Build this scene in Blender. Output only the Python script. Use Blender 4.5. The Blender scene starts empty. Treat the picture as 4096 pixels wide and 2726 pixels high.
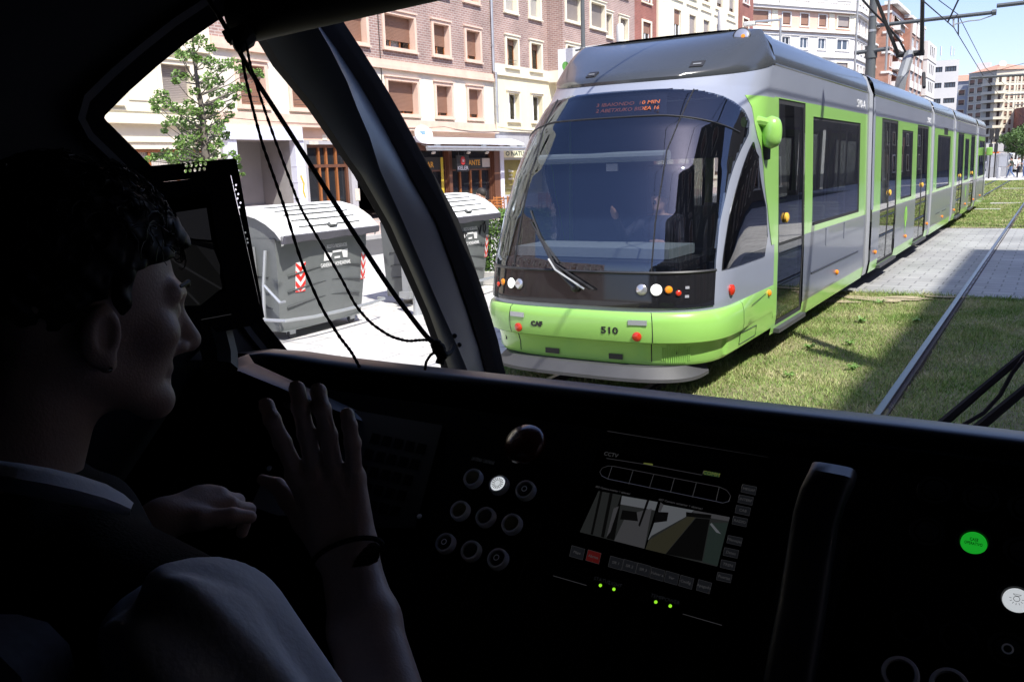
import bpy, bmesh, math, random
import numpy as np
from mathutils import Vector, Matrix
rnd = random.Random(7)
NR = np.random.default_rng(11)
SC = bpy.context.scene
COL = SC.collection
R = math.radians

# ---------------------------------------------------------------- camera
W_PX, H_PX, F_PX = 4096, 2726, 3460.0
CAM_H = 2.05
_v = np.array([4240 - 2048, 607 - 1363, F_PX]); _v /= np.linalg.norm(_v)
_n = np.array([552.0, 17437.0, F_PX]); _n -= _v * (_n @ _v); _n /= np.linalg.norm(_n)
CM = np.stack([np.cross(_n, _v), _v, -_n])          # camera (y down) -> world
CPOS = np.array([0.0, 0.0, CAM_H])
cam = bpy.data.cameras.new('camera')
cam.sensor_width = 36; cam.lens = F_PX / W_PX * 36
cam.clip_start = 0.05; cam.clip_end = 3000
camo = bpy.data.objects.new('camera', cam); COL.objects.link(camo)
_m = Matrix.Identity(4)
for i in range(3):
    _m[i][0] = CM[i][0]; _m[i][1] = -CM[i][1]; _m[i][2] = -CM[i][2]; _m[i][3] = CPOS[i]
camo.matrix_world = _m
SC.camera = camo
cam.dof.use_dof = False

# ---------------------------------------------------------------- light
SUN_DIR = Vector((-0.86, 0.51, 0)).normalized()      # the way the light travels, in plan
SUN_EL = R(54)
world = bpy.data.worlds.new('World'); SC.world = world; world.use_nodes = True
nt = world.node_tree; nt.nodes.clear()
sky = nt.nodes.new('ShaderNodeTexSky'); sky.sky_type = 'NISHITA'; sky.sun_disc = False
sky.sun_elevation = SUN_EL
sky.sun_rotation = math.atan2(-SUN_DIR.x, -SUN_DIR.y)
sky.air_density = 1.0; sky.dust_density = 1.2; sky.ozone_density = 3.2; sky.altitude = 100
bg = nt.nodes.new('ShaderNodeBackground'); bg.inputs['Strength'].default_value = 0.14
wo = nt.nodes.new('ShaderNodeOutputWorld')
tint = nt.nodes.new('ShaderNodeVectorMath'); tint.operation = 'MULTIPLY'; tint.inputs[1].default_value = (1.07, 0.945, 1.08)
nt.links.new(sky.outputs[0], tint.inputs[0]); nt.links.new(tint.outputs[0], bg.inputs[0]); nt.links.new(bg.outputs[0], wo.inputs[0])
sl = bpy.data.lights.new('sun', 'SUN'); sl.energy = 4.6; sl.angle = R(0.55); sl.color = (1.0, 0.95, 0.87)
so = bpy.data.objects.new('sun', sl); COL.objects.link(so)
_d = Vector((SUN_DIR.x * math.cos(SUN_EL), SUN_DIR.y * math.cos(SUN_EL), -math.sin(SUN_EL)))
so.rotation_euler = _d.to_track_quat('-Z', 'Y').to_euler(); so.location = (30, -20, 60)
SC.view_settings.view_transform = 'Standard'; SC.view_settings.look = 'None'
SC.view_settings.exposure = 0.86; SC.view_settings.gamma = 1.0; SC.view_settings.use_curve_mapping = False
try:
    SC.cycles.use_denoising = True
    SC.cycles.max_bounces = 10; SC.cycles.transparent_max_bounces = 24
    SC.cycles.diffuse_bounces = 3; SC.cycles.glossy_bounces = 4
    SC.cycles.caustics_reflective = False; SC.cycles.caustics_refractive = False
except Exception:
    pass
# ---------------------------------------------------------------- helpers
def ray(px, py):
    return CM @ np.array([(px - 2048) / F_PX, (py - 1363) / F_PX, 1.0])
def at(px, py, depth):                     # a point at a chosen depth in front of the lens
    return Vector(CPOS + ray(px, py) * depth)
def on_z(px, py, z=0.0):
    d = ray(px, py); return Vector(CPOS + d * ((z - CPOS[2]) / d[2]))
def on_x(px, py, x):
    d = ray(px, py); return Vector(CPOS + d * (x / d[0]))
def on_y(px, py, y):
    d = ray(px, py); return Vector(CPOS + d * (y / d[1]))
def on_pl(px, py, o, n):
    d = Vector(ray(px, py)); o = Vector(o); n = Vector(n); c = Vector(CPOS)
    return c + d * ((o - c).dot(n) / d.dot(n))

MATS = {}
def mat(name, col, rough=0.55, metal=0.0, spec=0.5, noise=None, bump=None, coat=0.0, emit=None, estr=1.0, tweak=None):
    m = bpy.data.materials.new(name); m.use_nodes = True
    t = m.node_tree; b = t.nodes['Principled BSDF']
    b.inputs['Base Color'].default_value = (*col, 1); b.inputs['Roughness'].default_value = rough
    b.inputs['Metallic'].default_value = metal; b.inputs['Specular IOR Level'].default_value = spec
    if coat: b.inputs['Coat Weight'].default_value = coat; b.inputs['Coat Roughness'].default_value = 0.05
    if emit:
        b.inputs['Emission Color'].default_value = (*emit, 1); b.inputs['Emission Strength'].default_value = estr
    if noise:
        tc = t.nodes.new('ShaderNodeNewGeometry')
        last = None
        for k, (sc, am) in enumerate(noise if isinstance(noise, list) else [noise]):
            mp = t.nodes.new('ShaderNodeVectorMath'); mp.operation = 'MULTIPLY'
            s3 = sc if isinstance(sc, tuple) else (sc, sc, sc)
            mp.inputs[1].default_value = s3
            nz = t.nodes.new('ShaderNodeTexNoise'); nz.inputs['Scale'].default_value = 1.0
            nz.inputs['Detail'].default_value = 4
            t.links.new(tc.outputs['Position'], mp.inputs[0]); t.links.new(mp.outputs[0], nz.inputs['Vector'])
            mr = t.nodes.new('ShaderNodeMapRange')
            mr.inputs['From Min'].default_value = 0.25; mr.inputs['From Max'].default_value = 0.75
            mr.inputs['To Min'].default_value = 1 - am; mr.inputs['To Max'].default_value = 1 + am * 0.8
            t.links.new(nz.outputs['Fac'], mr.inputs['Value'])
            if last is None: last = mr.outputs[0]
            else:
                mm = t.nodes.new('ShaderNodeMath'); mm.operation = 'MULTIPLY'
                t.links.new(last, mm.inputs[0]); t.links.new(mr.outputs[0], mm.inputs[1]); last = mm.outputs[0]
        mx = t.nodes.new('ShaderNodeVectorMath'); mx.operation = 'SCALE'
        mx.inputs[0].default_value = col
        t.links.new(last, mx.inputs['Scale']); t.links.new(mx.outputs[0], b.inputs['Base Color'])
    if bump:
        sc, st = bump
        tc = t.nodes.new('ShaderNodeNewGeometry')
        nz = t.nodes.new('ShaderNodeTexNoise'); nz.inputs['Scale'].default_value = sc; nz.inputs['Detail'].default_value = 3
        bp = t.nodes.new('ShaderNodeBump'); bp.inputs['Strength'].default_value = st; bp.inputs['Distance'].default_value = 0.01
        t.links.new(tc.outputs['Position'], nz.inputs['Vector']); t.links.new(nz.outputs['Fac'], bp.inputs['Height'])
        t.links.new(bp.outputs[0], b.inputs['Normal'])
    MATS[name] = m
    if tweak: tweak(m, t, b)
    return m

def brick_mat(name, c1, c2, mortar, bw=0.24, rh=0.07, rot=False, ms=0.014, off=0.5, rough=0.85, bump=0.3):
    m = mat(name, c1, rough)
    t = m.node_tree; b = t.nodes['Principled BSDF']
    g = t.nodes.new('ShaderNodeNewGeometry'); s = t.nodes.new('ShaderNodeSeparateXYZ'); a = t.nodes.new('ShaderNodeMath')
    a.operation = 'ADD'; c = t.nodes.new('ShaderNodeCombineXYZ')
    t.links.new(g.outputs['Position'], s.inputs[0])
    if rot:                                 # flat on the ground
        t.links.new(s.outputs[0], c.inputs[0]); t.links.new(s.outputs[1], c.inputs[1])
    else:
        t.links.new(s.outputs[0], a.inputs[0]); t.links.new(s.outputs[1], a.inputs[1])
        t.links.new(a.outputs[0], c.inputs[0]); t.links.new(s.outputs[2], c.inputs[1])
    br = t.nodes.new('ShaderNodeTexBrick'); br.offset = off
    br.inputs['Color1'].default_value = (*c1, 1); br.inputs['Color2'].default_value = (*c2, 1); br.inputs['Mortar'].default_value = (*mortar, 1)
    br.inputs['Scale'].default_value = 1.0; br.inputs['Mortar Size'].default_value = ms
    br.inputs['Brick Width'].default_value = bw; br.inputs['Row Height'].default_value = rh; br.inputs['Mortar Smooth'].default_value = 0.2
    br.inputs['Bias'].default_value = 0.0
    t.links.new(c.outputs[0], br.inputs['Vector'])
    nz = t.nodes.new('ShaderNodeTexNoise'); nz.inputs['Scale'].default_value = 0.8; nz.inputs['Detail'].default_value = 5
    t.links.new(g.outputs['Position'], nz.inputs['Vector'])
    mr = t.nodes.new('ShaderNodeMapRange'); mr.inputs['To Min'].default_value = 0.72; mr.inputs['To Max'].default_value = 1.28
    mr.inputs['From Min'].default_value = 0.2; mr.inputs['From Max'].default_value = 0.8
    t.links.new(nz.outputs['Fac'], mr.inputs['Value'])
    sc = t.nodes.new('ShaderNodeVectorMath'); sc.operation = 'SCALE'
    t.links.new(br.outputs['Color'], sc.inputs[0]); t.links.new(mr.outputs[0], sc.inputs['Scale'])
    t.links.new(sc.outputs[0], b.inputs['Base Color'])
    if bump:
        bp = t.nodes.new('ShaderNodeBump'); bp.inputs['Strength'].default_value = bump; bp.inputs['Distance'].default_value = 0.01; bp.invert = True
        t.links.new(br.outputs['Fac'], bp.inputs['Height']); t.links.new(bp.outputs[0], b.inputs['Normal'])
    return m

def glass_mat(name, tint=(0.5, 0.52, 0.55), ior=1.5, gcol=(1, 1, 1), rough=0.0, base=0.02):
    m = bpy.data.materials.new(name); m.use_nodes = True
    t = m.node_tree; t.nodes.clear()
    o = t.nodes.new('ShaderNodeOutputMaterial'); mx = t.nodes.new('ShaderNodeMixShader')
    tr = t.nodes.new('ShaderNodeBsdfTransparent'); tr.inputs[0].default_value = (*tint, 1)
    gl = t.nodes.new('ShaderNodeBsdfGlossy'); gl.inputs['Roughness'].default_value = rough; gl.inputs[0].default_value = (*gcol, 1)
    # Schlick's law on the angle of view, the same from both sides of the sheet
    f0 = ((ior - 1) / (ior + 1)) ** 2
    fr = t.nodes.new('ShaderNodeLayerWeight'); fr.inputs['Blend'].default_value = 0.5
    pw = t.nodes.new('ShaderNodeMath'); pw.operation = 'POWER'; pw.inputs[1].default_value = 5.0
    ad = t.nodes.new('ShaderNodeMath'); ad.operation = 'MULTIPLY_ADD'; ad.inputs[1].default_value = 1 - f0; ad.inputs[2].default_value = f0 + base; ad.use_clamp = True
    t.links.new(fr.outputs['Facing'], pw.inputs[0]); t.links.new(pw.outputs[0], ad.inputs[0]); t.links.new(ad.outputs[0], mx.inputs[0])
    t.links.new(tr.outputs[0], mx.inputs[1]); t.links.new(gl.outputs[0], mx.inputs[2]); t.links.new(mx.outputs[0], o.inputs[0])
    MATS[name] = m
    return m

WM = {}
def put(o, label=None, cat=None, group=None, kind=None):
    if label: o['label'] = label
    if cat: o['category'] = cat
    if group: o['group'] = group
    if kind: o['kind'] = kind
    return o
def thing(name, label, cat, loc=(0, 0, 0), rot=(0, 0, 0), group=None):
    o = bpy.data.objects.new(name, None); COL.objects.link(o)
    o.empty_display_size = 0.1
    o.location = loc; o.rotation_euler = rot
    put(o, label, cat, group)
    from mathutils import Euler
    WM[o.name] = Matrix.Translation(Vector(loc)) @ Euler(rot).to_matrix().to_4x4()
    return o

class MB:
    """collects faces in world coordinates (or the parent's, with local=True) and links them as ONE mesh object"""
    def __init__(s): s.v = []; s.f = []; s.m = []; s.mats = []; s.cur = 0; s.xf = None
    def use(s, m):
        m = MATS[m] if isinstance(m, str) else m
        if m not in s.mats: s.mats.append(m)
        s.cur = s.mats.index(m); return s
    def pts(s, P):
        b = len(s.v)
        for p in P:
            p = Vector(p)
            s.v.append(tuple(s.xf @ p) if s.xf else tuple(p))
        return b
    def face(s, *idx): s.f.append(tuple(idx)); s.m.append(s.cur)
    def poly(s, P): b = s.pts(P); s.face(*range(b, b + len(P))); return s
    def box(s, x0, x1, y0, y1, z0, z1, M=None):
        P = [(x, y, z) for z in (z0, z1) for x, y in ((x0, y0), (x1, y0), (x1, y1), (x0, y1))]
        if M: P = [M @ Vector(p) for p in P]
        b = s.pts(P)
        for q in ((3, 2, 1, 0), (4, 5, 6, 7), (0, 1, 5, 4), (1, 2, 6, 5), (2, 3, 7, 6), (3, 0, 4, 7)): s.face(*[b + i for i in q])
        return s
    def obox(s, c, ax, ay, az):            # centre and three half-axes
        c, ax, ay, az = map(Vector, (c, ax, ay, az))
        M = Matrix(((ax.x, ay.x, az.x, c.x), (ax.y, ay.y, az.y, c.y), (ax.z, ay.z, az.z, c.z), (0, 0, 0, 1)))
        return s.box(-1, 1, -1, 1, -1, 1, M)
    def rbox(s, x0, x1, y0, y1, z0, z1, r, M=None, n=3):   # box with rounded edges round z, and bevelled ends
        xc, yc = (x0 + x1) / 2, (y0 + y1) / 2
        def ring(z, ins):
            L = []
            for (cx, cy, a0) in ((x1 - r, y1 - r, 0), (x0 + r, y1 - r, 90), (x0 + r, y0 + r, 180), (x1 - r, y0 + r, 270)):
                for k in range(n + 1):
                    a = R(a0 + 90 * k / n); L.append((cx + (r - ins) * math.cos(a), cy + (r - ins) * math.sin(a), z))
            return L
        e = r * 0.4
        rings = [ring(z0, e), ring(z0 + e, 0), ring(z1 - e, 0), ring(z1, e)]
        if M: rings = [[M @ Vector(p) for p in q] for q in rings]
        return s.loft(rings, True, True, True)
    def loft(s, rings, closed=True, cap0=False, cap1=False):
        n = len(rings[0]); bs = [s.pts(r) for r in rings]
        for a, b in zip(bs[:-1], bs[1:]):
            for i in range(n if closed else n - 1):
                j = (i + 1) % n; s.face(a + i, a + j, b + j, b + i)
        if cap0: s.face(*[bs[0] + i for i in reversed(range(n))])
        if cap1: s.face(*[bs[-1] + i for i in range(n)])
        return s
    def tube(s, P, r, n=8, cap=True):
        P = [Vector(p) for p in P]; rs = r if isinstance(r, (list, tuple)) else [r] * len(P)
        rings = []; up = None
        for i, p in enumerate(P):
            t = (P[min(i + 1, len(P) - 1)] - P[max(i - 1, 0)]).normalized()
            if up is None:
                up = Vector((0, 0, 1)) if abs(t.z) < 0.9 else Vector((1, 0, 0))
            a = t.cross(up).normalized(); b = a.cross(t).normalized(); up = b
            rings.append([p + (a * math.cos(2 * math.pi * k / n) + b * math.sin(2 * math.pi * k / n)) * rs[i] for k in range(n)])
        return s.loft(rings, True, cap, cap)
    def lathe(s, prof, c=(0, 0, 0), ax=(0, 0, 1), n=20, cap=True):   # prof: (radius, along axis)
        ax = Vector(ax).normalized(); c = Vector(c)
        a = ax.orthogonal().normalized(); b = ax.cross(a)
        rings = [[c + ax * h + (a * math.cos(2 * math.pi * k / n) + b * math.sin(2 * math.pi * k / n)) * max(r, 1e-4) for k in range(n)] for r, h in prof]
        return s.loft(rings, True, cap, cap)
    def prism(s, P, d):                    # planar outline P pushed by vector d
        P = [Vector(p) for p in P]; d = Vector(d); n = len(P)
        b = s.pts(P + [p + d for p in P])
        s.face(*[b + i for i in reversed(range(n))]); s.face(*[b + n + i for i in range(n)])
        for i in range(n): j = (i + 1) % n; s.face(b + i, b + j, b + n + j, b + n + i)
        return s
    def grid(s, fn, nu, nv):
        b = s.pts([fn(i / nu, j / nv) for j in range(nv + 1) for i in range(nu + 1)])
        for j in range(nv):
            for i in range(nu):
                k = b + j * (nu + 1) + i; s.face(k, k + 1, k + nu + 2, k + nu + 1)
        return s
    def arr(s, V, Fs):                     # numpy verts and faces
        b = len(s.v); s.v.extend(map(tuple, np.asarray(V).tolist()))
        for f in np.asarray(Fs).tolist(): s.f.append(tuple(b + i for i in f)); s.m.append(s.cur)
        return s
    def build(s, name, parent=None, local=False, smooth=32, fix=True):
        me = bpy.data.meshes.new(name)
        V = s.v
        if parent is not None and not local:
            inv = WM[parent.name].inverted(); V = [tuple(inv @ Vector(p)) for p in V]
        me.from_pydata(V, [], s.f)
        for m in s.mats: me.materials.append(m)
        me.polygons.foreach_set('material_index', s.m)
        if fix:
            bm = bmesh.new(); bm.from_mesh(me)
            bmesh.ops.remove_doubles(bm, verts=bm.verts, dist=1e-5)
            bmesh.ops.recalc_face_normals(bm, faces=bm.faces); bm.to_mesh(me); bm.free()
        if smooth:
            me.polygons.foreach_set('use_smooth', [True] * len(me.polygons))
            me.set_sharp_from_angle(angle=R(smooth))
        me.update()
        o = bpy.data.objects.new(name, me); COL.objects.link(o)
        if parent is not None:
            o.parent = parent; WM[o.name] = WM[parent.name]
        else: WM[o.name] = Matrix.Identity(4)
        return o

KIDS = {}
def dup(root, loc=None, rot=None, label=None, group=None, scale=None):
    def cp(o, par):
        c = o.copy(); COL.objects.link(c)
        if par is not None: c.parent = par
        for ch in [x for x in o.children]: cp(ch, c)
        return c
    r = cp(root, None)
    if loc is not None: r.location = loc
    if rot is not None: r.rotation_euler = rot
    if scale is not None: r.scale = scale
    if label: r['label'] = label
    if group: r['group'] = group
    return r

FONTS = {}
def text(name, body, size, M, m, parent=None, depth=0.002, align='CENTER', width=None, bold=0.0, shear=0.0):
    """real lettering: a text curve turned into a mesh, laid with matrix M (x right, y up, z out)"""
    cu = bpy.data.curves.new(name, 'FONT'); cu.body = body; cu.size = size; cu.extrude = depth
    cu.align_x = align; cu.align_y = 'CENTER'; cu.offset = bold; cu.shear = shear; cu.resolution_u = 2
    o = bpy.data.objects.new(name, cu); COL.objects.link(o)
    dg = bpy.context.evaluated_depsgraph_get()
    me = bpy.data.meshes.new_from_object(o.evaluated_get(dg)); bpy.data.objects.remove(o); bpy.data.curves.remove(cu)
    if width:
        xs = [v.co.x for v in me.vertices]; w0 = max(xs) - min(xs)
        for v in me.vertices: v.co.x *= width / w0
    Mx = M
    if parent is not None: Mx = WM[parent.name].inverted() @ M
    me.transform(Mx)
    me.materials.clear(); me.materials.append(MATS[m] if isinstance(m, str) else m)
    ob = bpy.data.objects.new(name, me); COL.objects.link(ob)
    if parent is not None: ob.parent = parent; WM[ob.name] = WM[parent.name]
    return ob
def frame(o, x, y, z=None):
    x = Vector(x).normalized(); y = Vector(y); z = x.cross(y).normalized() if z is None else Vector(z).normalized(); y = z.cross(x).normalized(); o = Vector(o)
    return Matrix(((x.x, y.x, z.x, o.x), (x.y, y.y, z.y, o.y), (x.z, y.z, z.z, o.z), (0, 0, 0, 1)))

# ---- signed distance shapes, turned into one continuous skin (surface nets)
def s_cone(P, a, b, ra, rb):
    a = np.array(a, float); b = np.array(b, float); d = b - a
    t = np.clip(((P - a) @ d) / max(d @ d, 1e-12), 0, 1)
    return np.linalg.norm(P - a - t[..., None] * d, axis=-1) - (ra + (rb - ra) * t)
def s_ell(P, c, r, rotm=None):
    q = P - np.array(c, float)
    if rotm is not None: q = q @ np.asarray(rotm)
    r = np.array(r, float); k = np.linalg.norm(q / r, axis=-1); k2 = np.linalg.norm(q / (r * r), axis=-1)
    return k * (k - 1.0) / np.maximum(k2, 1e-9)
def smin(a, b, k):
    h = np.clip(0.5 + 0.5 * (b - a) / k, 0, 1); return b + (a - b) * h - k * h * (1 - h)
def smax(a, b, k): return -smin(-a, -b, k)
def nets(fn, lo, hi, res):
    lo = np.array(lo, float); hi = np.array(hi, float)
    n = np.maximum(np.ceil((hi - lo) / res).astype(int) + 1, 3)
    ax = [lo[i] + res * np.arange(n[i]) for i in range(3)]
    P = np.stack(np.meshgrid(*ax, indexing='ij'), -1).astype(np.float32)
    D = fn(P)
    S = D < 0
    nx, ny, nz = D.shape
    acc = np.zeros((nx - 1, ny - 1, nz - 1, 3), np.float32); cnt = np.zeros((nx - 1, ny - 1, nz - 1), np.float32)
    def corner(A, c): return A[c[0]:nx - 1 + c[0], c[1]:ny - 1 + c[1], c[2]:nz - 1 + c[2]]
    cs = [(i, j, k) for i in (0, 1) for j in (0, 1) for k in (0, 1)]
    for c0 in cs:
        for axx in range(3):
            if c0[axx]: continue
            c1 = list(c0); c1[axx] = 1; c1 = tuple(c1)
            d0 = corner(D, c0); d1 = corner(D, c1); m = (d0 < 0) != (d1 < 0)
            t = np.where(m, d0 / np.where(np.abs(d0 - d1) < 1e-12, 1e-12, d0 - d1), 0)
            for k in range(3):
                acc[..., k] += np.where(m, c0[k] + (t if k == axx else 0), 0)
            cnt += m
    act = cnt > 0
    idx = -np.ones(act.shape, int); idx[act] = np.arange(act.sum())
    cell = np.argwhere(act)
    V = lo + res * (cell + acc[act] / cnt[act][:, None])
    F = []
    for axx in range(3):
        b, c = (axx + 1) % 3, (axx + 2) % 3
        s0 = [slice(None)] * 3; s1 = [slice(None)] * 3
        s0[axx] = slice(0, -1); s1[axx] = slice(1, None)
        m = S[tuple(s0)] != S[tuple(s1)]
        sg = S[tuple(s0)]
        e = np.argwhere(m); fl = sg[m]
        ok = (e[:, b] > 0) & (e[:, c] > 0) & (e[:, b] < D.shape[b] - 1) & (e[:, c] < D.shape[c] - 1)
        e = e[ok]; fl = fl[ok]
        def g(db, dc):
            q = e.copy(); q[:, b] += db; q[:, c] += dc; return idx[q[:, 0], q[:, 1], q[:, 2]]
        Q = np.stack([g(-1, -1), g(0, -1), g(0, 0), g(-1, 0)], 1)
        Q[~fl] = Q[~fl][:, ::-1]
        F.append(Q)
    return V, np.concatenate(F)
# ---------------------------------------------------------------- materials of the place
brick_mat('brick_pink', (0.35, 0.225, 0.19), (0.27, 0.165, 0.145), (0.44, 0.38, 0.35), 0.30, 0.105, ms=0.016)
brick_mat('brick_red', (0.30, 0.10, 0.075), (0.24, 0.08, 0.06), (0.30, 0.17, 0.14), 0.30, 0.105)
brick_mat('brick_orange', (0.40, 0.19, 0.13), (0.34, 0.155, 0.105), (0.42, 0.28, 0.22), 0.34, 0.14)
mat('cream_render', (0.74, 0.69, 0.55), 0.9, noise=[(0.35, 0.05), ((2.2, 2.2, 0.35), 0.05)])
mat('white_render', (0.72, 0.68, 0.58), 0.9, noise=[(0.35, 0.05), ((2.2, 2.2, 0.3), 0.05)])
mat('yellow_render', (0.78, 0.72, 0.50), 0.9, noise=[(0.35, 0.04), ((2.2, 2.2, 0.35), 0.05)])
mat('pale_yellow', (0.78, 0.73, 0.58), 0.85, noise=(1.5, 0.05))
mat('pink_trim', (0.70, 0.52, 0.42), 0.85, noise=[(1.1, 0.08), ((3, 3, 0.5), 0.08)])
mat('peach', (0.72, 0.51, 0.38), 0.85, noise=(0.8, 0.08))
mat('grey_stone', (0.42, 0.42, 0.44), 0.6, noise=[(1.2, 0.1), ((5, 5, 0.8), 0.1)])
mat('bluewhite', (0.66, 0.68, 0.78), 0.7, noise=(1, 0.05))
mat('bare_concrete', (0.30, 0.29, 0.285), 0.9, noise=(0.9, 0.12))
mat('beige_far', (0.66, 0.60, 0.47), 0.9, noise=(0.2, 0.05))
mat('beige_dark', (0.50, 0.47, 0.40), 0.9, noise=(0.2, 0.05))  # darker beige; paints in the shade where it clads the far block's left wall
mat('white_far', (0.70, 0.68, 0.65), 0.85, noise=(0.25, 0.05))
mat('grey_far', (0.40, 0.42, 0.47), 0.9, noise=(0.25, 0.05))
mat('brown_far', (0.33, 0.21, 0.17), 0.85)
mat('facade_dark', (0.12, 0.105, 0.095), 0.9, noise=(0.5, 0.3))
mat('salmon', (0.66, 0.45, 0.35), 0.9, noise=(0.5, 0.06))
mat('roof_tile', (0.44, 0.25, 0.18), 0.9, noise=(1.5, 0.2))
mat('roof_flat', (0.2, 0.19, 0.18), 0.95)
mat('shutter_brown', (0.26, 0.145, 0.10), 0.6, noise=(0.7, 0.12))
mat('shutter_grey', (0.30, 0.26, 0.24), 0.6, noise=(0.7, 0.12))
mat('shutter_pale', (0.48, 0.45, 0.42), 0.6, noise=(0.7, 0.1))
mat('wood_orange', (0.30, 0.11, 0.035), 0.45, noise=((9, 9, 1.2), 0.25))
mat('wood_brown', (0.13, 0.055, 0.032), 0.45, noise=((6, 6, 0.9), 0.25))
mat('wood_dark', (0.055, 0.03, 0.022), 0.5, noise=((6, 6, 0.9), 0.25))
mat('pvc_white', (0.80, 0.80, 0.80), 0.35)
mat('curtain', (0.62, 0.61, 0.58), 0.9)
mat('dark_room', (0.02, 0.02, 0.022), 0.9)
mat('black_metal', (0.03, 0.03, 0.032), 0.45)
mat('steel_grey', (0.24, 0.25, 0.26), 0.45, 0.3, noise=(3, 0.1))
mat('galv', (0.46, 0.48, 0.50), 0.42, 0.6, noise=(4, 0.1))
mat('pole_grey', (0.10, 0.11, 0.115), 0.5, noise=(2, 0.1))
mat('concrete', (0.50, 0.49, 0.47), 0.9, noise=(2, 0.12))
mat('wire_black', (0.02, 0.02, 0.02), 0.6)
def win_mat(name, col, rough=0.03):
    return mat(name, col, rough, spec=0.6)
win_mat('win_dark', (0.02, 0.022, 0.026)); win_mat('win_blue', (0.07, 0.09, 0.12))
glass_mat('pane', (0.82, 0.84, 0.84))

# ---------------------------------------------------------------- ground
def slab_mat():
    m = brick_mat('paving_pale', (0.56, 0.545, 0.53), (0.50, 0.49, 0.475), (0.27, 0.26, 0.25), 0.6, 0.4, rot=True, ms=0.012, bump=0.25, rough=0.8)
    brick_mat('paving_pink', (0.47, 0.37, 0.33), (0.43, 0.34, 0.31), (0.30, 0.25, 0.23), 0.4, 0.4, rot=True, ms=0.01, off=0.0, bump=0.2)
    brick_mat('paving_block', (0.34, 0.34, 0.335), (0.29, 0.29, 0.29), (0.17, 0.17, 0.17), 0.42, 0.30, rot=True, ms=0.012, off=0.5, bump=0.6, rough=0.62)
slab_mat()
mat('asphalt', (0.075, 0.075, 0.078), 0.9, noise=[(0.4, 0.15), (30, 0.2)])
mat('turf', (0.20, 0.19, 0.09), 0.95, noise=[(1.1, 0.3), (18, 0.35)])
mat('kerb_stone', (0.45, 0.44, 0.43), 0.85, noise=(2, 0.1))
mat('dry_soil', (0.36, 0.30, 0.20), 0.95, noise=(9, 0.25))

def structure(name, mb): return put(mb.build(name, smooth=None), kind='structure')
b = MB().use('asphalt'); b.poly([(-600, -300, -0.13), (600, -300, -0.13), (600, 1400, -0.13), (-600, 1400, -0.13)]); structure('ground', b)
b = MB().use('paving_pale'); b.box(-14.5, -5.22, -60, 135, -0.3, 0.0); structure('pavement', b)
b = MB().use('paving_pink'); b.box(-40, -19.6, -60, 82.5, -0.3, 0.0); b.box(-40, -19.6, 83, 84, -0.3, 0.0); structure('pavement', b)
b = MB().use('paving_pale'); b.box(1.6, 9.9, -60, 78.95, -0.3, -0.004); structure('pavement', b)
b = MB().use('paving_pale'); b.box(-5.2, 40, 79, 112, -0.3, 0.006); structure('pavement', b)
b = MB().use('kerb_stone'); b.box(-14.66, -14.503, -60, 135, -0.3, 0.012); b.box(-19.597, -19.44, -60, 84, -0.3, 0.012); structure('kerb', b)
b = MB().use('asphalt'); b.poly([(-19.44, -60, -0.12), (-14.66, -60, -0.12), (-14.66, 300, -0.12), (-19.44, 300, -0.12)]); structure('road', b)

def tz(x, y): return 0.012 * math.sin(x * 2.1 + y * 0.7) + 0.010 * math.sin(y * 1.7 - x) - 0.03
b = MB().use('turf')
for (y0, y1, ny) in ((-20, 14.36, 90), (28.06, 78.98, 120)):
    b.grid(lambda u, v: (-5.215 + 6.8 * u, y0 + (y1 - y0) * v, tz(-5.215 + 6.8 * u, y0 + (y1 - y0) * v)), 26, ny)
put(b.build('lawn', smooth=60), kind='structure')
b = MB().use('paving_block'); b.box(-5.215, 1.595, 14.365, 28.05, -0.3, -0.012); structure('tram_crossing_paving', b)
# bare, dry ground at the edge of the crossing
b = MB().use('dry_soil')
for (cx, cy, rx, ry) in ((-2.15, 13.75, 0.55, 0.22), (-1.75, 13.95, 0.3, 0.13), (-2.6, 13.3, 0.25, 0.15), (-1.3, 14.15, 0.3, 0.1), (-2.0, 28.35, 0.8, 0.18)):
    n = 22; P = []
    for k in range(n):
        a = 2 * math.pi * k / n; q = 1 + 0.22 * math.sin(3 * a + cx * 9) + 0.12 * math.sin(5 * a + cy)
        P.append((cx + rx * q * math.cos(a), cy + ry * q * math.sin(a), tz(cx, cy) + 0.022))
    b.poly(P)
put(b.build('bare_soil', smooth=None), kind='stuff')

# rails: grooved tram rail
mat('rail_steel', (0.22, 0.22, 0.235), 0.28, 1.0, noise=((14, 0.7, 4), 0.12))
mat('rail_rust', (0.07, 0.055, 0.05), 0.8)
def rail(x, y0, y1):
    b = MB().use('rail_steel')
    z = 0.012
    prof = [(-0.033, z - 0.09), (-0.036, z - 0.006), (-0.030, z), (0.026, z), (0.031, z - 0.006), (0.031, z - 0.03)]
    prof2 = [(0.031, z - 0.032), (0.066, z - 0.032), (0.066, z - 0.006), (0.078, z - 0.004), (0.08, z - 0.09)]
    for k, pr in enumerate((prof, prof2)):
        b.use('rail_steel' if k == 0 else 'rail_rust')
        for (a, c) in zip(pr[:-1], pr[1:]):
            b.poly([(x + a[0], y0, a[1]), (x + c[0], y0, c[1]), (x + c[0], y1, c[1]), (x + a[0], y1, a[1])])
    return b
for x, lab in ((-1.1, 'long shiny steel rail running from under the dashboard edge through grass and paving'),
               (0.03, 'steel rail at the extreme edge of the windscreen, beside the wiper'),
               (-3.12, 'steel rail under the near side of the green tram'),
               (-4.12, 'steel rail under the far side of the green tram')):
    o = rail(x, -10, 79).build('rail', smooth=25); put(o, lab, 'rail', 'tram rails')
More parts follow.
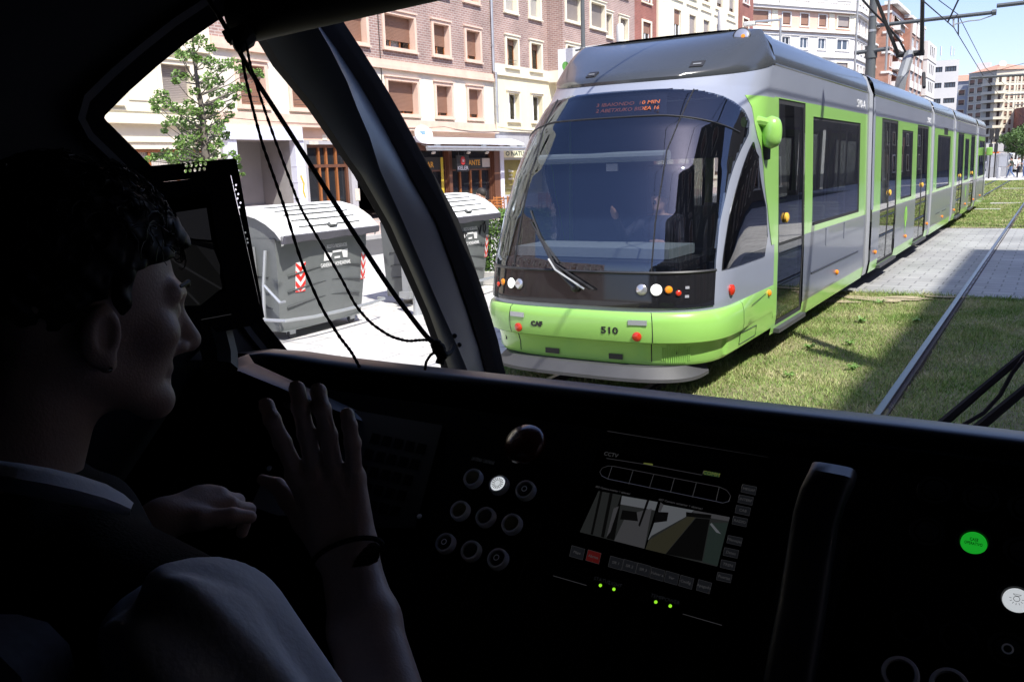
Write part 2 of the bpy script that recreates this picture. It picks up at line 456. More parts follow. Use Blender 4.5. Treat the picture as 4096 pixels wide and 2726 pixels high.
# pale concrete strips across the grass
for k, (x0, x1, y, lab) in enumerate(((-2.62, -1.75, 37.6, 'pale concrete strip in the grass nearest the tail of the green tram'), (-2.35, -1.25, 42.2, 'pale concrete strip across the grass, middle one of three'),
                     (-2.75, -1.3, 60.0, 'pale concrete strip across the grass farthest away, near the walkers'))):
    o = MB().use('concrete').box(x0, x1, y, y + 0.32, -0.1, 0.015).build('concrete_strip', smooth=None); put(o, lab, 'strip', 'concrete strips in the track grass')

# grass blades
def grass(name, n, x0, x1, y0, y1, hmin, hmax, w, seed, avoid=True):
    g = np.random.default_rng(seed)
    x = g.uniform(x0, x1, n); y = g.uniform(y0, y1, n)
    k = np.ones(n, bool)
    for rx in (-1.1, 0.03, -3.12, -4.12): k &= (np.abs(x - rx - 0.02) > 0.07)
    dens = 0.5 + 0.5 * np.sin(x * 3.1 + 1.3 * np.sin(y * 2.3)) * np.sin(y * 2.7 + 0.9 * np.sin(x * 4.1))
    k &= g.uniform(0, 1, n) < (0.55 + 0.45 * dens)
    k &= ~((y > 13.3) & (y < 14.4) & (g.uniform(0, 1, n) < 0.35))
    x, y = x[k], y[k]; n = len(x); dens = dens[k]
    z = 0.012 * np.sin(x * 2.1 + y * 0.7) + 0.010 * np.sin(y * 1.7 - x) - 0.032
    h = g.uniform(hmin, hmax, n) * (0.7 + 0.6 * dens); a = g.uniform(0, 2 * np.pi, n)
    tx = g.normal(0, 0.55, n) * h; ty = g.normal(0, 0.55, n) * h
    V = np.empty((n, 3, 3))
    V[:, 0] = np.stack([x - np.cos(a) * w, y - np.sin(a) * w, z], 1)
    V[:, 1] = np.stack([x + np.cos(a) * w, y + np.sin(a) * w, z], 1)
    V[:, 2] = np.stack([x + tx, y + ty, z + h], 1)
    return V.reshape(-1, 3)
def grass_mat():
    m = mat('grass_blade', (0.10, 0.14, 0.035), 0.6, spec=0.25)
    t = m.node_tree; bs = t.nodes['Principled BSDF']
    g = t.nodes.new('ShaderNodeNewGeometry')
    r1 = t.nodes.new('ShaderNodeValToRGB'); e = r1.color_ramp.elements
    e[0].position = 0.0; e[0].color = (0.095, 0.185, 0.036, 1); e[1].position = 1.0; e[1].color = (0.56, 0.50, 0.30, 1)
    x = e.new(0.42); x.color = (0.165, 0.27, 0.06, 1); x = e.new(0.70); x.color = (0.31, 0.36, 0.125, 1)
    nz = t.nodes.new('ShaderNodeTexNoise'); nz.inputs['Scale'].default_value = 1.35; nz.inputs['Detail'].default_value = 3
    t.links.new(g.outputs['Position'], nz.inputs['Vector'])
    ma = t.nodes.new('ShaderNodeMath'); ma.operation = 'MULTIPLY_ADD'; ma.inputs[1].default_value = 0.55
    t.links.new(g.outputs['Random Per Island'], ma.inputs[0])
    mr = t.nodes.new('ShaderNodeMapRange'); mr.inputs['From Min'].default_value = 0.3; mr.inputs['From Max'].default_value = 0.7; mr.inputs['To Max'].default_value = 0.55
    t.links.new(nz.outputs['Fac'], mr.inputs['Value']); t.links.new(mr.outputs[0], ma.inputs[2])
    t.links.new(ma.outputs[0], r1.inputs[0]); t.links.new(r1.outputs[0], bs.inputs['Base Color'])
grass_mat()
V = np.concatenate([grass('a', 210000, -5.2, 1.2, 5.4, 14.34, 0.022, 0.055, 0.0040, 1), grass('b', 60000, -5.2, 1.2, 28.1, 46, 0.035, 0.08, 0.009, 2),
                    grass('c', 30000, -5.2, 1.2, 46, 78.9, 0.04, 0.09, 0.016, 3), grass('d', 5000, -5.2, 1.2, 14.15, 14.42, 0.04, 0.09, 0.005, 4)])
me = bpy.data.meshes.new('grass'); nf = len(V) // 3
me.vertices.add(len(V)); me.vertices.foreach_set('co', V.ravel()); me.loops.add(len(V)); me.loops.foreach_set('vertex_index', np.arange(len(V)))
me.polygons.add(nf); me.polygons.foreach_set('loop_start', np.arange(nf) * 3); me.materials.append(MATS['grass_blade']); me.update(calc_edges=True)
o = bpy.data.objects.new('grass', me); COL.objects.link(o); put(o, kind='stuff')

# broad-leaved weeds standing out of the grass
mat('weed_leaf', (0.13, 0.24, 0.05), 0.55, noise=(20, 0.25))
def weed(px, py, r, lab):
    c = on_z(px, py); b = MB().use('weed_leaf')
    for k in range(26):
        a = rnd.uniform(0, 6.28); L = r * rnd.uniform(0.5, 1.0); e = rnd.uniform(0.35, 1.0); w = L * 0.16
        d = Vector((math.cos(a), math.sin(a), 0)); s = Vector((-d.y, d.x, 0)); z = Vector((0, 0, 1))
        p0 = Vector((0, 0, -0.02)); p1 = d * L * 0.5 + z * L * e * 0.6; p2 = d * L + z * L * e * 0.45
        b.poly([p0, p1 - s * w, p1 + z * 0.004]); b.poly([p0, p1 + z * 0.004, p1 + s * w]); b.poly([p1 - s * w, p2, p1 + z * 0.004]); b.poly([p1 + z * 0.004, p2, p1 + s * w])
    t = b.build('weed', smooth=None, fix=False); t.location = (c.x, c.y, tz(c.x, c.y) + 0.02); put(t, lab, 'weed', 'weeds in the track grass')
weed(3413, 1467, 0.10, 'bright green weed tuft on the sunlit grass nearest the dashboard edge')
weed(3445, 1280, 0.12, 'wide green weed tuft on the sunlit grass halfway to the paved crossing')
weed(3235, 1390, 0.10, 'weed tuft beside the shadow next to the skirt of the green tram')
weed(3400, 1372, 0.09, 'small weed tuft between two larger tufts on the sunlit grass')
weed(3520, 1205, 0.11, 'weed tuft growing at the near edge of the paved crossing')
weed(3665, 1280, 0.10, 'dark weed tuft in the shaded grass left of the shiny rail')
weed(3155, 1500, 0.08, 'small weed tuft in pale dry grass just above the dashboard edge')
# ---------------------------------------------------------------- buildings
UZ = Vector((0, 0, 1))
class Fac:
    def __init__(s, ox, oy, ux=0.0, uy=1.0):
        s.O = Vector((ox, oy, 0)); s.U = Vector((ux, uy, 0)).normalized(); s.N = Vector((s.U.y, -s.U.x, 0))
    def P(s, u, z, d=0.0): return s.O + s.U * u + s.N * d + UZ * z
    def box(s, b, u0, u1, z0, z1, d0, d1): return b.obox(s.P((u0 + u1) / 2, (z0 + z1) / 2, (d0 + d1) / 2), s.U * ((u1 - u0) / 2), s.N * ((d1 - d0) / 2), UZ * ((z1 - z0) / 2))
    def wall(s, b, m, u0, u1, z0, z1, holes=(), rec=0.3, mrev=None, d=0.0):
        H = [h for h in holes if h[0] < u1 and h[1] > u0 and h[2] < z1 and h[3] > z0]
        us = sorted({u0, u1, *[x for h in H for x in h[:2] if u0 < x < u1]}); zs = sorted({z0, z1, *[x for h in H for x in h[2:4] if z0 < x < z1]})
        b.use(m)
        for ua, ub in zip(us[:-1], us[1:]):
            for za, zb in zip(zs[:-1], zs[1:]):
                uc, zc = (ua + ub) / 2, (za + zb) / 2
                if any(h[0] < uc < h[1] and h[2] < zc < h[3] for h in H): continue
                b.poly([s.P(ua, za, d), s.P(ub, za, d), s.P(ub, zb, d), s.P(ua, zb, d)])
        b.use(mrev or m)
        for h in H:
            a, c, e, f = h[:4]
            e2, f2 = max(e, z0), min(f, z1)
            for (p, q) in (((a, e2), (a, f2)), ((c, f2), (c, e2))):
                b.poly([s.P(*p, d), s.P(*q, d), s.P(*q, d - rec), s.P(*p, d - rec)])
            if f <= z1: b.poly([s.P(a, f, d), s.P(c, f, d), s.P(c, f, d - rec), s.P(a, f, d - rec)])
            if e >= z0: b.poly([s.P(c, e, d), s.P(a, e, d), s.P(a, e, d - rec), s.P(c, e, d - rec)])
    def shell(s, b, m, u0, u1, z1, depth, z0=0.0, d=0.0, roof='roof_flat'):   # sides, back and roof behind a facade
        b.use(m)
        b.poly([s.P(u0, z0, d), s.P(u0, z1, d), s.P(u0, z1, -depth), s.P(u0, z0, -depth)])
        b.poly([s.P(u1, z0, d), s.P(u1, z0, -depth), s.P(u1, z1, -depth), s.P(u1, z1, d)])
        b.poly([s.P(u0, z0, -depth), s.P(u0, z1, -depth), s.P(u1, z1, -depth), s.P(u1, z0, -depth)])
        b.use(roof); b.poly([s.P(u0, z1, d), s.P(u1, z1, d), s.P(u1, z1, -depth), s.P(u0, z1, -depth)])

def window(bld, F, h, rec=0.3, drop=0.9, shut='shutter_brown', trim='pink_trim', fr='wood_orange', tw=0.17, sill=True, curtain=0.0, d=0.0, mull=1, rail_=False, lintel=False):
    """one window: glass and sash (own mesh) with surround, roller shutter and sill as its parts"""
    a, c, e, f = h[:4]
    b = MB().use(fr); t = 0.055; dz = d - rec + 0.02
    F.box(b, a, a + t, e, f, dz, dz + 0.05); F.box(b, c - t, c, e, f, dz, dz + 0.05)
    F.box(b, a + t, c - t, e, e + t, dz, dz + 0.05); F.box(b, a + t, c - t, f - t, f, dz, dz + 0.05)
    for k in range(1, mull + 1):
        u = a + (c - a) * k / (mull + 1); F.box(b, u - t * 0.7, u + t * 0.7, e + t, f - t, dz, dz + 0.045)
    b.use('pane').poly([F.P(a + t, e + t, dz + 0.02), F.P(c - t, e + t, dz + 0.02), F.P(c - t, f - t, dz + 0.02), F.P(a + t, f - t, dz + 0.02)])
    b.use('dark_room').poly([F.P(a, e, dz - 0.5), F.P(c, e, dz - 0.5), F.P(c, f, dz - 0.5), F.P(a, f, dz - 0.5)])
    if curtain:
        b.use('curtain'); uc = (a + c) / 2; w = (c - a) * curtain / 2
        b.grid(lambda p, q: F.P(uc - w + 2 * w * p, e + t + (f - e - 2 * t) * q, dz - 0.07 + 0.018 * math.sin(p * 30)), 24, 1)
    w = b.build('window', bld, smooth=None)
    if tw:
        b = MB().use(trim); p = 0.07
        F.box(b, a - tw, a, e - tw * 0.6, f + tw, d + 0.003, d + p); F.box(b, c, c + tw, e - tw * 0.6, f + tw, d + 0.003, d + p)
        F.box(b, a, c, f, f + tw, d + 0.003, d + p)
        F.box(b, a - tw - 0.05, c + tw + 0.05, f + tw, f + tw + 0.06, d + 0.003, d + p + 0.06)
        b.build('surround', w, smooth=None)
    if sill:
        b = MB().use(trim); F.box(b, a, c, e - tw * 0.6, e + 0.002, d - rec * 0.5, d + 0.09); F.box(b, a - tw - 0.04, c + tw + 0.04, e - tw * 0.6 - 0.07, e - tw * 0.6, d + 0.003, d + 0.13)
        b.build('sill', w, smooth=None)
    if drop:
        b = MB().use(shut); z0 = f - (f - e) * drop; n = max(3, int((f - z0) / 0.055)); st = (f - z0) / n; ds = d - rec + 0.09
        for k in range(n):
            za = z0 + k * st
            b.poly([F.P(a + 0.02, za, ds + 0.004), F.P(c - 0.02, za, ds + 0.004), F.P(c - 0.02, za + st * 0.8, ds + 0.018), F.P(a + 0.02, za + st * 0.8, ds + 0.018)])
            b.poly([F.P(a + 0.02, za + st * 0.8, ds + 0.018), F.P(c - 0.02, za + st * 0.8, ds + 0.018), F.P(c - 0.02, za + st, ds + 0.004), F.P(a + 0.02, za + st, ds + 0.004)])
        b.build('shutter', w, smooth=None, fix=False)
    if rail_:
        b = MB().use('black_metal')
        for q in (0.12, 0.3): b.tube([F.P(a + 0.02, e + q, d - 0.04), F.P(c - 0.02, e + q, d - 0.04)], 0.012, 5)
        b.build('window_bar', w)
    return w

X0 = -25.0
F25 = Fac(X0, 0.0)
FLO = [(4.62, 6.0), (7.40, 8.76), (10.15, 11.5), (12.9, 14.25), (15.65, 17.0)]

# --- cream building, far left
B = thing('cream_building', 'cream rendered block with a raised wall panel, behind the young tree at far left', 'building', (X0, 14, 0))
cols = [(5.2, 6.4), (8.6, 9.8), (12.6, 13.8), (16.05, 17.25), (18.88, 20.02)]
holes = [(a, c, e, f) for (e, f) in [(4.52, 5.76)] + FLO[1:] for (a, c) in cols]
shop = [(17.35, 20.4, 0.05, 3.05), (9.0, 14.0, 0.05, 3.05)]
b = MB(); F25.wall(b, 'cream_render', 4, 21.0, 3.9, 19.5, holes, 0.28); F25.wall(b, 'cream_render', 4, 21.0, -0.1, 3.9, shop, 0.3)
F25.shell(b, 'cream_render', 4, 21.0, 19.5, 12, -0.1)
b.build('wall', B, smooth=None)
b = MB().use('pale_yellow')
F25.box(b, 4, 21.0, 3.83, 3.97, 0.003, 0.24); F25.box(b, 4, 21.0, 3.97, 4.02, 0.003, 0.16); F25.box(b, 4, 20.98, 3.27, 3.34, 0.003, 0.06)
F25.box(b, 4, 20.97, 4.22, 4.26, 0.003, 0.04); F25.box(b, 4, 20.9, 6.22, 6.40, 0.003, 0.2); F25.box(b, 4, 20.9, 6.06, 6.12, 0.003, 0.07)
b.build('cornice', B, smooth=None)
b = MB().use('pale_yellow')
for (a, c) in ((17.62, 18.5), (14.6, 15.4), (10.6, 11.6)):
    F25.box(b, a, c, 4.56, 5.58, 0.003, 0.035)
b.build('raised_panel', B, smooth=None)
for (e, f) in [(4.52, 5.76)] + FLO[1:4]:
    for i, (a, c) in enumerate(cols):
        window(B, F25, (a, c, e, f), 0.28, [0.9, 1, 0.7, 0.55, 0.98][i], 'shutter_grey', 'pale_yellow', 'wood_brown', 0.14)
for h in shop:
    b = MB().use('shutter_pale'); n = 34
    for k in range(n):
        u0 = h[0] + (h[1] - h[0]) * k / n; u1 = h[0] + (h[1] - h[0]) * (k + 1) / n; um = (u0 + u1) / 2
        b.poly([F25.P(u0, h[2], -0.2), F25.P(um, h[2], -0.16), F25.P(um, h[3], -0.16), F25.P(u0, h[3], -0.2)]); b.poly([F25.P(um, h[2], -0.16), F25.P(u1, h[2], -0.2), F25.P(u1, h[3], -0.2), F25.P(um, h[3], -0.16)])
    s = b.build('shop_shutter', B, smooth=None)
    b = MB().use('wood_orange'); F25.box(b, h[0] + 0.01, h[1] - 0.01, h[3] - 0.1, h[3] - 0.005, -0.14, -0.06)
    for q in (0.28, 0.62): u = h[0] + (h[1] - h[0]) * q; F25.box(b, u - 0.04, u + 0.04, h[2], h[3] - 0.1, -0.14, -0.08)
    b.build('frame', s, smooth=None)

# --- pink and white building with the bar
B = thing('brick_building', 'brick block with white first floor, pink window trim and the awning bar below', 'building', (X0, 30, 0))
cols = [(22.1, 23.3), (24.6, 25.75), (27.3, 29.1), (30.3, 32.35), (33.8, 35.0), (36.45, 37.62)]
holes = [(a, c, e, f) for (e, f) in FLO for (a, c) in cols]
g_holes = [(21.52, 24.28, -0.1, 3.38), (25.2, 27.65, 0.02, 3.25), (28.0, 31.4, 0.02, 3.0), (32.25, 34.45, 0.5, 3.02), (34.75, 38.4, 0.02, 3.02)]
b = MB()
F25.wall(b, 'white_render', 21.0, 38.8, 4.36, 6.44, holes, 0.33, 'pink_trim'); F25.wall(b, 'brick_pink', 21.0, 38.8, 6.86, 20, holes, 0.33, 'pink_trim')
F25.wall(b, 'pink_trim', 21.0, 38.8, 6.44, 6.86); F25.wall(b, 'peach', 21.0, 38.8, 3.4, 4.36)
F25.wall(b, 'bare_concrete', 21.0, 24.7, -0.1, 3.4, g_holes, 1.6)
F25.wall(b, 'stone_cladding' if 'stone_cladding' in MATS else 'grey_stone', 24.7, 31.6, -0.1, 3.4, g_holes, 0.3); F25.wall(b, 'wood_brown', 31.6, 38.8, -0.1, 3.4, g_holes, 0.25)
F25.shell(b, 'brick_pink', 21.0, 38.8, 20, 12, -0.1)
b.build('wall', B, smooth=None)
b = MB().use('bare_concrete'); b.poly([F25.P(21.52, -0.1, -1.6), F25.P(24.28, -0.1, -1.6), F25.P(24.28, 3.38, -1.6), F25.P(21.52, 3.38, -1.6)])
F25.box(b, 21.53, 24.27, 0.9, 1.0, -1.58, -1.5); b.build('recess', B, smooth=None)
b = MB().use('pink_trim'); F25.box(b, 21.0, 38.8, 6.46, 6.62, 0.003, 0.16); F25.box(b, 21.0, 38.8, 6.62, 6.84, 0.003, 0.09); F25.box(b, 21.0, 38.8, 4.0, 4.36, 0.003, 0.10); F25.box(b, 21.0, 38.8, 3.88, 4.0, 0.003, 0.26)
b.build('cornice', B, smooth=None)
for j, (e, f) in enumerate(FLO[:4]):
    for i, (a, c) in enumerate(cols):
        dr = [[1.0, 0.99, 0.97, 0.9, 0.88, 0.86], [1.0, 0.9, 0.98, 0.76, 0.7, 0.84], [0.9, 0.4, 0.7, 1, 0.6, 0.8], [0.5, 1, 0.9, 0.3, 0.8, 1]][j][i]
        window(B, F25, (a, c, e, f), 0.33, dr, 'shutter_brown', 'pink_trim', 'wood_orange', 0.15, mull=2 if c - a > 1.6 else 1, curtain=0.4 if i in (3, 4) else 0, rail_=(j == 0 and i < 2))
b = MB().use('bluewhite'); F25.box(b, 21.05, 24.72, 3.41, 3.87, 0.003, 0.32); F25.box(b, 21.05, 24.72, 3.38, 3.41, 0.003, 0.36); b.build('fascia', B, smooth=None)
b = MB().use('bluewhite'); F25.box(b, 21.12, 21.5, 0, 3.38, 0.003, 0.3); b.build('column', B, smooth=None)
b = MB().use('bluewhite'); F25.box(b, 24.3, 24.76, 0, 3.38, 0.003, 0.3)
for z in (0.6, 1.2, 1.8, 2.4): F25.box(b, 24.29, 24.77, z, z + 0.03, 0.003, 0.31)
b.build('column', B, smooth=None)
# graffiti: an orange stroke on the column
mat('orange_paint', (0.85, 0.42, 0.04), 0.6)
b = MB().use('orange_paint'); P = [(24.42, 2.05), (24.55, 1.75), (24.50, 1.45), (24.60, 1.2), (24.66, 1.22), (24.58, 1.48), (24.64, 1.76), (24.5, 2.08)]
b.poly([F25.P(u, z, 0.313) for u, z in P]); b.build('painted_stroke', B, smooth=None)
# street door of brown wood, patched stone round it
b = MB().use('wood_brown')
h = g_holes[1]
F25.box(b, h[0], h[0] + 0.12, h[2], h[3], -0.28, -0.15); F25.box(b, h[1] - 0.12, h[1], h[2], h[3], -0.28, -0.15); F25.box(b, h[0] + 0.12, h[1] - 0.12, h[3] - 0.12, h[3], -0.28, -0.15)
F25.box(b, h[0] + 0.12, h[1] - 0.12, 2.35, 2.47, -0.28, -0.16)
b.use('wood_orange')
for u in (26.02, 26.44, 27.0): F25.box(b, u - 0.05, u + 0.05, 0.05, h[3] - 0.12, -0.27, -0.17)
F25.box(b, 26.07, 26.39, 0.05, 0.9, -0.26, -0.2); F25.box(b, h[0] + 0.12, 25.97, 0.05, 0.5, -0.26, -0.2)
dr = b.build('door', B, smooth=None)
b = MB().use('win_dark'); b.poly([F25.P(h[0], h[2], -0.26), F25.P(h[1], h[2], -0.26), F25.P(h[1], h[3], -0.26), F25.P(h[0], h[3], -0.26)]); b.build('pane', dr, smooth=None)
b = MB().use('pale_yellow'); F25.box(b, 26.1, 26.35, 3.42, 3.62, 0.003, 0.02); b.build('number_plate', B, smooth=None)
mat('old_paper', (0.6, 0.56, 0.48), 0.9, noise=(6, 0.2))
b = MB().use('old_paper')
for (u, z, w, hh) in ((27.95, 1.2, 0.28, 0.5), (28.2, 2.2, 0.5, 0.35), (27.9, 2.8, 0.25, 0.3), (24.95, 2.9, 0.22, 0.3), (25.6, 3.3, 0.5, 0.12), (27.85, 0.5, 0.3, 0.4)):
    F25.box(b, u - w / 2, u + w / 2, z - hh / 2, z + hh / 2, 0.003, 0.012)
b.build('worn_patch', B, smooth=None)
# bar front
for h in (g_holes[3], g_holes[4]):
    b = MB().use('wood_brown'); t = 0.1
    F25.box(b, h[0], h[1], 2.05, 2.13, -0.22, -0.08); F25.box(b, h[0], h[0] + t, h[2], h[3], -0.22, -0.06); F25.box(b, h[1] - t, h[1], h[2], h[3], -0.22, -0.06)
    b.use('wood_orange')
    n = 3 if h[0] > 34 else 1
    for k in range(1, n + 1): u = h[0] + (h[1] - h[0]) * k / (n + 1); F25.box(b, u - 0.05, u + 0.05, h[2], 2.05, -0.2, -0.09)
    o = b.build('shop_window', B, smooth=None)
    b = MB().use('win_dark'); b.poly([F25.P(h[0], h[2], -0.17), F25.P(h[1], h[2], -0.17), F25.P(h[1], h[3], -0.17), F25.P(h[0], h[3], -0.17)]); b.build('pane', o, smooth=None)
b = MB().use('wood_brown'); F25.box(b, 31.6, 38.98, 3.02, 3.38, 0.003, 0.05); F25.box(b, 34.47, 34.73, 0, 3.0, 0.003, 0.10); F25.box(b, 38.45, 38.98, 0, 3.0, 0.003, 0.12); F25.box(b, 31.62, 32.2, 0, 3.0, 0.003, 0.08)
b.build('bar_front', B, smooth=None)
mat('gold_letter', (0.75, 0.38, 0.05), 0.5); mat('white_letter', (0.75, 0.75, 0.75), 0.6); mat('red_sign', (0.45, 0.03, 0.03), 0.5); mat('sign_black', (0.02, 0.02, 0.022), 0.4); mat('dark_letter', (0.02, 0.05, 0.05), 0.6)
mat('yellow_strip', (0.55, 0.42, 0.04), 0.6)
def facM(u, z, d): return frame(F25.P(u, z, d), F25.U, UZ)
b = MB().use('sign_black'); F25.box(b, 32.36, 34.2, 2.13, 2.72, -0.08, -0.04); sg = b.build('bar_sign', B, smooth=None)
text('lettering', 'BAR', 0.36, facM(33.05, 2.36, -0.035), 'gold_letter', sg, bold=0.006, width=0.72)
b = MB().use('yellow_strip'); F25.box(b, 33.98, 34.18, 0.6, 2.7, -0.036, -0.03); b.build('yellow_strip', B, smooth=None)
b = MB().use('sign_black'); F25.box(b, 34.86, 38.3, 2.14, 2.66, -0.08, -0.04); sg = b.build('bar_sign', B, smooth=None)
text('lettering', 'BRILLANTE', 0.36, facM(36.36, 2.42, -0.035), 'gold_letter', sg, bold=0.006, width=1.98)
b = MB().use('shutter_pale'); F25.box(b, 37.55, 38.25, 2.2, 2.64, -0.038, -0.03); b.build('notice', B, smooth=None)
S = thing('hanging_sign', 'black sign reading KELER with a red round badge under the bar awning', 'sign', (X0 + 0.3, 35.1, 2.0))
b = MB().use('sign_black'); F25.box(b, 34.66, 35.70, 2.0, 2.78, 0.35, 0.42); b.build('board', S, smooth=None)
b = MB().use('red_sign'); b.lathe([(0.2, 0), (0.2, 0.015)], F25.P(35.18, 2.52, 0.421), F25.N); bd = b.build('badge', S)
text('lettering', '18', 0.2, facM(35.18, 2.52, 0.437), 'white_letter', bd)
text('lettering', 'KELER', 0.26, facM(35.18, 2.17, 0.422), 'white_letter', S, width=0.9, bold=0.004)
b = MB().use('black_metal'); b.tube([F25.P(34.9, 2.78, 0.38), F25.P(34.9, 2.95, 0.38), F25.P(34.9, 2.97, 0.06)], 0.02); b.tube([F25.P(35.45, 2.78, 0.38), F25.P(35.45, 2.95, 0.38), F25.P(35.45, 2.97, 0.06)], 0.02); b.build('bracket', S)
# spot lamps over the bar sign
mat('lamp_pale', (0.7, 0.7, 0.66), 0.4)
for k, (u, lab) in enumerate(((32.9, 'small pale spot lamp above the BAR lettering'), (35.75, 'small pale spot lamp beside the black hanging sign'), (37.4, 'small pale spot lamp above the end of the BRILLANTE lettering'))):
    L = thing('spot_lamp', lab, 'lamp', (X0 + 0.3, u, 2.85), group='spot lamps on the bar front')
    MB().use('black_metal').tube([F25.P(u, 3.1, 0.055), F25.P(u, 3.1, 0.3), F25.P(u, 2.95, 0.36)], 0.012, 6).build('arm', L)
    MB().use('lamp_pale').obox(F25.P(u, 2.9, 0.38), F25.U * 0.11, F25.N * 0.05 + UZ * 0.02, UZ * 0.04).build('head', L, smooth=None)
# awning: folded white box with arms
A = thing('awning', 'white folded awning box with grey front bar over the bar', 'awning', (X0 + 0.6, 36, 3.0))
mat('awning_white', (0.72, 0.74, 0.80), 0.6, noise=(2, 0.06))
b = MB().use('awning_white')
pr = [(0.06, 3.55), (0.2, 3.62), (0.62, 3.50), (0.95, 3.36), (0.98, 3.28), (0.9, 3.26), (0.2, 3.40), (0.06, 3.40)]
b.loft([[F25.P(31.7, z, d) for d, z in pr], [F25.P(40.1, z, d) for d, z in pr]], True, True, True); b.build('cover', A, smooth=25)
b = MB().use('galv'); b.tube([F25.P(31.6, 3.12, 1.0), F25.P(40.2, 3.12, 1.0)], 0.07, 8); F25.box(b, 31.6, 40.2, 2.98, 3.07, 0.96, 1.04); b.build('front_bar', A)
for u in (32.4, 36.2, 39.6):
    b = MB().use('galv'); b.tube([F25.P(u, 3.28, 0.1), F25.P(u, 3.18, 0.5), F25.P(u, 3.12, 0.98)], 0.03, 6); F25.box(b, u - 0.16, u + 0.16, 3.15, 3.26, 0.93, 1.05); b.build('arm', A)
# satellite dish
D = thing('satellite_dish', 'round white dish with blue lettering above the bar awning', 'dish', (X0 + 0.6, 31.8, 3.6))
dn = Vector((0.82, -0.42, 0.38)).normalized(); dc = F25.P(31.75, 3.70, 0.75)
mat('dish_white', (0.75, 0.76, 0.78), 0.5); mat('blue_letter', (0.05, 0.18, 0.55), 0.5)
b = MB().use('dish_white'); b.lathe([(0.0, -0.07), (0.2, -0.055), (0.42, 0.0), (0.44, 0.01), (0.42, -0.015), (0.2, -0.07), (0.0, -0.085)], dc, dn, 28, False); b.build('reflector', D)
rt = Vector((-dn.y, dn.x, 0)).normalized()
b = MB().use('blue_letter')
for (u, v, w) in ((0.02, 0.15, 0.24), (-0.05, 0.09, 0.20), (0.05, 0.035, 0.14)):
    b.obox(dc + rt * u + dn.cross(rt) * v + dn * (0.005 - 0.07 + 0.07 * (u * u + v * v) / 0.18), rt * w / 1.2, dn * 0.003, dn.cross(rt) * 0.022)
b.build('lettering', D, smooth=None)
b = MB().use('galv'); b.tube([dc - dn * 0.08, F25.P(31.75, 3.6, 0.3), F25.P(31.75, 3.6, 0.02)], 0.03, 6); b.tube([dc - dn.cross(rt) * 0.4, dc + dn * 0.42 - dn.cross(rt) * 0.2], 0.012, 5); b.build('mount', D)
# drain pipe
b = MB().use('galv'); b.tube([F25.P(38.72, 20, 0.1), F25.P(38.72, 7.0, 0.1), F25.P(38.72, 6.9, 0.24), F25.P(38.72, 4.4, 0.24)], 0.07, 8)
for z in (5.2, 8.2, 11, 14): b.lathe([(0.085, 0), (0.085, 0.08)], F25.P(38.72, z, 0.24 if z < 6.9 else 0.1))
b.build('drain_pipe', B)
b = MB().use('wire_black')
def sagline(F, u0, z0, u1, z1, d, sag, r=0.012, n=10): return [F.P(u0 + (u1 - u0) * k / n, z0 + (z1 - z0) * k / n - sag * 4 * (k / n) * (1 - k / n), d) for k in range(n + 1)]
b.tube(sagline(F25, 21.2, 4.12, 27, 4.05, 0.28, 0.06), 0.012, 5); b.tube(sagline(F25, 27, 4.05, 34, 4.1, 0.28, 0.1), 0.012, 5); b.tube(sagline(F25, 34, 4.1, 38.8, 4.0, 0.28, 0.12), 0.012, 5)
b.tube(sagline(F25, 29.9, 10.8, 29.95, 4.2, 0.03, 0), 0.018, 5); b.build('cable', B)

# --- yellow building with brick above and the health-food shop
B = thing('yellow_building', 'brick block with yellow lower storeys and a projecting bay, next to the bar', 'building', (X0, 47, 0))
FB = Fac(X0 + 1.0, 0.0)
cA = [(40.15, 41.25), (42.65, 43.75)]; cC = [(51.9, 52.95), (54.2, 55.4)]; cB = [(44.95, 46.75), (48.0, 49.85)]
hA = [(a, c, e, f) for (e, f) in FLO for (a, c) in cA + cC] + [(a, c, 4.75, 6.2) for (a, c) in ((46.0, 47.2), (48.6, 49.8))]
hB = [(a, c, e, f) for (e, f) in FLO[1:] for (a, c) in cB]
gh = [(39.4, 44.2, 0.7, 2.62), (44.6, 45.8, 0, 2.62), (46.2, 50.5, 0.5, 2.9), (51.2, 55.8, 0.5, 2.9)]
b = MB()
F25.wall(b, 'grey_stone', 38.8, 56.6, -0.1, 4.02, gh, 0.3); F25.wall(b, 'yellow_render', 38.8, 56.6, 4.02, 6.86, hA, 0.3)
F25.wall(b, 'pale_yellow', 38.8, 44.55, 6.86, 7.42); F25.wall(b, 'brick_pink', 38.8, 44.55, 7.42, 20, hA, 0.3, 'pale_yellow')
F25.wall(b, 'brick_pink', 50.1, 56.6, 6.86, 20, hA, 0.3, 'pale_yellow')
FB.wall(b, 'pale_yellow', 44.55, 50.1, 6.8, 7.42); FB.wall(b, 'brick_pink', 44.55, 50.1, 7.42, 20, hB, 0.3, 'pale_yellow')
b.use('brick_pink')
for u in (44.55, 50.1):
    b.poly([F25.P(u, 7.42, 0), F25.P(u, 20, 0), F25.P(u, 20, 1.0), F25.P(u, 7.42, 1.0)])
b.use('pale_yellow')
for u in (44.55, 50.1): b.poly([F25.P(u, 6.8, 0), F25.P(u, 7.42, 0), F25.P(u, 7.42, 1.0), F25.P(u, 6.8, 1.0)])
b.poly([F25.P(44.55, 6.8, 0), F25.P(50.1, 6.8, 0), F25.P(50.1, 6.8, 1.0), F25.P(44.55, 6.8, 1.0)])
b.use('roof_flat'); b.poly([F25.P(44.55, 20, 0), F25.P(50.1, 20, 0), F25.P(50.1, 20, 1.0), F25.P(44.55, 20, 1.0)])
F25.shell(b, 'brick_pink', 38.8, 56.6, 20, 12, -0.1)
b.build('wall', B, smooth=None)
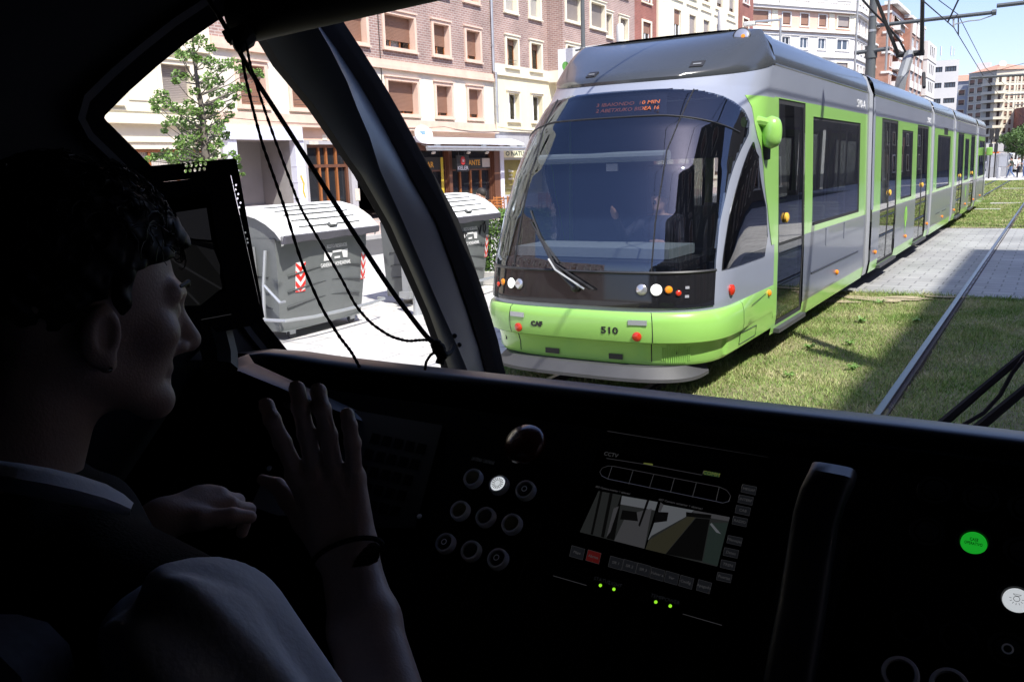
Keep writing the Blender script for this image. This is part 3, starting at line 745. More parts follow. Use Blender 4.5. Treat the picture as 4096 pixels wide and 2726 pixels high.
b = MB().use('pale_yellow'); F25.box(b, 38.8, 44.5, 6.84, 6.95, 0.003, 0.12); F25.box(b, 38.8, 56.6, 4.0, 4.12, 0.003, 0.12); FB.box(b, 44.5, 50.15, 6.84, 6.95, 0.003, 0.1); b.build('cornice', B, smooth=None)
for j, (e, f) in enumerate(FLO[:4]):
    for i, (a, c) in enumerate(cA):
        if j == 0: window(B, F25, (a, c, e, f), 0.3, 0.0, 'shutter_brown', 'pale_yellow', 'pvc_white', 0.1, curtain=0, mull=1)
        else: window(B, F25, (a, c, e, f), 0.3, 0.22 if j == 1 else 0.95, 'shutter_brown' if j == 1 else 'shutter_pale', 'pale_yellow', 'wood_orange', 0.15, curtain=0.5, rail_=(j == 1 and i == 0))
    for i, (a, c) in enumerate(cC): window(B, F25, (a, c, e, f), 0.3, 0.95, 'shutter_grey', 'pale_yellow', 'wood_orange', 0.15)
    if j:
        for i, (a, c) in enumerate(cB): window(B, FB, (a, c, e, f), 0.3, [0, 0.3, 0.97, 0.9][j], 'shutter_grey', 'pale_yellow', 'wood_brown', 0.15, mull=2)
for (a, c) in ((46.0, 47.2), (48.6, 49.8)): window(B, F25, (a, c, 4.75, 6.2), 0.3, 0.5, 'shutter_brown', 'pale_yellow', 'pvc_white', 0.1)
mat('mustard', (0.42, 0.34, 0.10), 0.6, noise=(1.5, 0.2)); mat('sign_cream', (0.75, 0.72, 0.48), 0.5)
for k, h in enumerate(gh):
    b = MB().use('galv'); F25.box(b, h[0], h[0] + 0.08, h[2], h[3], -0.25, -0.1); F25.box(b, h[1] - 0.08, h[1], h[2], h[3], -0.25, -0.1); F25.box(b, h[0] + 0.08, h[1] - 0.08, h[3] - 0.08, h[3], -0.25, -0.1)
    o = b.build('shop_window', B, smooth=None)
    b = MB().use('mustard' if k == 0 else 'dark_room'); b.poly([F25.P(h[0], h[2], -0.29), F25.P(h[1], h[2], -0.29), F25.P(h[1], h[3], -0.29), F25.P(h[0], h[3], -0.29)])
    b.use('pane'); b.poly([F25.P(h[0], h[2], -0.19), F25.P(h[1], h[2], -0.19), F25.P(h[1], h[3], -0.19), F25.P(h[0], h[3], -0.19)]); b.build('pane', o, smooth=None)
for k, (bd, z) in enumerate((('Dietas', 1.95), ('a su', 1.75), ('medida', 1.55))): text('lettering', bd, 0.19, facM(40.55, z, -0.18), 'white_letter', B)
b = MB().use('sign_cream'); F25.box(b, 39.36, 44.3, 2.66, 3.04, 0.003, 0.14); sg = b.build('shop_sign', B, smooth=None)
text('lettering', '\u2460 NATUR HOUSE'.replace('\u2460', 'O'), 0.32, facM(41.5, 2.85, 0.142), 'dark_letter', sg, width=3.9, bold=0.008)
b = MB().use('bluewhite'); F25.box(b, 38.99, 39.33, -0.05, 3.4, 0.003, 0.16); b.build('pilaster', B, smooth=None)
b = MB().use('wire_black'); b.tube(sagline(F25, 38.9, 4.2, 46, 4.15, 0.15, 0.08), 0.014, 5); b.build('cable', B)

# --- far blocks: plain window mesh, scaled copies
def winlib(name, fr, pane, surr=None, drop=0.0, shut='shutter_brown', mull=1):
    """unit window 1 x 1 in (u, z), depth along +d; copied with a scale"""
    b = MB(); F = Fac(0, 0, 1, 0)
    b.use(fr); t = 0.07
    F.box(b, 0, t, 0, 1, -0.18, -0.10); F.box(b, 1 - t, 1, 0, 1, -0.18, -0.10); F.box(b, t, 1 - t, 0, t * 0.8, -0.18, -0.10); F.box(b, t, 1 - t, 1 - t * 0.8, 1, -0.18, -0.10)
    for k in range(1, mull + 1): u = k / (mull + 1); F.box(b, u - 0.04, u + 0.04, t, 1 - t, -0.18, -0.11)
    b.use(pane).poly([F.P(0, 0, -0.15), F.P(1, 0, -0.15), F.P(1, 1, -0.15), F.P(0, 1, -0.15)])
    if drop: b.use(shut).poly([F.P(0.03, 1 - drop, -0.09), F.P(0.97, 1 - drop, -0.09), F.P(0.97, 1, -0.09), F.P(0.03, 1, -0.09)])
    if surr:
        b.use(surr); F.box(b, -0.12, 0, -0.08, 1.1, 0.003, 0.07); F.box(b, 1, 1.12, -0.08, 1.1, 0.003, 0.07); F.box(b, 0, 1, 1, 1.1, 0.003, 0.07); F.box(b, -0.15, 1.15, -0.14, -0.08, 0.003, 0.12)
        b.poly([F.P(-0, 0, 0), F.P(1, 0, 0), F.P(1, 0, -0.15), F.P(0, 0, -0.15)])
    o = b.build('window', smooth=None); me = o.data; bpy.data.objects.remove(o); return me
WL = dict(a=winlib('a', 'pvc_white', 'win_dark', 'pale_yellow', 0.5, 'shutter_brown'), b=winlib('b', 'wood_brown', 'win_dark', 'pale_yellow', 0.85, 'shutter_grey'),
          c=winlib('c', 'pvc_white', 'win_blue', 'white_far', 0.0), d=winlib('d', 'wood_brown', 'win_dark', 'white_far', 0.9, 'shutter_brown'),
          e=winlib('e', 'pvc_white', 'win_blue', None, 0.15, 'shutter_pale', 2), f=winlib('f', 'wood_brown', 'win_dark', 'beige_far', 0.7, 'shutter_brown'),
          g=winlib('g', 'pvc_white', 'win_dark', 'white_far', 0.0), h=winlib('h', 'black_metal', 'win_blue', None, 0.0, mull=3))
def fwin(bld, F, key, h, d=0.0):
    o = bpy.data.objects.new('window', WL[key]); COL.objects.link(o); o.parent = bld; WM[o.name] = WM[bld.name]
    a, c, e, f = h[:4]; P = F.P(a, e, d) - Vector(bld.location)
    o.location = P; o.rotation_euler = (0, 0, math.atan2(F.U.y, F.U.x)); o.scale = (c - a, 1.0, f - e)
    return o
def block(name, label, F, u0, u1, z1, m, cols, floors, keys, rec=0.2, depth=12, extra=None, z0=-0.1, skip=()):
    B = thing(name, label, 'building', F.P((u0 + u1) / 2, 0, 0))
    H = [(a, c, e, f) for j, (e, f) in enumerate(floors) for i, (a, c) in enumerate(cols) if (i, j) not in skip]
    b = MB(); F.wall(b, m, u0, u1, z0, z1, H, rec); F.shell(b, m, u0, u1, z1, depth, z0)
    if extra: extra(b)
    b.build('wall', B, smooth=None)
    for k, h in enumerate(H): fwin(B, F, keys[k % len(keys)], h)
    return B
FL2 = [(1.0, 2.6)] + [(4.7 + 2.8 * k, 6.1 + 2.8 * k) for k in range(6)]
block('dark_brick_building', 'narrow dark red brick block between the pink brick block and the cream one', F25, 56.6, 60.4, 21.5, 'brick_red', [(57.9, 59.3)], FL2, 'aab')
F26 = Fac(X0 + 0.15, 0)
B = block('cream_apartment_block', 'tall cream apartment block with grey shutters above the tram roof', F26, 60.4, 78.5, 21.5, 'cream_render', [(63.2 + 3.15 * k, 64.65 + 3.15 * k) for k in range(5)], [(1.0, 3.0)] + [(4.3 + 3.45 * k, 6.3 + 3.45 * k) for k in range(5)], 'abbbb')
b = MB().use('pale_yellow')
for j in range(5):
    for k in range(5): F26.box(b, 62.7 + 3.15 * k, 65.15 + 3.15 * k, 6.95 + 3.45 * j, 7.1 + 3.45 * j, 0.003, 0.1)
b.build('lintel', B, smooth=None)
block('red_brick_building', 'slim red brick block with white framed windows beside the balustraded building', Fac(X0 + 0.3, 0), 78.5, 82.4, 23, 'brick_red', [(79.4, 80.9)], FL2, 'ag')

# --- corner building with balustrade
u7 = Vector((0.515, 0.857, 0)); F7 = Fac(-36.1, 116.8, u7.x, u7.y)
B = thing('balustrade_building', 'cream and salmon corner building with a white balustrade and rounded corner', 'building', (-28, 128, 0))
cols7 = [(0.6, 4.0), (6.5, 7.9), (9.75, 11.2), (13.1, 14.5)]; c7b = [(16.7, 18.9)]
fl7 = [(19.85, 21.35), (16.9, 18.3), (13.6, 15.2), (10.3, 11.9), (7, 8.6), (23.6, 25.4)]
H7 = [(a, c, e, f) for (e, f) in fl7 for (a, c) in cols7 + c7b]
b = MB()
F7.wall(b, 'white_far', -2, 19.0, 0, 18.9, H7, 0.25); F7.wall(b, 'salmon', -2, 19.0, 18.9, 22.0, H7, 0.25, 'white_far'); F7.wall(b, 'white_far', -2, 19.0, 22.0, 27, H7, 0.25)
# rounded corner
e0 = F7.P(19.0, 0); n0 = F7.N; cc = e0 - n0 * 4.0; arc = []
a0 = math.atan2(n0.y, n0.x)
for k in range(7): a = a0 - a0 * k / 6 * 1.0; arc.append(cc + Vector((math.cos(a), math.sin(a), 0)) * 4.0)
for p, q in zip(arc[:-1], arc[1:]):
    for (za, zb, m) in ((0, 18.9, 'white_far'), (18.9, 22.0, 'pale_yellow'), (22.0, 27, 'white_far')):
        b.use(m).poly([p + UZ * za, q + UZ * za, q + UZ * zb, p + UZ * zb])
G7 = Fac(arc[-1].x, arc[-1].y, 0, 1)
hg = [(a, a + 1.1, e, f) for (e, f) in fl7 for a in (1.2, 3.6, 6.0, 11.0, 13.2)]
G7.wall(b, 'white_far', 0, 8.0, 0, 27, hg, 0.25); G7.wall(b, 'pale_yellow', 8.0, 10.4, 0, 27, (), 0.2, d=0.0); G7.wall(b, 'white_far', 10.4, 15.6, 0, 27, hg, 0.25)
b.use('roof_flat').poly([F7.P(-2, 27), F7.P(19, 27), arc[3] + UZ * 27, arc[-1] + UZ * 27, G7.P(15.6, 27), G7.P(15.6, 27, -10), F7.P(-2, 27, -12)])
b.build('wall', B, smooth=None)
for k, h in enumerate(H7): fwin(B, F7, ('d', 'd', 'd', 'd', 'b', 'c', 'g', 'c', 'c', 'c')[k % 10], h)
for k, h in enumerate(hg): fwin(B, G7, 'dg'[k % 2], h)
b = MB().use('white_far')
for (za, zb, d) in ((21.7, 22.05, 0.55), (22.05, 22.2, 0.75), (19.0, 19.3, 0.45), (18.5, 18.65, 0.15), (15.8, 16.1, 0.25), (12.5, 12.7, 0.25)):
    P = [F7.P(-2, 0, d), F7.P(19.0, 0, d)] + [cc + (p - cc) * ((4 + d) / 4) for p in arc[1:]] + [G7.P(15.6, 0, d)]
    I = [F7.P(-2, 0, 0.003), F7.P(19.0, 0, 0.003)] + [cc + (p - cc) * (4.003 / 4) for p in arc[1:]] + [G7.P(15.6, 0, 0.003)]
    for i in range(len(P) - 1):
        b.loft([[P[i] + UZ * za, P[i] + UZ * zb, I[i] + UZ * zb, I[i] + UZ * za], [P[i + 1] + UZ * za, P[i + 1] + UZ * zb, I[i + 1] + UZ * zb, I[i + 1] + UZ * za]])
b.build('cornice', B, smooth=None)
b = MB().use('white_far')
F7.box(b, -1.5, 18.6, 22.85, 23.05, 0.45, 0.68)
for k in range(4): F7.box(b, 0.2 + 5.2 * k, 1.3 + 5.2 * k, 22.2, 22.85, 0.47, 0.66)
for k in range(64):
    u = -1.3 + 0.31 * k
    if (u - 0.2) % 5.2 < 1.15 and u > 0: continue
    b.lathe([(0.05, 0), (0.085, 0.2), (0.05, 0.45), (0.07, 0.65)], F7.P(u, 22.2, 0.56), UZ, 6)
b.build('balustrade', B)
b = MB().use('pale_yellow')
for u in (4.6, 15.0, 19.2):
    for k in range(4): F7.box(b, u, u + 1.0, 19.45 + 0.55 * k, 19.95 + 0.55 * k, 0.004, 0.08)
b.build('quoin', B, smooth=None)

# --- orange brick block with balconies
F8 = Fac(-23.7, 150.5); G8 = Fac(-24.9, 150.5, 1, 0)
zt = on_x(3575, 25, -23.7).z
B = thing('orange_brick_building', 'orange brick apartment block with white balcony fronts and white bands', 'building', (-24, 156, 0))
b = MB(); nf = 8; fh = (zt - 1.2) / nf
H8 = [(3.2, 8.4, 0.6 + fh * k + 0.35, fh * (k + 1)) for k in range(1, nf)]
F8.wall(b, 'brick_orange', 0, 12.8, -0.1, zt, H8, 1.4); F8.shell(b, 'brick_orange', 0, 12.8, zt, 12, -0.1)
b.use('dark_room')
b.build('wall', B, smooth=None)
b = MB().use('white_far')
for k in range(1, nf + 1): F8.box(b, -0.1, 12.8, fh * k, fh * k + 0.35, 0.003, 0.12); b.box(-24.8, -23.6, 150.35, 150.49, fh * k, fh * k + 0.35)
F8.box(b, -0.4, 13.0, zt, zt + 0.5, -1, 0.9)
b.build('band', B, smooth=None)
for k in range(1, nf):
    h = H8[k - 1]
    b = MB().use('white_far')
    b.loft([[F8.P(u, h[2] + z, d) for u, d in ((3.2, 0.0), (3.3, 0.9), (8.3, 0.9), (8.4, 0.0), (8.3, 0.0), (8.2, 0.8), (3.4, 0.8), (3.3, 0.0))] for z in (-0.1, 1.0)], True, True, True); F8.box(b, 3.25, 8.35, h[2] - 0.2, h[2] - 0.1, 0.004, 0.9)
    b.build('balcony', B, smooth=None)
    b = MB().use('brick_orange'); b.poly([F8.P(3.2, h[2], -1.4), F8.P(8.4, h[2], -1.4), F8.P(8.4, h[3], -1.4), F8.P(3.2, h[3], -1.4)]); b.use('pvc_white'); F8.box(b, 5.0, 7.6, h[2], h[2] + 2.0, -1.39, -1.33)
    b.build('balcony_door', B, smooth=None)
    fwin(B, F8, 'g', (0.8, 2.3, h[2] + 0.2, h[2] + 1.9)); fwin(B, F8, 'g', (9.6, 11.2, h[2] + 0.2, h[2] + 1.9))
b = MB().use('white_far')
for k in (7,): b.poly([F8.P(3.4, fh * 8 - 0.2, 0.1), F8.P(8.2, fh * 8 - 0.2, 0.1), F8.P(8.2, fh * 8 - 1.7, 1.5), F8.P(3.4, fh * 8 - 1.7, 1.5)])
b.build('sun_awning', B, smooth=None)

# --- brown and white striped block
F9 = Fac(-22.6, 163.3); zt = on_x(3660, 85, -22.6).z
B = thing('striped_building', 'brown brick block with white spandrels and tall windows in strips', 'building', (-23, 172, 0))
fh = zt / 9; cols = [(2.2 + 5.2 * k, 5.4 + 5.2 * k) for k in range(3)]
H9 = [(a, c, fh * j + 1.15, fh * (j + 1)) for j in range(1, 8) for (a, c) in cols]
b = MB(); F9.wall(b, 'brown_far', 0, 17.5, -0.1, zt, H9, 0.25); F9.shell(b, 'brick_orange', 0, 17.5, zt, 12, -0.1); b.build('wall', B, smooth=None)
for h in H9: fwin(B, F9, 'e', h)
b = MB().use('white_far')
for j in range(1, 9):
    for (a, c) in cols: F9.box(b, a - 0.2, c + 0.2, fh * j - 0.05 if j < 8 else zt - 2.2, fh * j + 1.1 if j < 8 else zt + 0.1, 0.003, 0.15)
b.build('spandrel', B, smooth=None)
b = MB().use('white_far'); F9.box(b, -0.1, 17.6, zt, zt + 0.45, -12, 0.2); b.build('parapet', B, smooth=None)

# --- white block with triple windows
F10 = Fac(-21.9, 181); zt = on_x(3730, 175, -21.9).z; fh = zt / 7
B = thing('white_slit_building', 'white block with triple slit windows beyond the brown striped block', 'building', (-22, 187, 0))
H10 = [(3.0 + 2.6 * i, 4.6 + 2.6 * i, fh * j + 0.9, fh * (j + 1) - 0.5) for j in range(1, 7) for i in range(3)]
b = MB(); F10.wall(b, 'white_far', 0, 12.5, -0.1, zt, H10, 0.3); F10.shell(b, 'white_far', 0, 12.5, zt, 12, -0.1); b.build('wall', B, smooth=None)
for h in H10: fwin(B, F10, 'h', h)
b = MB().use('beige_dark')
for j in range(1, 7): F10.box(b, -0.06, 12.5, fh * j, fh * j + 0.12, 0.003, 0.1); b.box(-33, -21.85, 180.9, 180.995, fh * j, fh * j + 0.12)
b.build('string_course', B, smooth=None)

# --- white modern block facing down the street
F11 = Fac(-26.0, 205, 1, 0.12); B = thing('white_modern_building', 'white modern block with wide window bands and roof aerials', 'building', (-22, 206, 0))
zt = on_y(3785, 240, 205).z; xr = on_y(3828, 400, 205.8).x; w = xr + 26.0
zw = [(on_y(3790, y1, 205).z, on_y(3790, y0, 205).z) for (y0, y1) in ((265, 286), (329, 350), (392, 412))]
zw += [(zw[2][0] - 3.75 * k, zw[2][1] - 3.75 * k) for k in (1, 2, 3)]
u1 = w - 0.45; ww = (u1 - (w - 5.1)) / 2
H11 = [(w - 5.1, w - 5.1 + ww - 0.25, e, f) for (e, f) in zw] + [(w - 5.1 + ww + 0.25, u1, e, f) for (e, f) in zw]
b = MB(); F11.wall(b, 'white_far', 0, w, -0.1, zt, H11, 0.25); F11.shell(b, 'white_far', 0, w, zt, 14, -0.1); b.build('wall', B, smooth=None)
for h in H11: fwin(B, F11, 'h', h)
for k, px in enumerate((3762, 3803, 3815)):
    p = on_y(px, 238, 207); MB().use('white_far').tube([p - UZ * 0.2, p + UZ * 0.9], 0.03, 5).tube([p + UZ * 0.8, p + UZ * (2.6 if k < 2 else 2.2)], 0.14 if k < 2 else 0.09, 6).build('aerial', B)

# --- far beige block at the end of the street
Yc = 300.0; cx = on_y(3972, 500, Yc).x
uL = Vector((0.80, -0.60, 0)); uR = Vector((0.86, 0.51, 0))
zt = on_y(3972, 281, Yc).z; zg = 0.0
px0 = lambda px: ray(px, 450)[0] / ray(px, 450)[1]
def hit(px, o, u): k = px0(px); return (k * o[1] - o[0]) / (u.x - k * u.y)
tL = hit(3866, (cx, Yc), Vector((-0.80, 0.60, 0))); tR = hit(4100, (cx, Yc), uR) + 6
FLx = Fac(cx - 0.80 * tL, Yc + 0.60 * tL, uL.x, uL.y); FRx = Fac(cx, Yc, uR.x, uR.y)
B = thing('beige_apartment_block', 'beige apartment block with red tiled roof and corner balconies at the street end', 'building', (cx, Yc, 0))
dz = on_y(3972, 300, Yc).z - on_y(3972, 334.4, Yc).z
zrow = [zt - 2.0 - dz * k for k in range(10)]
wL = [(tL * 0.05, tL * 0.05 + 1.75), (tL * 0.34, tL * 0.34 + 1.75)]
HL = [(a, c, z - 1.5, z) for z in zrow[:9] for (a, c) in wL]
tb = tR * 0.0 + hit(4012, (cx, Yc), uR)
pxs = [(4016, 4027), (4036, 4047), (4056, 4058.5), (4065, 4073), (4081, 4089)]
HR = [(hit(a, (cx, Yc), uR), hit(c, (cx, Yc), uR), z - 1.45, z) for z in zrow[:9] for (a, c) in pxs]
b = MB(); bal0 = tL * 0.60
FLx.wall(b, 'beige_dark', 0, tL, -0.1, zt, HL, 0.25); FRx.wall(b, 'beige_far', 0, tR, -0.1, zt, HR, 0.25)  # left wall takes the darker beige: its shade is painted in
pA, pB, pC = FLx.P(0, 0), Vector((cx, Yc, 0)), FRx.P(tR, 0); pD = FLx.P(0, 0) + Vector((0.5, 0.86, 0)) * 14
b.use('beige_far'); b.poly([pA, pA + UZ * zt, pD + UZ * zt, pD]); b.poly([pC, pD, pD + UZ * zt, pC + UZ * zt])
b.build('wall', B, smooth=None)
for h in HL: fwin(B, FLx, 'f', h)
for h in HR: fwin(B, FRx, 'f', h)
b = MB().use('roof_tile'); ap = (pA + pC + pD) / 3 + Vector((-1, -2, 0)); e = 0.5
RP = [pA - uL * e, pB + (FLx.N + FRx.N) * e, pC + uR * e, pD]
for i in range(4): b.poly([RP[i] + UZ * (zt + 0.02), RP[(i + 1) % 4] + UZ * (zt + 0.02), ap + UZ * (zt + 2.4)])
b.poly([p + UZ * (zt - 0.02) for p in RP])
rf = b.build('roof', B, smooth=None)
MB().use('white_far').box(pA.x + 1.8, pA.x + 5.5, pA.y + 1.5, pA.y + 4, zt, zt + 3.0).build('chimney', rf, smooth=None)
p = on_y(4009, 285, Yc + 6); MB().use('galv').tube([p - UZ * 2, p + UZ * 1.4], 0.1, 5).use('white_far').lathe([(0.05, -0.2), (1.0, 0.0), (1.0, 0.1), (0.05, 0.15)], p + UZ * 2.1, (0.3, -0.9, 0.3), 12).build('dish', rf)
for k, z in enumerate(zrow[:9]):
    b = MB().use('beige_far')
    la, lb = tL * 0.60, tb * 0.98
    O = [FLx.P(la, 0, 0.0), FLx.P(la, 0, 1.3), pB + (FLx.N + FRx.N) * 0.85, FRx.P(lb, 0, 1.3), FRx.P(lb, 0, 0.0)]
    I = [FLx.P(la + 0.15, 0, 0.0), FLx.P(la + 0.15, 0, 1.18), pB + (FLx.N + FRx.N) * 0.76, FRx.P(lb - 0.15, 0, 1.18), FRx.P(lb - 0.15, 0, 0.0)]
    zf = z - 2.35
    for i in range(4): b.loft([[O[i] + UZ * zf, O[i] + UZ * (zf + 0.75), I[i] + UZ * (zf + 0.75), I[i] + UZ * zf], [O[i + 1] + UZ * zf, O[i + 1] + UZ * (zf + 0.75), I[i + 1] + UZ * (zf + 0.75), I[i + 1] + UZ * zf]], True, True, True)
    b.poly([p + UZ * (zf - 0.01) for p in O] + [pB + UZ * (zf - 0.01)])
    bo = b.build('balcony', B, smooth=None)
    b = MB().use('wood_dark'); FLx.box(b, tL * 0.72, tL * 0.86, zf, z, 0.003, 0.05); FRx.box(b, tb * 0.3, tb * 0.58, zf, z, 0.003, 0.05); b.build('balcony_door', bo, smooth=None)
# grey block left of it
F13 = Fac(on_y(3836, 500, 312).x - 6, 312, 1, 0); zz = on_y(3850, 325, 312).z; w13 = on_y(3864, 500, 312).x - F13.O.x + 1
B = block('grey_apartment_block', 'grey rendered block with a low red roof left of the beige corner block', F13, 0, w13, zz, 'grey_far', [(w13 - 3.6, w13 - 2.0)], [(zz - 4.2 - 3 * k, zz - 2.7 - 3 * k) for k in range(7)], 'f')
b = MB().use('roof_tile'); b.poly([F13.P(-0.3, zz + 0.03, 0.4), F13.P(w13, zz + 0.03, 0.4), F13.P(w13, zz + 2.2, -5), F13.P(-0.3, zz + 2.2, -5)]); b.build('roof', B, smooth=None)
F14 = Fac(on_y(4083, 400, 292).x + 1.5, 292, 1, 0.3); block('red_block', 'reddish block at the edge of view right of the beige block', F14, 0, 20, on_y(4090, 600, 292).z + 12, 'brick_red', [(3, 4.5), (7, 8.5)], [(3 + 3 * k, 4.5 + 3 * k) for k in range(4)], 'd')

# --- across the street, behind the camera: the block whose shadow lies on the tracks, and the row going on behind
FR = Fac(11.0, 14.3, 0, -1)
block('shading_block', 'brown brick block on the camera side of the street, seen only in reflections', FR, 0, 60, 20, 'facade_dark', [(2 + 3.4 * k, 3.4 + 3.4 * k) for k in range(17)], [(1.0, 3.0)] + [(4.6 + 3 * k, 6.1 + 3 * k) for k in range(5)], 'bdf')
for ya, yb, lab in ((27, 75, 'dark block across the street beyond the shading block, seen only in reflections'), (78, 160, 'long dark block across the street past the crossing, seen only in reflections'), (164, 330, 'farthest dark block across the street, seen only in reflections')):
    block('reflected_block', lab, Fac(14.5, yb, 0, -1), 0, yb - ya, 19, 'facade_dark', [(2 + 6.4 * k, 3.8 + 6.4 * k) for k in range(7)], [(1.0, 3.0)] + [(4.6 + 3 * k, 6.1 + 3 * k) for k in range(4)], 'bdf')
block('rear_block', 'low brick block behind the camera on the bar side, seen only in reflections', Fac(X0, -46), 0, 48, 12, 'brick_pink', [(2 + 3.4 * k, 3.4 + 3.4 * k) for k in range(13)], [(1.0, 3.0)] + [(4.6 + 3 * k, 6.1 + 3 * k) for k in range(2)], 'bdf')
# ---------------------------------------------------------------- the green tram
XC = -3.63
ZK = [0.1, 0.5, 0.85, 1.2, 1.6, 2.0, 2.4, 2.75, 3.0]
YF = [7.0, 6.93, 6.90, 6.94, 7.05, 7.21, 7.43, 7.70, 7.95]
YS = [7.85, 7.85, 7.85, 7.95, 8.15, 8.4, 8.65, 8.85, 8.95]
NN = [3.3, 3.3, 3.3, 3.2, 3.0, 2.8, 2.4, 1.85, 1.7]
def off(z): return float(np.interp(z, [0.1, 0.3, 0.45, 1.1, 2.98, 3.2], [1.14, 1.18, 1.20, 1.20, 1.155, 1.14]))
def S(t, z, o=0.0, dz=0.0):
    s = 1 if t >= 0 else -1; a = abs(t)
    yf = float(np.interp(z, ZK, YF)) - o; ys = float(np.interp(z, ZK, YS)); n = float(np.interp(z, ZK, NN)); w = off(z) + o
    if a >= 1: return Vector((XC + s * w, ys + (a - 1) * (9.02 - ys), z + dz))
    th = a * math.pi / 2
    return Vector((XC + s * w * math.sin(th) ** (2 / n), ys - (ys - yf) * math.cos(th) ** (2 / n), z + dz))
def SN(t, z):
    e = 1e-3; d1 = S(t + e, z) - S(t - e, z); d2 = S(t, z + e) - S(t, z - e); n = d1.cross(d2).normalized()
    return n if n.dot(S(t, z) - Vector((XC, 9.5, 1.5))) > 0 else -n

mat('tram_green', (0.28, 0.55, 0.12), 0.28, spec=0.5, coat=0.6, noise=((2, 2, 1), 0.03))
mat('tram_silver', (0.285, 0.31, 0.38), 0.28, 0.15, spec=0.5, coat=0.5, noise=((3, 1.5, 0.6), 0.05))
mat('tram_grey', (0.165, 0.18, 0.225), 0.28, 0.25, spec=0.5, coat=0.4, noise=[((3, 3, 0.6), 0.06), ((14, 9, 1), 0.04)])
mat('tram_roof', (0.045, 0.05, 0.056), 0.17, 0.0, spec=0.5, coat=0.25, noise=((1, 1.2, 2), 0.08))
mat('tram_dark', (0.018, 0.018, 0.02), 0.5)
mat('tram_under', (0.012, 0.012, 0.012), 0.8)
mat('tram_plow', (0.055, 0.055, 0.06), 0.55, noise=(5, 0.15))
mat('rubber', (0.025, 0.025, 0.027), 0.7)
mat('gap_grey', (0.33, 0.34, 0.36), 0.5, noise=((3, 3, 0.8), 0.1))
mat('black_panel', (0.012, 0.012, 0.014), 0.08, spec=0.55)
mat('red_lens', (0.55, 0.03, 0.01), 0.15, coat=0.5); mat('amber_lens', (0.85, 0.26, 0.01), 0.15, coat=0.5); mat('clear_lens', (0.75, 0.75, 0.75), 0.08, 0.6)
mat('button_yellow', (0.80, 0.46, 0.06), 0.2, coat=0.5)
mat('lamp_lit', (0.9, 0.9, 0.85), 0.2, emit=(1, 0.98, 0.9), estr=0.6)
mat('lamp_off', (0.55, 0.56, 0.58), 0.12, 0.7)
mat('dest_led', (0.4, 0.1, 0.03), 0.5, emit=(1.0, 0.22, 0.05), estr=0.05)
mat('inner_grey', (0.14, 0.145, 0.15), 0.7); mat('inner_pale', (0.34, 0.38, 0.38), 0.6); mat('seat_dark', (0.03, 0.035, 0.05), 0.8); mat('seat_green', (0.30, 0.31, 0.27), 0.7); mat('pole_bright', (0.62, 0.62, 0.6), 0.3, 0.5)
glass_mat('windscreen', (0.46, 0.49, 0.53), 1.52, gcol=(0.80, 0.88, 1.0), base=0.075); glass_mat('tram_glass', (0.27, 0.29, 0.29), 1.52, base=0.03); glass_mat('dark_glass', (0.10, 0.105, 0.11), 1.52, base=0.03)

T = thing('green_tram', 'green and grey five-section tram numbered 510 standing on the next track', 'tram', (XC, 7, 0))
def patch(m, tl, tr, z0, z1, nt=24, nz=16, o=0.006, back=0.02, b=None):
    """a panel lying on the nose surface, between t = tl(z) and t = tr(z), with an edge turned in"""
    b = b or MB(); b.use(m)
    b.grid(lambda u, v: (lambda z: S(tl(z) + (tr(z) - tl(z)) * u, z, o))(z0 + (z1 - z0) * v), nt, nz)
    def edge(fn, n): b.grid(lambda u, v: fn(u, o - back * v), n, 1)
    edge(lambda u, oo: S(tl(z0) + (tr(z0) - tl(z0)) * u, z0, oo), nt); edge(lambda u, oo: S(tl(z1) + (tr(z1) - tl(z1)) * u, z1, oo), nt)
    edge(lambda u, oo: S(tl(z0 + (z1 - z0) * u), z0 + (z1 - z0) * u, oo), nz); edge(lambda u, oo: S(tr(z0 + (z1 - z0) * u), z0 + (z1 - z0) * u, oo), nz)
    return b
def itp(zs, ts): return lambda z: float(np.interp(z, zs, ts))
ztop = lambda t: 2.81 + 0.175 * min(abs(t), 1.0) ** 2.2
# silver shell, cut open where the glass and the side windows are
GZ = [0.82, 1.14, 1.5, 1.68, 1.88, 2.04, 2.17, 2.3, 2.42, 2.52, 2.60, 2.66, 2.705, 2.735]; GT = [0.745, 0.735, 0.725, 0.74, 0.755, 0.78, 0.81, 0.85, 0.83, 0.76, 0.67, 0.58, 0.48, 0.30]
gt = itp(GZ, GT)
DLz = [1.12, 1.3, 1.6, 1.75, 1.9, 2.05, 2.15, 2.23]; dl = itp(DLz, [0.805, 0.805, 0.815, 0.83, 0.85, 0.872, 0.89, 0.915])
dr = itp(DLz, [1.66, 1.74, 1.64, 1.45, 1.24, 1.03, 0.965, 0.925])
def in_hole(t, z):
    a = abs(t)
    if 0.84 < z < 2.73 and a < gt(z) - 0.012: return True
    if 1.13 < z < 2.22 and dl(z) + 0.012 < a < dr(z) - 0.02: return True
    return False
b = MB().use('tram_silver'); NT, NZ = 220, 120
def shp(u, v): t = -2 + 4 * u; z0 = 0.74; return S(t, z0 + (ztop(t) - z0) * v)
ids = b.pts([shp(i / NT, j / NZ) for j in range(NZ + 1) for i in range(NT + 1)])
for j in range(NZ):
    for i in range(NT):
        t = -2 + 4 * (i + .5) / NT; z = 0.74 + (ztop(t) - 0.74) * (j + .5) / NZ
        if in_hole(t, z): continue
        k = ids + j * (NT + 1) + i; b.face(k, k + 1, k + NT + 2, k + NT + 1)
b.build('cab_shell', T, smooth=50)
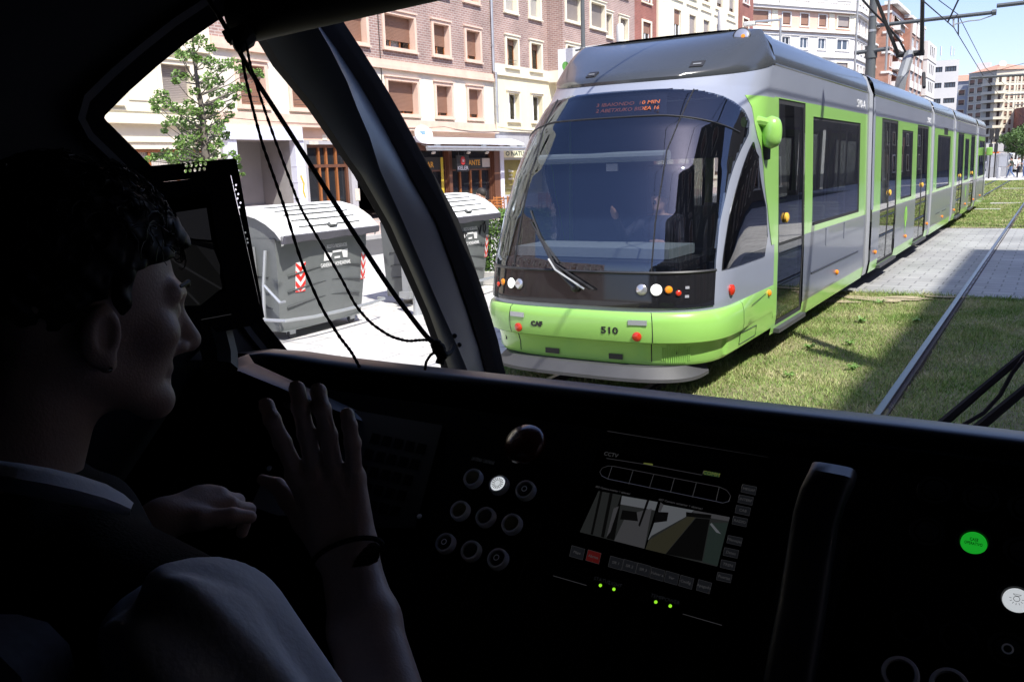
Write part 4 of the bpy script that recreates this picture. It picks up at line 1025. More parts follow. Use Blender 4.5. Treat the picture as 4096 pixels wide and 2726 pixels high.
# windscreen: one sheet of dark glass, black band low down, destination band high up
ws = patch('windscreen', lambda z: -gt(z), gt, 1.13, 2.735, 70, 60, 0.010, 0.03).build('windscreen', T, smooth=60)
b = patch('black_panel', lambda z: -gt(z), gt, 0.825, 1.128, 60, 8, 0.012, 0.03); b.build('lamp_panel', T, smooth=60)
b = MB().use('tram_dark')
for s in (-1, 1):
    f1 = itp([1.13, 1.54, 2.17, 2.46, 2.72], [0.27, 0.28, 0.31, 0.37, 0.43])
    b.tube([S(s * f1(z), z, 0.013) for z in np.linspace(1.13, 2.72, 24)], 0.007, 5)
b.tube([S(t, 2.485 - 0.50 * max(0, abs(t) - 0.25) ** 1.6, 0.013) for t in np.linspace(-0.76, 0.76, 40)], 0.008, 5)
b.tube([S(t, 1.128, 0.013) for t in np.linspace(-0.735, 0.735, 40)], 0.014, 5)
b.build('glass_joint', ws)
b = patch('black_panel', lambda z: -0.30, lambda z: 0.30, 2.50, 2.70, 24, 6, -0.03, 0.02); db = b.build('destination_box', T, smooth=60)
for k, (bd, z, w) in enumerate((('3 IBAIONDO  10 MIN', 2.61, 0.62), ('2 ABETXUKO BIDEA 16', 2.555, 0.62))):
    text('led_text', bd, 0.06, frame(S(0.1, z, -0.015), (1, 0.05, 0), SN(0.1, z).cross(Vector((1, 0.05, 0))) * 1.0), 'dest_led', db, width=w)
for s in (-1, 1):
    b = patch('dark_glass', lambda z: s * dl(z), lambda z: s * dr(z), 1.12, 2.23, 20, 24, 0.008, 0.03); b.build('side_window', T, smooth=60)
    # green piece in front of the door
    gl_ = itp([1.21, 1.6, 2.0, 2.22, 2.41, 2.54, 2.60, 2.65], [1.90, 1.70, 1.36, 0.985, 0.885, 0.83, 0.79, 0.74])
    b = patch('tram_green', lambda z: s * gl_(z), lambda z: s * 2.0, 1.21, 2.665, 26, 26, 0.006, 0.02); b.build('green_panel', T, smooth=60)
# bumper: overhanging beam with a recessed apron under it
b = MB().use('tram_green')
prof = [(0.515, 0.0), (0.505, 0.02), (0.52, 0.045), (0.58, 0.055), (0.70, 0.05), (0.765, 0.035), (0.785, 0.012), (0.785, 0.0)]
ts = np.concatenate([np.linspace(-2, -1, 10), np.linspace(-0.98, 0.98, 80), np.linspace(1, 2, 10)])
def lift(t): a = abs(t); return 0.0 if a < 0.9 else -0.0
b.loft([[S(t, z, o * (1 if abs(t) < 1 else max(0.12, 1 - (abs(t) - 1) * 2.2))) for z, o in prof] for t in ts], False); bu = b.build('bumper', T, smooth=40)
b = MB().use('tram_green')
def botz(t): return 0.30 if abs(t) < 1.1 else 0.30
pr2 = lambda t: [(0.515, 0.004), (0.50, -0.02 if abs(t) < 0.9 else 0.0), (0.42, -0.03 if abs(t) < 0.9 else 0.0), (0.33, -0.02 if abs(t) < 0.9 else 0.0), (0.295, -0.035)]
b.loft([[S(t, z, o) for z, o in pr2(t)] for t in ts], False); ap = b.build('apron', T, smooth=40)
b = MB().use('tram_dark')
for s in (-1, 1):
    b.tube([S(s * 0.27, z, o + 0.0005) for z, o in prof[2:7]], 0.004, 4); b.tube([S(s * 0.27, z, o + 0.001) for z, o in pr2(0)[1:4]], 0.005, 4)
    b.tube([S(s * 1.0, z, o + 0.0005) for z, o in prof[2:7]], 0.0025, 4)
    b.tube([S(s * 1.75, 0.735, 0.008), S(s * 1.28, 0.70, 0.03)], 0.003, 4)
    b.tube([S(s * t, z, 0.004) for t, z in ((1.05, 0.47), (1.5, 0.46), (1.5, 0.36), (1.05, 0.36), (1.05, 0.47))], 0.003, 4)
b.build('panel_gap', bu)
b = MB().use('tram_green')
for k in range(14):
    t = 0.335 + 0.205 * k / 13; h = 0.085 if 1 < k < 12 else 0.06
    b.tube([S(t, 0.405 - h, -0.018), S(t, 0.405 + h, -0.022)], 0.0055, 4)
b.build('grille', ap)
b = MB().use('tram_dark')
for t in (-0.07, 0.09): b.poly([S(t - 0.028, 0.335, -0.008), S(t + 0.028, 0.335, -0.008), S(t + 0.028, 0.385, -0.016), S(t - 0.028, 0.385, -0.016)])
b.build('tow_slot', ap, smooth=None)
for t in (-0.205, 0.19):
    b = MB().use('red_lens'); n = SN(t, 0.58); b.lathe([(0.0, 0.0), (0.042, 0.0), (0.042, 0.012), (0.03, 0.02), (0.0, 0.022)], S(t, 0.575, 0.052), n, 16, False); b.build('reflector', bu)
    b = MB().use('galv'); q = S(t * 1.02, 0.70, 0.053); x = (S(t + 0.01, 0.7, 0.05) - S(t - 0.01, 0.7, 0.05)).normalized(); b.obox(q, x * 0.085, n * 0.004, UZ * 0.022); b.build('number_plate', bu, smooth=None)
def surf_text(nm, body, t, z, size, m, par, w=None, o=0.058, bold=0.0):
    x = (S(t + 0.01, z) - S(t - 0.01, z)).normalized(); n = SN(t, z); return text(nm, body, size, frame(S(t, z, o), x, n.cross(x) if n.cross(x).z > 0 else -n.cross(x)), m, par, width=w, bold=bold)
surf_text('lettering', '510', 0.075, 0.615, 0.085, 'tram_dark', bu, 0.165, 0.056, 0.002)
surf_text('lettering', 'CAF', -0.10, 0.625, 0.065, 'tram_dark', bu, 0.13, 0.056, 0.004)
# plow plate under the apron
b = MB().use('tram_plow')
pts = []
for k in range(41):
    a = -1 + 2 * k / 40; x = 1.06 * math.copysign(abs(math.sin(a * math.pi / 2)) ** 0.62, a); y = 7.45 - 0.62 * abs(math.cos(a * math.pi / 2)) ** 0.62
    pts.append((XC + x, y))
b.loft([[Vector((x, y, 0.17)), Vector((x, y, 0.20)), Vector((XC + (x - XC) * 0.93, y + 0.07, 0.29)), Vector((XC + (x - XC) * 0.90, y + 0.2, 0.29)), Vector((XC + (x - XC) * 0.92, y + 0.08, 0.16))] for x, y in pts], False)
b.build('plow', T, smooth=30)
# lamps behind the panel glass
def lamp(nm, t, z, r, m, o=0.016):
    b = MB().use('tram_dark'); n = SN(t, z); c = S(t, z, o - 0.004)
    b.lathe([(r * 1.12, 0), (r * 1.12, 0.008), (r, 0.008)], c, n, 20, False); b.use(m); b.lathe([(r, 0.006), (r * 0.8, 0.016), (r * 0.4, 0.021), (0.0, 0.022)], c, n, 20, False)
    return b.build(nm, T)
for s in (-1, 1):
    lamp('headlight', s * 0.30 if s > 0 else -0.285, 0.985, 0.050, 'lamp_lit'); lamp('headlight', s * 0.22, 0.985, 0.050, 'lamp_off')
    lamp('indicator', s * 0.375, 0.985, 0.034, 'amber_lens'); lamp('tail_lamp', s * 0.44, 0.955, 0.026, 'red_lens')
b = MB().use('clear_lens')
for z in (1.0, 0.925): b.obox(S(0.50, z, 0.016), (S(0.52, z) - S(0.48, z)).normalized() * 0.018, SN(0.5, z) * 0.004, UZ * 0.012)
b.build('step_plate', T, smooth=None)
# wiper
b = MB().use('tram_dark'); b.lathe([(0.045, 0), (0.045, 0.03), (0.02, 0.05)], S(0.0, 0.985, 0.012), SN(0, 0.98), 12)
P = [S(0.0, 0.985, 0.05), S(-0.035, 1.16, 0.05), S(-0.085, 1.34, 0.04), S(-0.19, 1.56, 0.03)]
b.tube(P, [0.022, 0.018, 0.014, 0.008], 6); b.tube([S(0.03, 0.975, 0.05), S(-0.06, 1.22, 0.045)], 0.010, 5); b.tube([S(-0.03, 1.2, 0.03), S(-0.12, 1.42, 0.022), S(-0.215, 1.66, 0.02)], 0.010, 4)
b.use('steel_grey'); b.tube([S(0.012, 0.98, 0.075), S(-0.03, 1.14, 0.072), S(-0.055, 1.235, 0.068)], 0.011, 4); b.build('wiper', T)
# side lamps
for (y, z, m) in ((7.55, 0.92, 'red_lens'), (8.83, 0.725, 'amber_lens'), (12.1, 0.56, 'amber_lens'), (15.0, 0.55, 'amber_lens'), (18.3, 0.54, 'amber_lens'), (21.55, 0.56, 'amber_lens'), (24.6, 0.53, 'amber_lens'), (27.6, 0.53, 'amber_lens'), (31.0, 0.53, 'amber_lens'), (34.1, 0.53, 'amber_lens'), (37, 0.55, 'amber_lens')):
    r = 0.05 if m == 'red_lens' else 0.034
    c = Vector((XC + off(z), y, z)) if y > 8 else S(0.93, z); b = MB().use(m); b.lathe([(r, 0), (r, 0.02), (r * 0.6, 0.032), (0, 0.034)], c + Vector((0.0, 0, 0)), (1, -0.15 if y < 8 else 0, 0), 12, False); b.build('side_lamp', T)
# mirror
b = MB().use('tram_green'); c = Vector((XC + 1.25, 8.62, 2.32))
def egg(u, v):
    a = 2 * math.pi * u; h = -1 + 2 * v; r = max(1e-3, (1 - abs(h) ** 2.6)) ** 0.42
    return c + Vector((0.10 * r * math.cos(a), 0.10 * r * math.sin(a) * (0.75 if math.sin(a) > 0 else 1), 0.155 * h))
b.grid(egg, 24, 14); b.tube([c + Vector((-0.2, -0.25, 0.10)), c + Vector((-0.1, -0.14, 0.11)), c + Vector((0, 0, 0.08))], [0.05, 0.05, 0.04], 8); b.build('mirror', T)
b = MB().use('tram_dark'); b.tube([c + Vector((-0.06, 0.02, -0.12)), c + Vector((-0.07, 0.05, -0.25))], 0.05, 8); b.build('mirror_foot', T)

# ---- the five body sections, walls as one mosaic each, windows and doors cut out
def section(y0, y1, rects, holes, nm='car_body'):
    M_ = None
    for s in (1, -1):
        b = MB()
        ys = sorted({y0, y1, *[v for r in rects for v in r[:2]], *[v for h in holes for v in h[:2]]}); zs = sorted({0.25, 0.30, 0.42, 0.45, 1.1, 1.21, 2.0, 2.68, 2.98, *[v for r in rects for v in r[2:4]], *[v for h in holes for v in h[2:4]]})
        for ya, yb in zip(ys[:-1], ys[1:]):
            for za, zb in zip(zs[:-1], zs[1:]):
                yc, zc = (ya + yb) / 2, (za + zb) / 2
                if not (y0 <= yc <= y1): continue
                if any(h[0] < yc < h[1] and h[2] < zc < h[3] for h in holes): continue
                m = 'tram_green' if zc < 0.42 else 'tram_grey' if zc < 1.21 else 'tram_green' if zc < 2.68 else 'tram_silver'
                for r in rects:
                    if r[0] < yc < r[1] and r[2] < zc < r[3]: m = r[4]
                b.use(m); xa, xb = XC + s * off(za), XC + s * off(zb)
                b.poly([(xa, ya, za), (xa, yb, za), (xb, yb, zb), (xb, ya, zb)])
        for h in holes:
            b.use('rubber'); d = 0.05
            x = lambda z, q: XC + s * (off(z) - q)
            for (p, q) in (((h[0], h[2]), (h[0], h[3])), ((h[0], h[3]), (h[1], h[3])), ((h[1], h[3]), (h[1], h[2])), ((h[1], h[2]), (h[0], h[2]))):
                b.poly([(x(p[1], 0), p[0], p[1]), (x(q[1], 0), q[0], q[1]), (x(q[1], d), q[0], q[1]), (x(p[1], d), p[0], p[1])])
        if s > 0:
            # roof fairing, floor, ceiling, ends
            pf = [(1.155, 2.98), (1.165, 2.995), (1.15, 3.005), (1.145, 3.08), (1.12, 3.17), (1.06, 3.255), (0.97, 3.315), (0.84, 3.355), (0.6, 3.37), (0, 3.375)]
            full = [(XC + x, z) for x, z in pf] + [(XC - x, z) for x, z in reversed(pf[:-1])]
            b.use('tram_roof').loft([[Vector((x, y, z)) for x, z in full] for y in (y0, y1)], False)
            b.use('inner_grey').poly([(XC - 1.1, y0, 0.36), (XC + 1.1, y0, 0.36), (XC + 1.1, y1, 0.36), (XC - 1.1, y1, 0.36)])
            b.use('inner_pale').poly([(XC - 1.1, y0, 2.72), (XC + 1.1, y0, 2.72), (XC + 1.1, y1, 2.72), (XC - 1.1, y1, 2.72)])
            b.use('tram_under').poly([(XC - 1.14, y0, 0.26), (XC + 1.14, y0, 0.26), (XC + 1.14, y1, 0.26), (XC - 1.14, y1, 0.26)])
        o = b.build(nm, T, smooth=25, fix=False)
        if s > 0: M_ = o
        for h in holes:
            kind = h[4]; x = lambda z, q=0.0: XC + s * (off(z) + q)
            zz = [h[2], 1.1, h[3]] if h[2] < 1.1 < h[3] else [h[2], h[3]]
            b = MB()
            def strip(m, ya, yb, za, zb, q):
                b.use(m); L = [za] + ([1.1] if za < 1.1 < zb else []) + [zb]
                for a, c in zip(L[:-1], L[1:]): b.poly([(x(a, q), ya, a), (x(a, q), yb, a), (x(c, q), yb, c), (x(c, q), ya, c)])
            if kind == 'w':
                t = 0.035
                strip('rubber', h[0], h[0] + t, h[2], h[3], -0.012); strip('rubber', h[1] - t, h[1], h[2], h[3], -0.012); strip('rubber', h[0] + t, h[1] - t, h[2], h[2] + t, -0.012); strip('rubber', h[0] + t, h[1] - t, h[3] - t, h[3], -0.012)
                strip('tram_glass', h[0] + t, h[1] - t, h[2] + t, h[3] - t, -0.010); b.build('window', o, smooth=None, fix=False)
            else:
                t = 0.05; n = 2 if h[1] - h[0] > 1.3 else 1
                for k in range(n):
                    ya, yb = h[0] + (h[1] - h[0]) * k / n + 0.006, h[0] + (h[1] - h[0]) * (k + 1) / n - 0.006
                    strip('rubber', ya, ya + t, h[2], h[3], -0.008); strip('rubber', yb - t, yb, h[2], h[3], -0.008); strip('rubber', ya + t, yb - t, h[2], h[2] + t, -0.008); strip('rubber', ya + t, yb - t, h[3] - t, h[3], -0.008)
                    strip('rubber', ya + t, yb - t, 1.17, 1.20, -0.008)
                    strip('tram_glass', ya + t, yb - t, h[2] + t, 1.17, -0.012); strip('tram_glass', ya + t, yb - t, 1.20, h[3] - t, -0.012)
                b.build('door', o, smooth=None, fix=False)
                if s > 0:
                    yb_ = h[0] + 0.32 if n == 1 else (h[0] + h[1]) / 2 + 0.1
                    b = MB().use('button_yellow'); b.lathe([(0.055, 0), (0.055, 0.02), (0.03, 0.035), (0, 0.036)], (x(1.45, -0.008), yb_, 1.45), (1, 0, 0), 12, False); b.build('door_button', o)
                    b = MB().use('tram_plow'); b.box(x(0.3) - 0.02, x(0.3) + 0.06, h[0] - 0.02, h[1] + 0.02, 0.255, 0.30); b.build('door_step', o, smooth=None)
    return M_
D2 = 'd'
A_ = section(9.02, 14.05, [(9.02, 9.16, 0.42, 2.68, 'tram_green'), (13.9, 14.05, 1.21, 2.68, 'tram_green')], [(9.17, 10.28, 0.33, 2.67, 'd'), (10.66, 13.52, 1.28, 2.54, 'w')])
C_ = section(14.62, 21.75, [], [(15.33, 17.0, 0.31, 2.67, 'd'), (17.5, 18.9, 1.28, 2.53, 'w'), (19.52, 21.25, 0.31, 2.67, 'd')])
S_ = section(22.2, 26.6, [(24.3, 25.18, 2.55, 2.72, 'tram_dark')], [(23.06, 25.87, 1.27, 2.53, 'w')])
D_ = section(27.1, 34.25, [], [(27.94, 29.66, 0.31, 2.67, 'd'), (30.15, 31.5, 1.28, 2.53, 'w'), (32.2, 33.7, 0.31, 2.67, 'd')])
E_ = section(34.95, 38.6, [(38.3, 38.6, 0.42, 2.68, 'tram_dark')], [(35.65, 38.2, 1.27, 2.53, 'w')])
# rear end
b = MB().use('tram_silver')
b.loft([[Vector((XC - (S(t, z).x - XC), 38.6 + (9.02 - S(t, z).y) * (1.25 / 2.1), z)) for z in (0.28, 0.5, 0.85, 1.2, 1.6, 2.0, 2.4, 2.75, 2.98)] for t in np.linspace(-1.9, 1.9, 40)], False)
b.use('tram_roof').loft([[(XC + x, 38.6, z), (XC + x * 0.9, 39.4, z - 0.3)] for x, z in ((1.155, 2.98), (1.0, 3.30), (0.88, 3.355), (-0.88, 3.355), (-1.0, 3.30), (-1.155, 2.98))], False)
b.build('rear_cab', T, smooth=40)
b = MB().use('tram_green'); b.rbox(XC + 1.2, XC + 1.42, 38.7, 38.95, 2.0, 2.3, 0.05); b.build('mirror', T)
# joints between the sections
for (ya, yb) in ((14.05, 14.62), (21.75, 22.2), (26.6, 27.1), (34.25, 34.95)):
    b = MB().use('rubber')
    pr = [(1.10, 0.28), (1.13, 0.45), (1.13, 1.1), (1.09, 2.98), (0.98, 3.25), (0.83, 3.32), (0, 3.33)]
    n = 10
    for s in (1, -1):
        b.loft([[Vector((XC + s * (x - (0.03 if k % 2 else 0)), ya + (yb - ya) * k / n, z)) for x, z in pr] for k in range(n + 1)], False)
    b.build('bellows', T, smooth=30)
    b = MB().use('gap_grey')
    for s in (1,): b.loft([[Vector((XC + s * (x + q), y, z)) for x, z in pr[:-1]] for (y, q) in ((ya + 0.005, 0.02), (ya + 0.005, 0.088), (ya + 0.28, 0.088), (ya + 0.28, 0.02))], False)
    b.use('tram_silver'); b.tube([(XC + 1.19, yb - 0.02, 1.25), (XC + 1.15, yb - 0.02, 2.95)], 0.03, 6); b.build('joint_cover', T, smooth=30)
# roof front
b = MB().use('tram_roof')
def upper(t):
    a = abs(t); s = 1 if t >= 0 else -1
    if a <= 0.62: x = 0.93 * a / 0.62; y = 9.0
    elif a <= 1.0: th = (a - 0.62) / 0.38 * math.pi / 2; x = 0.93 + 0.07 * math.sin(th); y = 9.07 - 0.07 * math.cos(th)
    else: x = 1.0; y = 9.07 + (a - 1.0) * 0.35
    return Vector((XC + s * x, y, 3.345 if a < 1 else 3.31))
def rf(u, v):
    t = -2 + 4 * u; z = ztop(t); lo = S(t, z, 0.006); up = upper(t)
    if v < 0.12:
        q = v / 0.12; return lo + Vector((0, 0.0, -0.0)) + (Vector((0, -0.004, 0.045)) * q)
    q = (v - 0.12) / 0.88
    p = (lo + Vector((0, -0.004, 0.045))).lerp(up, q); p.z += 0.05 * math.sin(math.pi * q); return p
b.grid(rf, 96, 14)
b.loft([[upper(-2 + 4 * k / 96), Vector((XC + (upper(-2 + 4 * k / 96).x - XC) * 0.85, upper(-2 + 4 * k / 96).y + 0.1, 3.372)), Vector((XC + (upper(-2 + 4 * k / 96).x - XC) * 0.6, 9.6, 3.375))] for k in range(97)], False)
rfo = b.build('roof_front', T, smooth=35)
def find(px, py):                          # the point of the roof front seen at a pixel
    d = Vector(ray(px, py)).normalized(); best = None
    for i in range(4, 93):
        for j in range(2, 41):
            p = rf(i / 96, j / 42); q = p - Vector(CPOS); e = (q - d * q.dot(d)).length
            if best is None or e < best[0]: best = (e, i / 96, j / 42)
    return best[1:]
for (u, v) in (find(2340, 222), find(2962, 140)):
    p = rf(u, v); n = Vector((0.1, -1, 0.45)).normalized()
    b = MB().use('tram_dark'); b.lathe([(0.085, -0.06), (0.085, 0.01), (0.072, 0.014)], p, n, 20, False); b.use('lamp_off'); b.lathe([(0.072, 0.012), (0.05, 0.02), (0, 0.024)], p, n, 20, False)
    b.use('amber_lens'); b.lathe([(0.022, 0.02), (0.02, 0.034), (0, 0.036)], p + Vector((0.02, 0, -0.02)), n, 10, False); b.build('marker_lamp', rfo)
for (u, v, w) in ((*find(2368, 302), 0.062), (*find(2788, 257), 0.066)):
    p = rf(u, v); x = (rf(u + .01, v) - rf(u - .01, v)).normalized(); y = (rf(u, v + .02) - rf(u, v - .02)).normalized(); n = x.cross(y)
    if n.y > 0: n = -n
    b = MB().use('tram_dark'); b.obox(p + n * 0.004, x * w, n * 0.006, y * 0.055); b.use('steel_grey'); b.obox(p + n * 0.012 - y * 0.012, x * w * 0.6, n * 0.004, y * 0.012); b.build('roof_vent', rfo, smooth=None)
# things on the roof
b = MB().use('tram_dark'); b.rbox(XC - 0.3, XC + 0.55, 11.6, 13.2, 3.36, 3.50, 0.04); b.rbox(XC - 0.3, XC + 0.55, 17.0, 19.6, 3.36, 3.52, 0.04); b.rbox(XC - 0.3, XC + 0.5, 36, 37.5, 3.36, 3.5, 0.04); b.build('roof_box', T)
b = MB().use('white_far'); b.lathe([(0.045, 0.0), (0.045, 0.17), (0.03, 0.2)], on_y(2481, 168, 9.7), UZ, 12); b.build('antenna', T)
q = on_y(2886, 118, 11.0); b = MB().use('white_far'); b.lathe([(0.05, -0.05), (0.05, 0.20), (0.035, 0.23)], q, UZ, 12); b.build('antenna', T)
# pantograph
def pg(px, py, y): return on_y(px, py, y)
k0 = on_x(3600, 318, XC); Yp = k0.y
b = MB().use('steel_grey'); kn = on_y(3637, 216, Yp + 0.9); b.tube([k0 - UZ * 0.3, on_y(3605, 318, Yp), kn], 0.13, 8); b.build('pantograph_lower_arm', T)
b = MB().use('wire_black'); b.tube([kn + Vector((-0.32, 0, 0)), kn + Vector((0.36, 0, 0))], 0.075, 8)
hd = [on_y(3507, 0, Yp - 0.4), on_y(3690, 0, Yp - 0.4)]
for s, h in zip((-0.27, 0.30), hd):
    f = kn + Vector((s, 0, 0)); b.tube([f, f + (h - f) * 1.45], [0.055, 0.045], 6)
a1, a2 = kn + Vector((-0.27, 0, 0)), kn + Vector((0.30, 0, 0)); t1, t2 = a1 + (hd[0] - a1) * 1.45, a2 + (hd[1] - a2) * 1.45
b.tube([t1 + Vector((-0.3, 0, 0)), t2 + Vector((0.3, 0, 0))], 0.05, 6); b.build('pantograph_upper_arm', T)
b = MB().use('wire_black'); b.tube([on_y(3450, 0, Yp - 0.2), on_y(3490, 45, Yp), on_y(3555, 110, Yp + 0.3), on_y(3600, 165, Yp + 0.6), on_y(3622, 208, Yp + 0.8)], 0.03, 5); b.tube([k0 + Vector((0.5, 0.6, -0.2)), kn + Vector((0.35, 0.2, -0.5))], 0.045, 6); b.build('pantograph_cable', T)
# writing on the side
text('lettering', '510-A', 0.16, frame((XC + off(2.8) + 0.003, 13.55, 2.80), (0, 1, 0), (0, 0, 1)), 'white_letter', T, width=0.62)
text('lettering', '510-C', 0.16, frame((XC + off(2.8) + 0.003, 21.3, 2.80), (0, 1, 0), (0, 0, 1)), 'white_letter', T, width=0.55)
mat('logo_green', (0.25, 0.62, 0.05), 0.5)
for yc in (18.25, 30.95):
    b = MB().use('logo_green'); x = XC + off(0.9) + 0.003
    b.poly([(x, yc + 0.17 * math.cos(a) * (1 if math.sin(a) > -0.3 else 0.6), 0.92 + 0.20 * math.sin(a)) for a in np.linspace(0, 2 * math.pi, 24)[:-1]])
    b.use('tram_grey').poly([(x + 0.002, yc + 0.04 * math.cos(a), 0.95 + 0.11 * math.sin(a)) for a in np.linspace(0, 2 * math.pi, 16)[:-1]])
    b.use('logo_green').poly([(x, yc - 0.05, 0.74), (x, yc - 0.01, 0.74), (x, yc + 0.0, 0.60), (x, yc - 0.03, 0.60)]); b.build('emblem', T, smooth=None)
b = MB().use('tram_dark'); x = XC + off(0.7) + 0.002
b.tube([(x, 10.66, 0.715), (x, 13.55, 0.70)], 0.012, 4); b.tube([(x, 23.2, 0.67), (x, 24.0, 0.67)], 0.008, 4); b.tube([(x, 24.6, 0.67), (x, 25.5, 0.67)], 0.008, 4); b.build('hatch_line', T)
for y in (11.45, 12.55):
    b = MB().use('tram_grey'); x = XC + off(1.1); b.box(x - 0.01, x + 0.006, y - 0.06, y + 0.06, 0.98, 1.20); b.build('latch_cover', T, smooth=None)

# ---- inside: cab desk, seat, partition, saloon seats and poles
b = MB().use('inner_pale'); b.box(XC - 0.85, XC + 0.75, 7.25, 7.9, 1.22, 1.31); b.use('tram_dark'); b.box(XC - 0.9, XC + 0.9, 7.1, 7.8, 0.4, 1.21); b.build('cab_desk', T, smooth=None)
b = MB().use('inner_pale'); b.tube([(XC - 0.75, 7.62, 2.13), (XC + 0.6, 7.62, 2.13)], 0.05, 10); b.build('blind_roller', T)
b = MB().use('seat_dark'); b.box(XC - 1.13, XC - 0.15, 9.0, 9.06, 0.4, 2.7); b.box(XC + 0.75, XC + 1.13, 9.0, 9.06, 0.4, 2.7); b.box(XC - 0.15, XC + 0.75, 9.0, 9.06, 2.1, 2.7); b.box(XC - 0.15, XC + 0.75, 9.0, 9.06, 0.4, 1.0); b.build('cab_partition', T, smooth=None)
b = MB().use('seat_dark'); b.rbox(XC - 0.10, XC + 0.42, 8.68, 8.83, 1.0, 2.05, 0.06); b.rbox(XC - 0.10, XC + 0.42, 8.3, 8.75, 0.85, 0.98, 0.06); b.box(XC - 0.0, XC + 0.3, 8.35, 8.65, 0.37, 0.86); b.build('driver_seat', T)
b = MB().use('pvc_white'); b.box(XC - 0.12, XC + 0.0, 7.8, 7.82, 2.0, 2.07); b.build('paper_note', T, smooth=None)
for y in [10.9, 11.8, 12.7, 17.6, 18.5, 23.3, 24.2, 25.1, 30.2, 31.1, 36, 37]:
    for s in (-1, 1):
        b = MB().use('seat_green'); x = XC + s * 0.75; b.rbox(x - 0.25, x + 0.25, y, y + 0.4, 0.75, 0.85, 0.04); b.rbox(x - 0.25, x + 0.25, y + 0.36, y + 0.44, 0.8, 1.45, 0.04); b.box(x - 0.1, x + 0.1, y + 0.1, y + 0.3, 0.37, 0.75); b.build('seat', T)
for y in [10.4, 11.25, 13.2, 15.2, 17.15, 19.35, 21.4, 23.7, 25.4, 27.8, 29.8, 32.0]:
    for s in (-1, 1): MB().use('pole_bright').tube([(XC + s * 0.55, y, 0.37), (XC + s * 0.55, y, 2.72)], 0.02, 6).build('grab_pole', T)
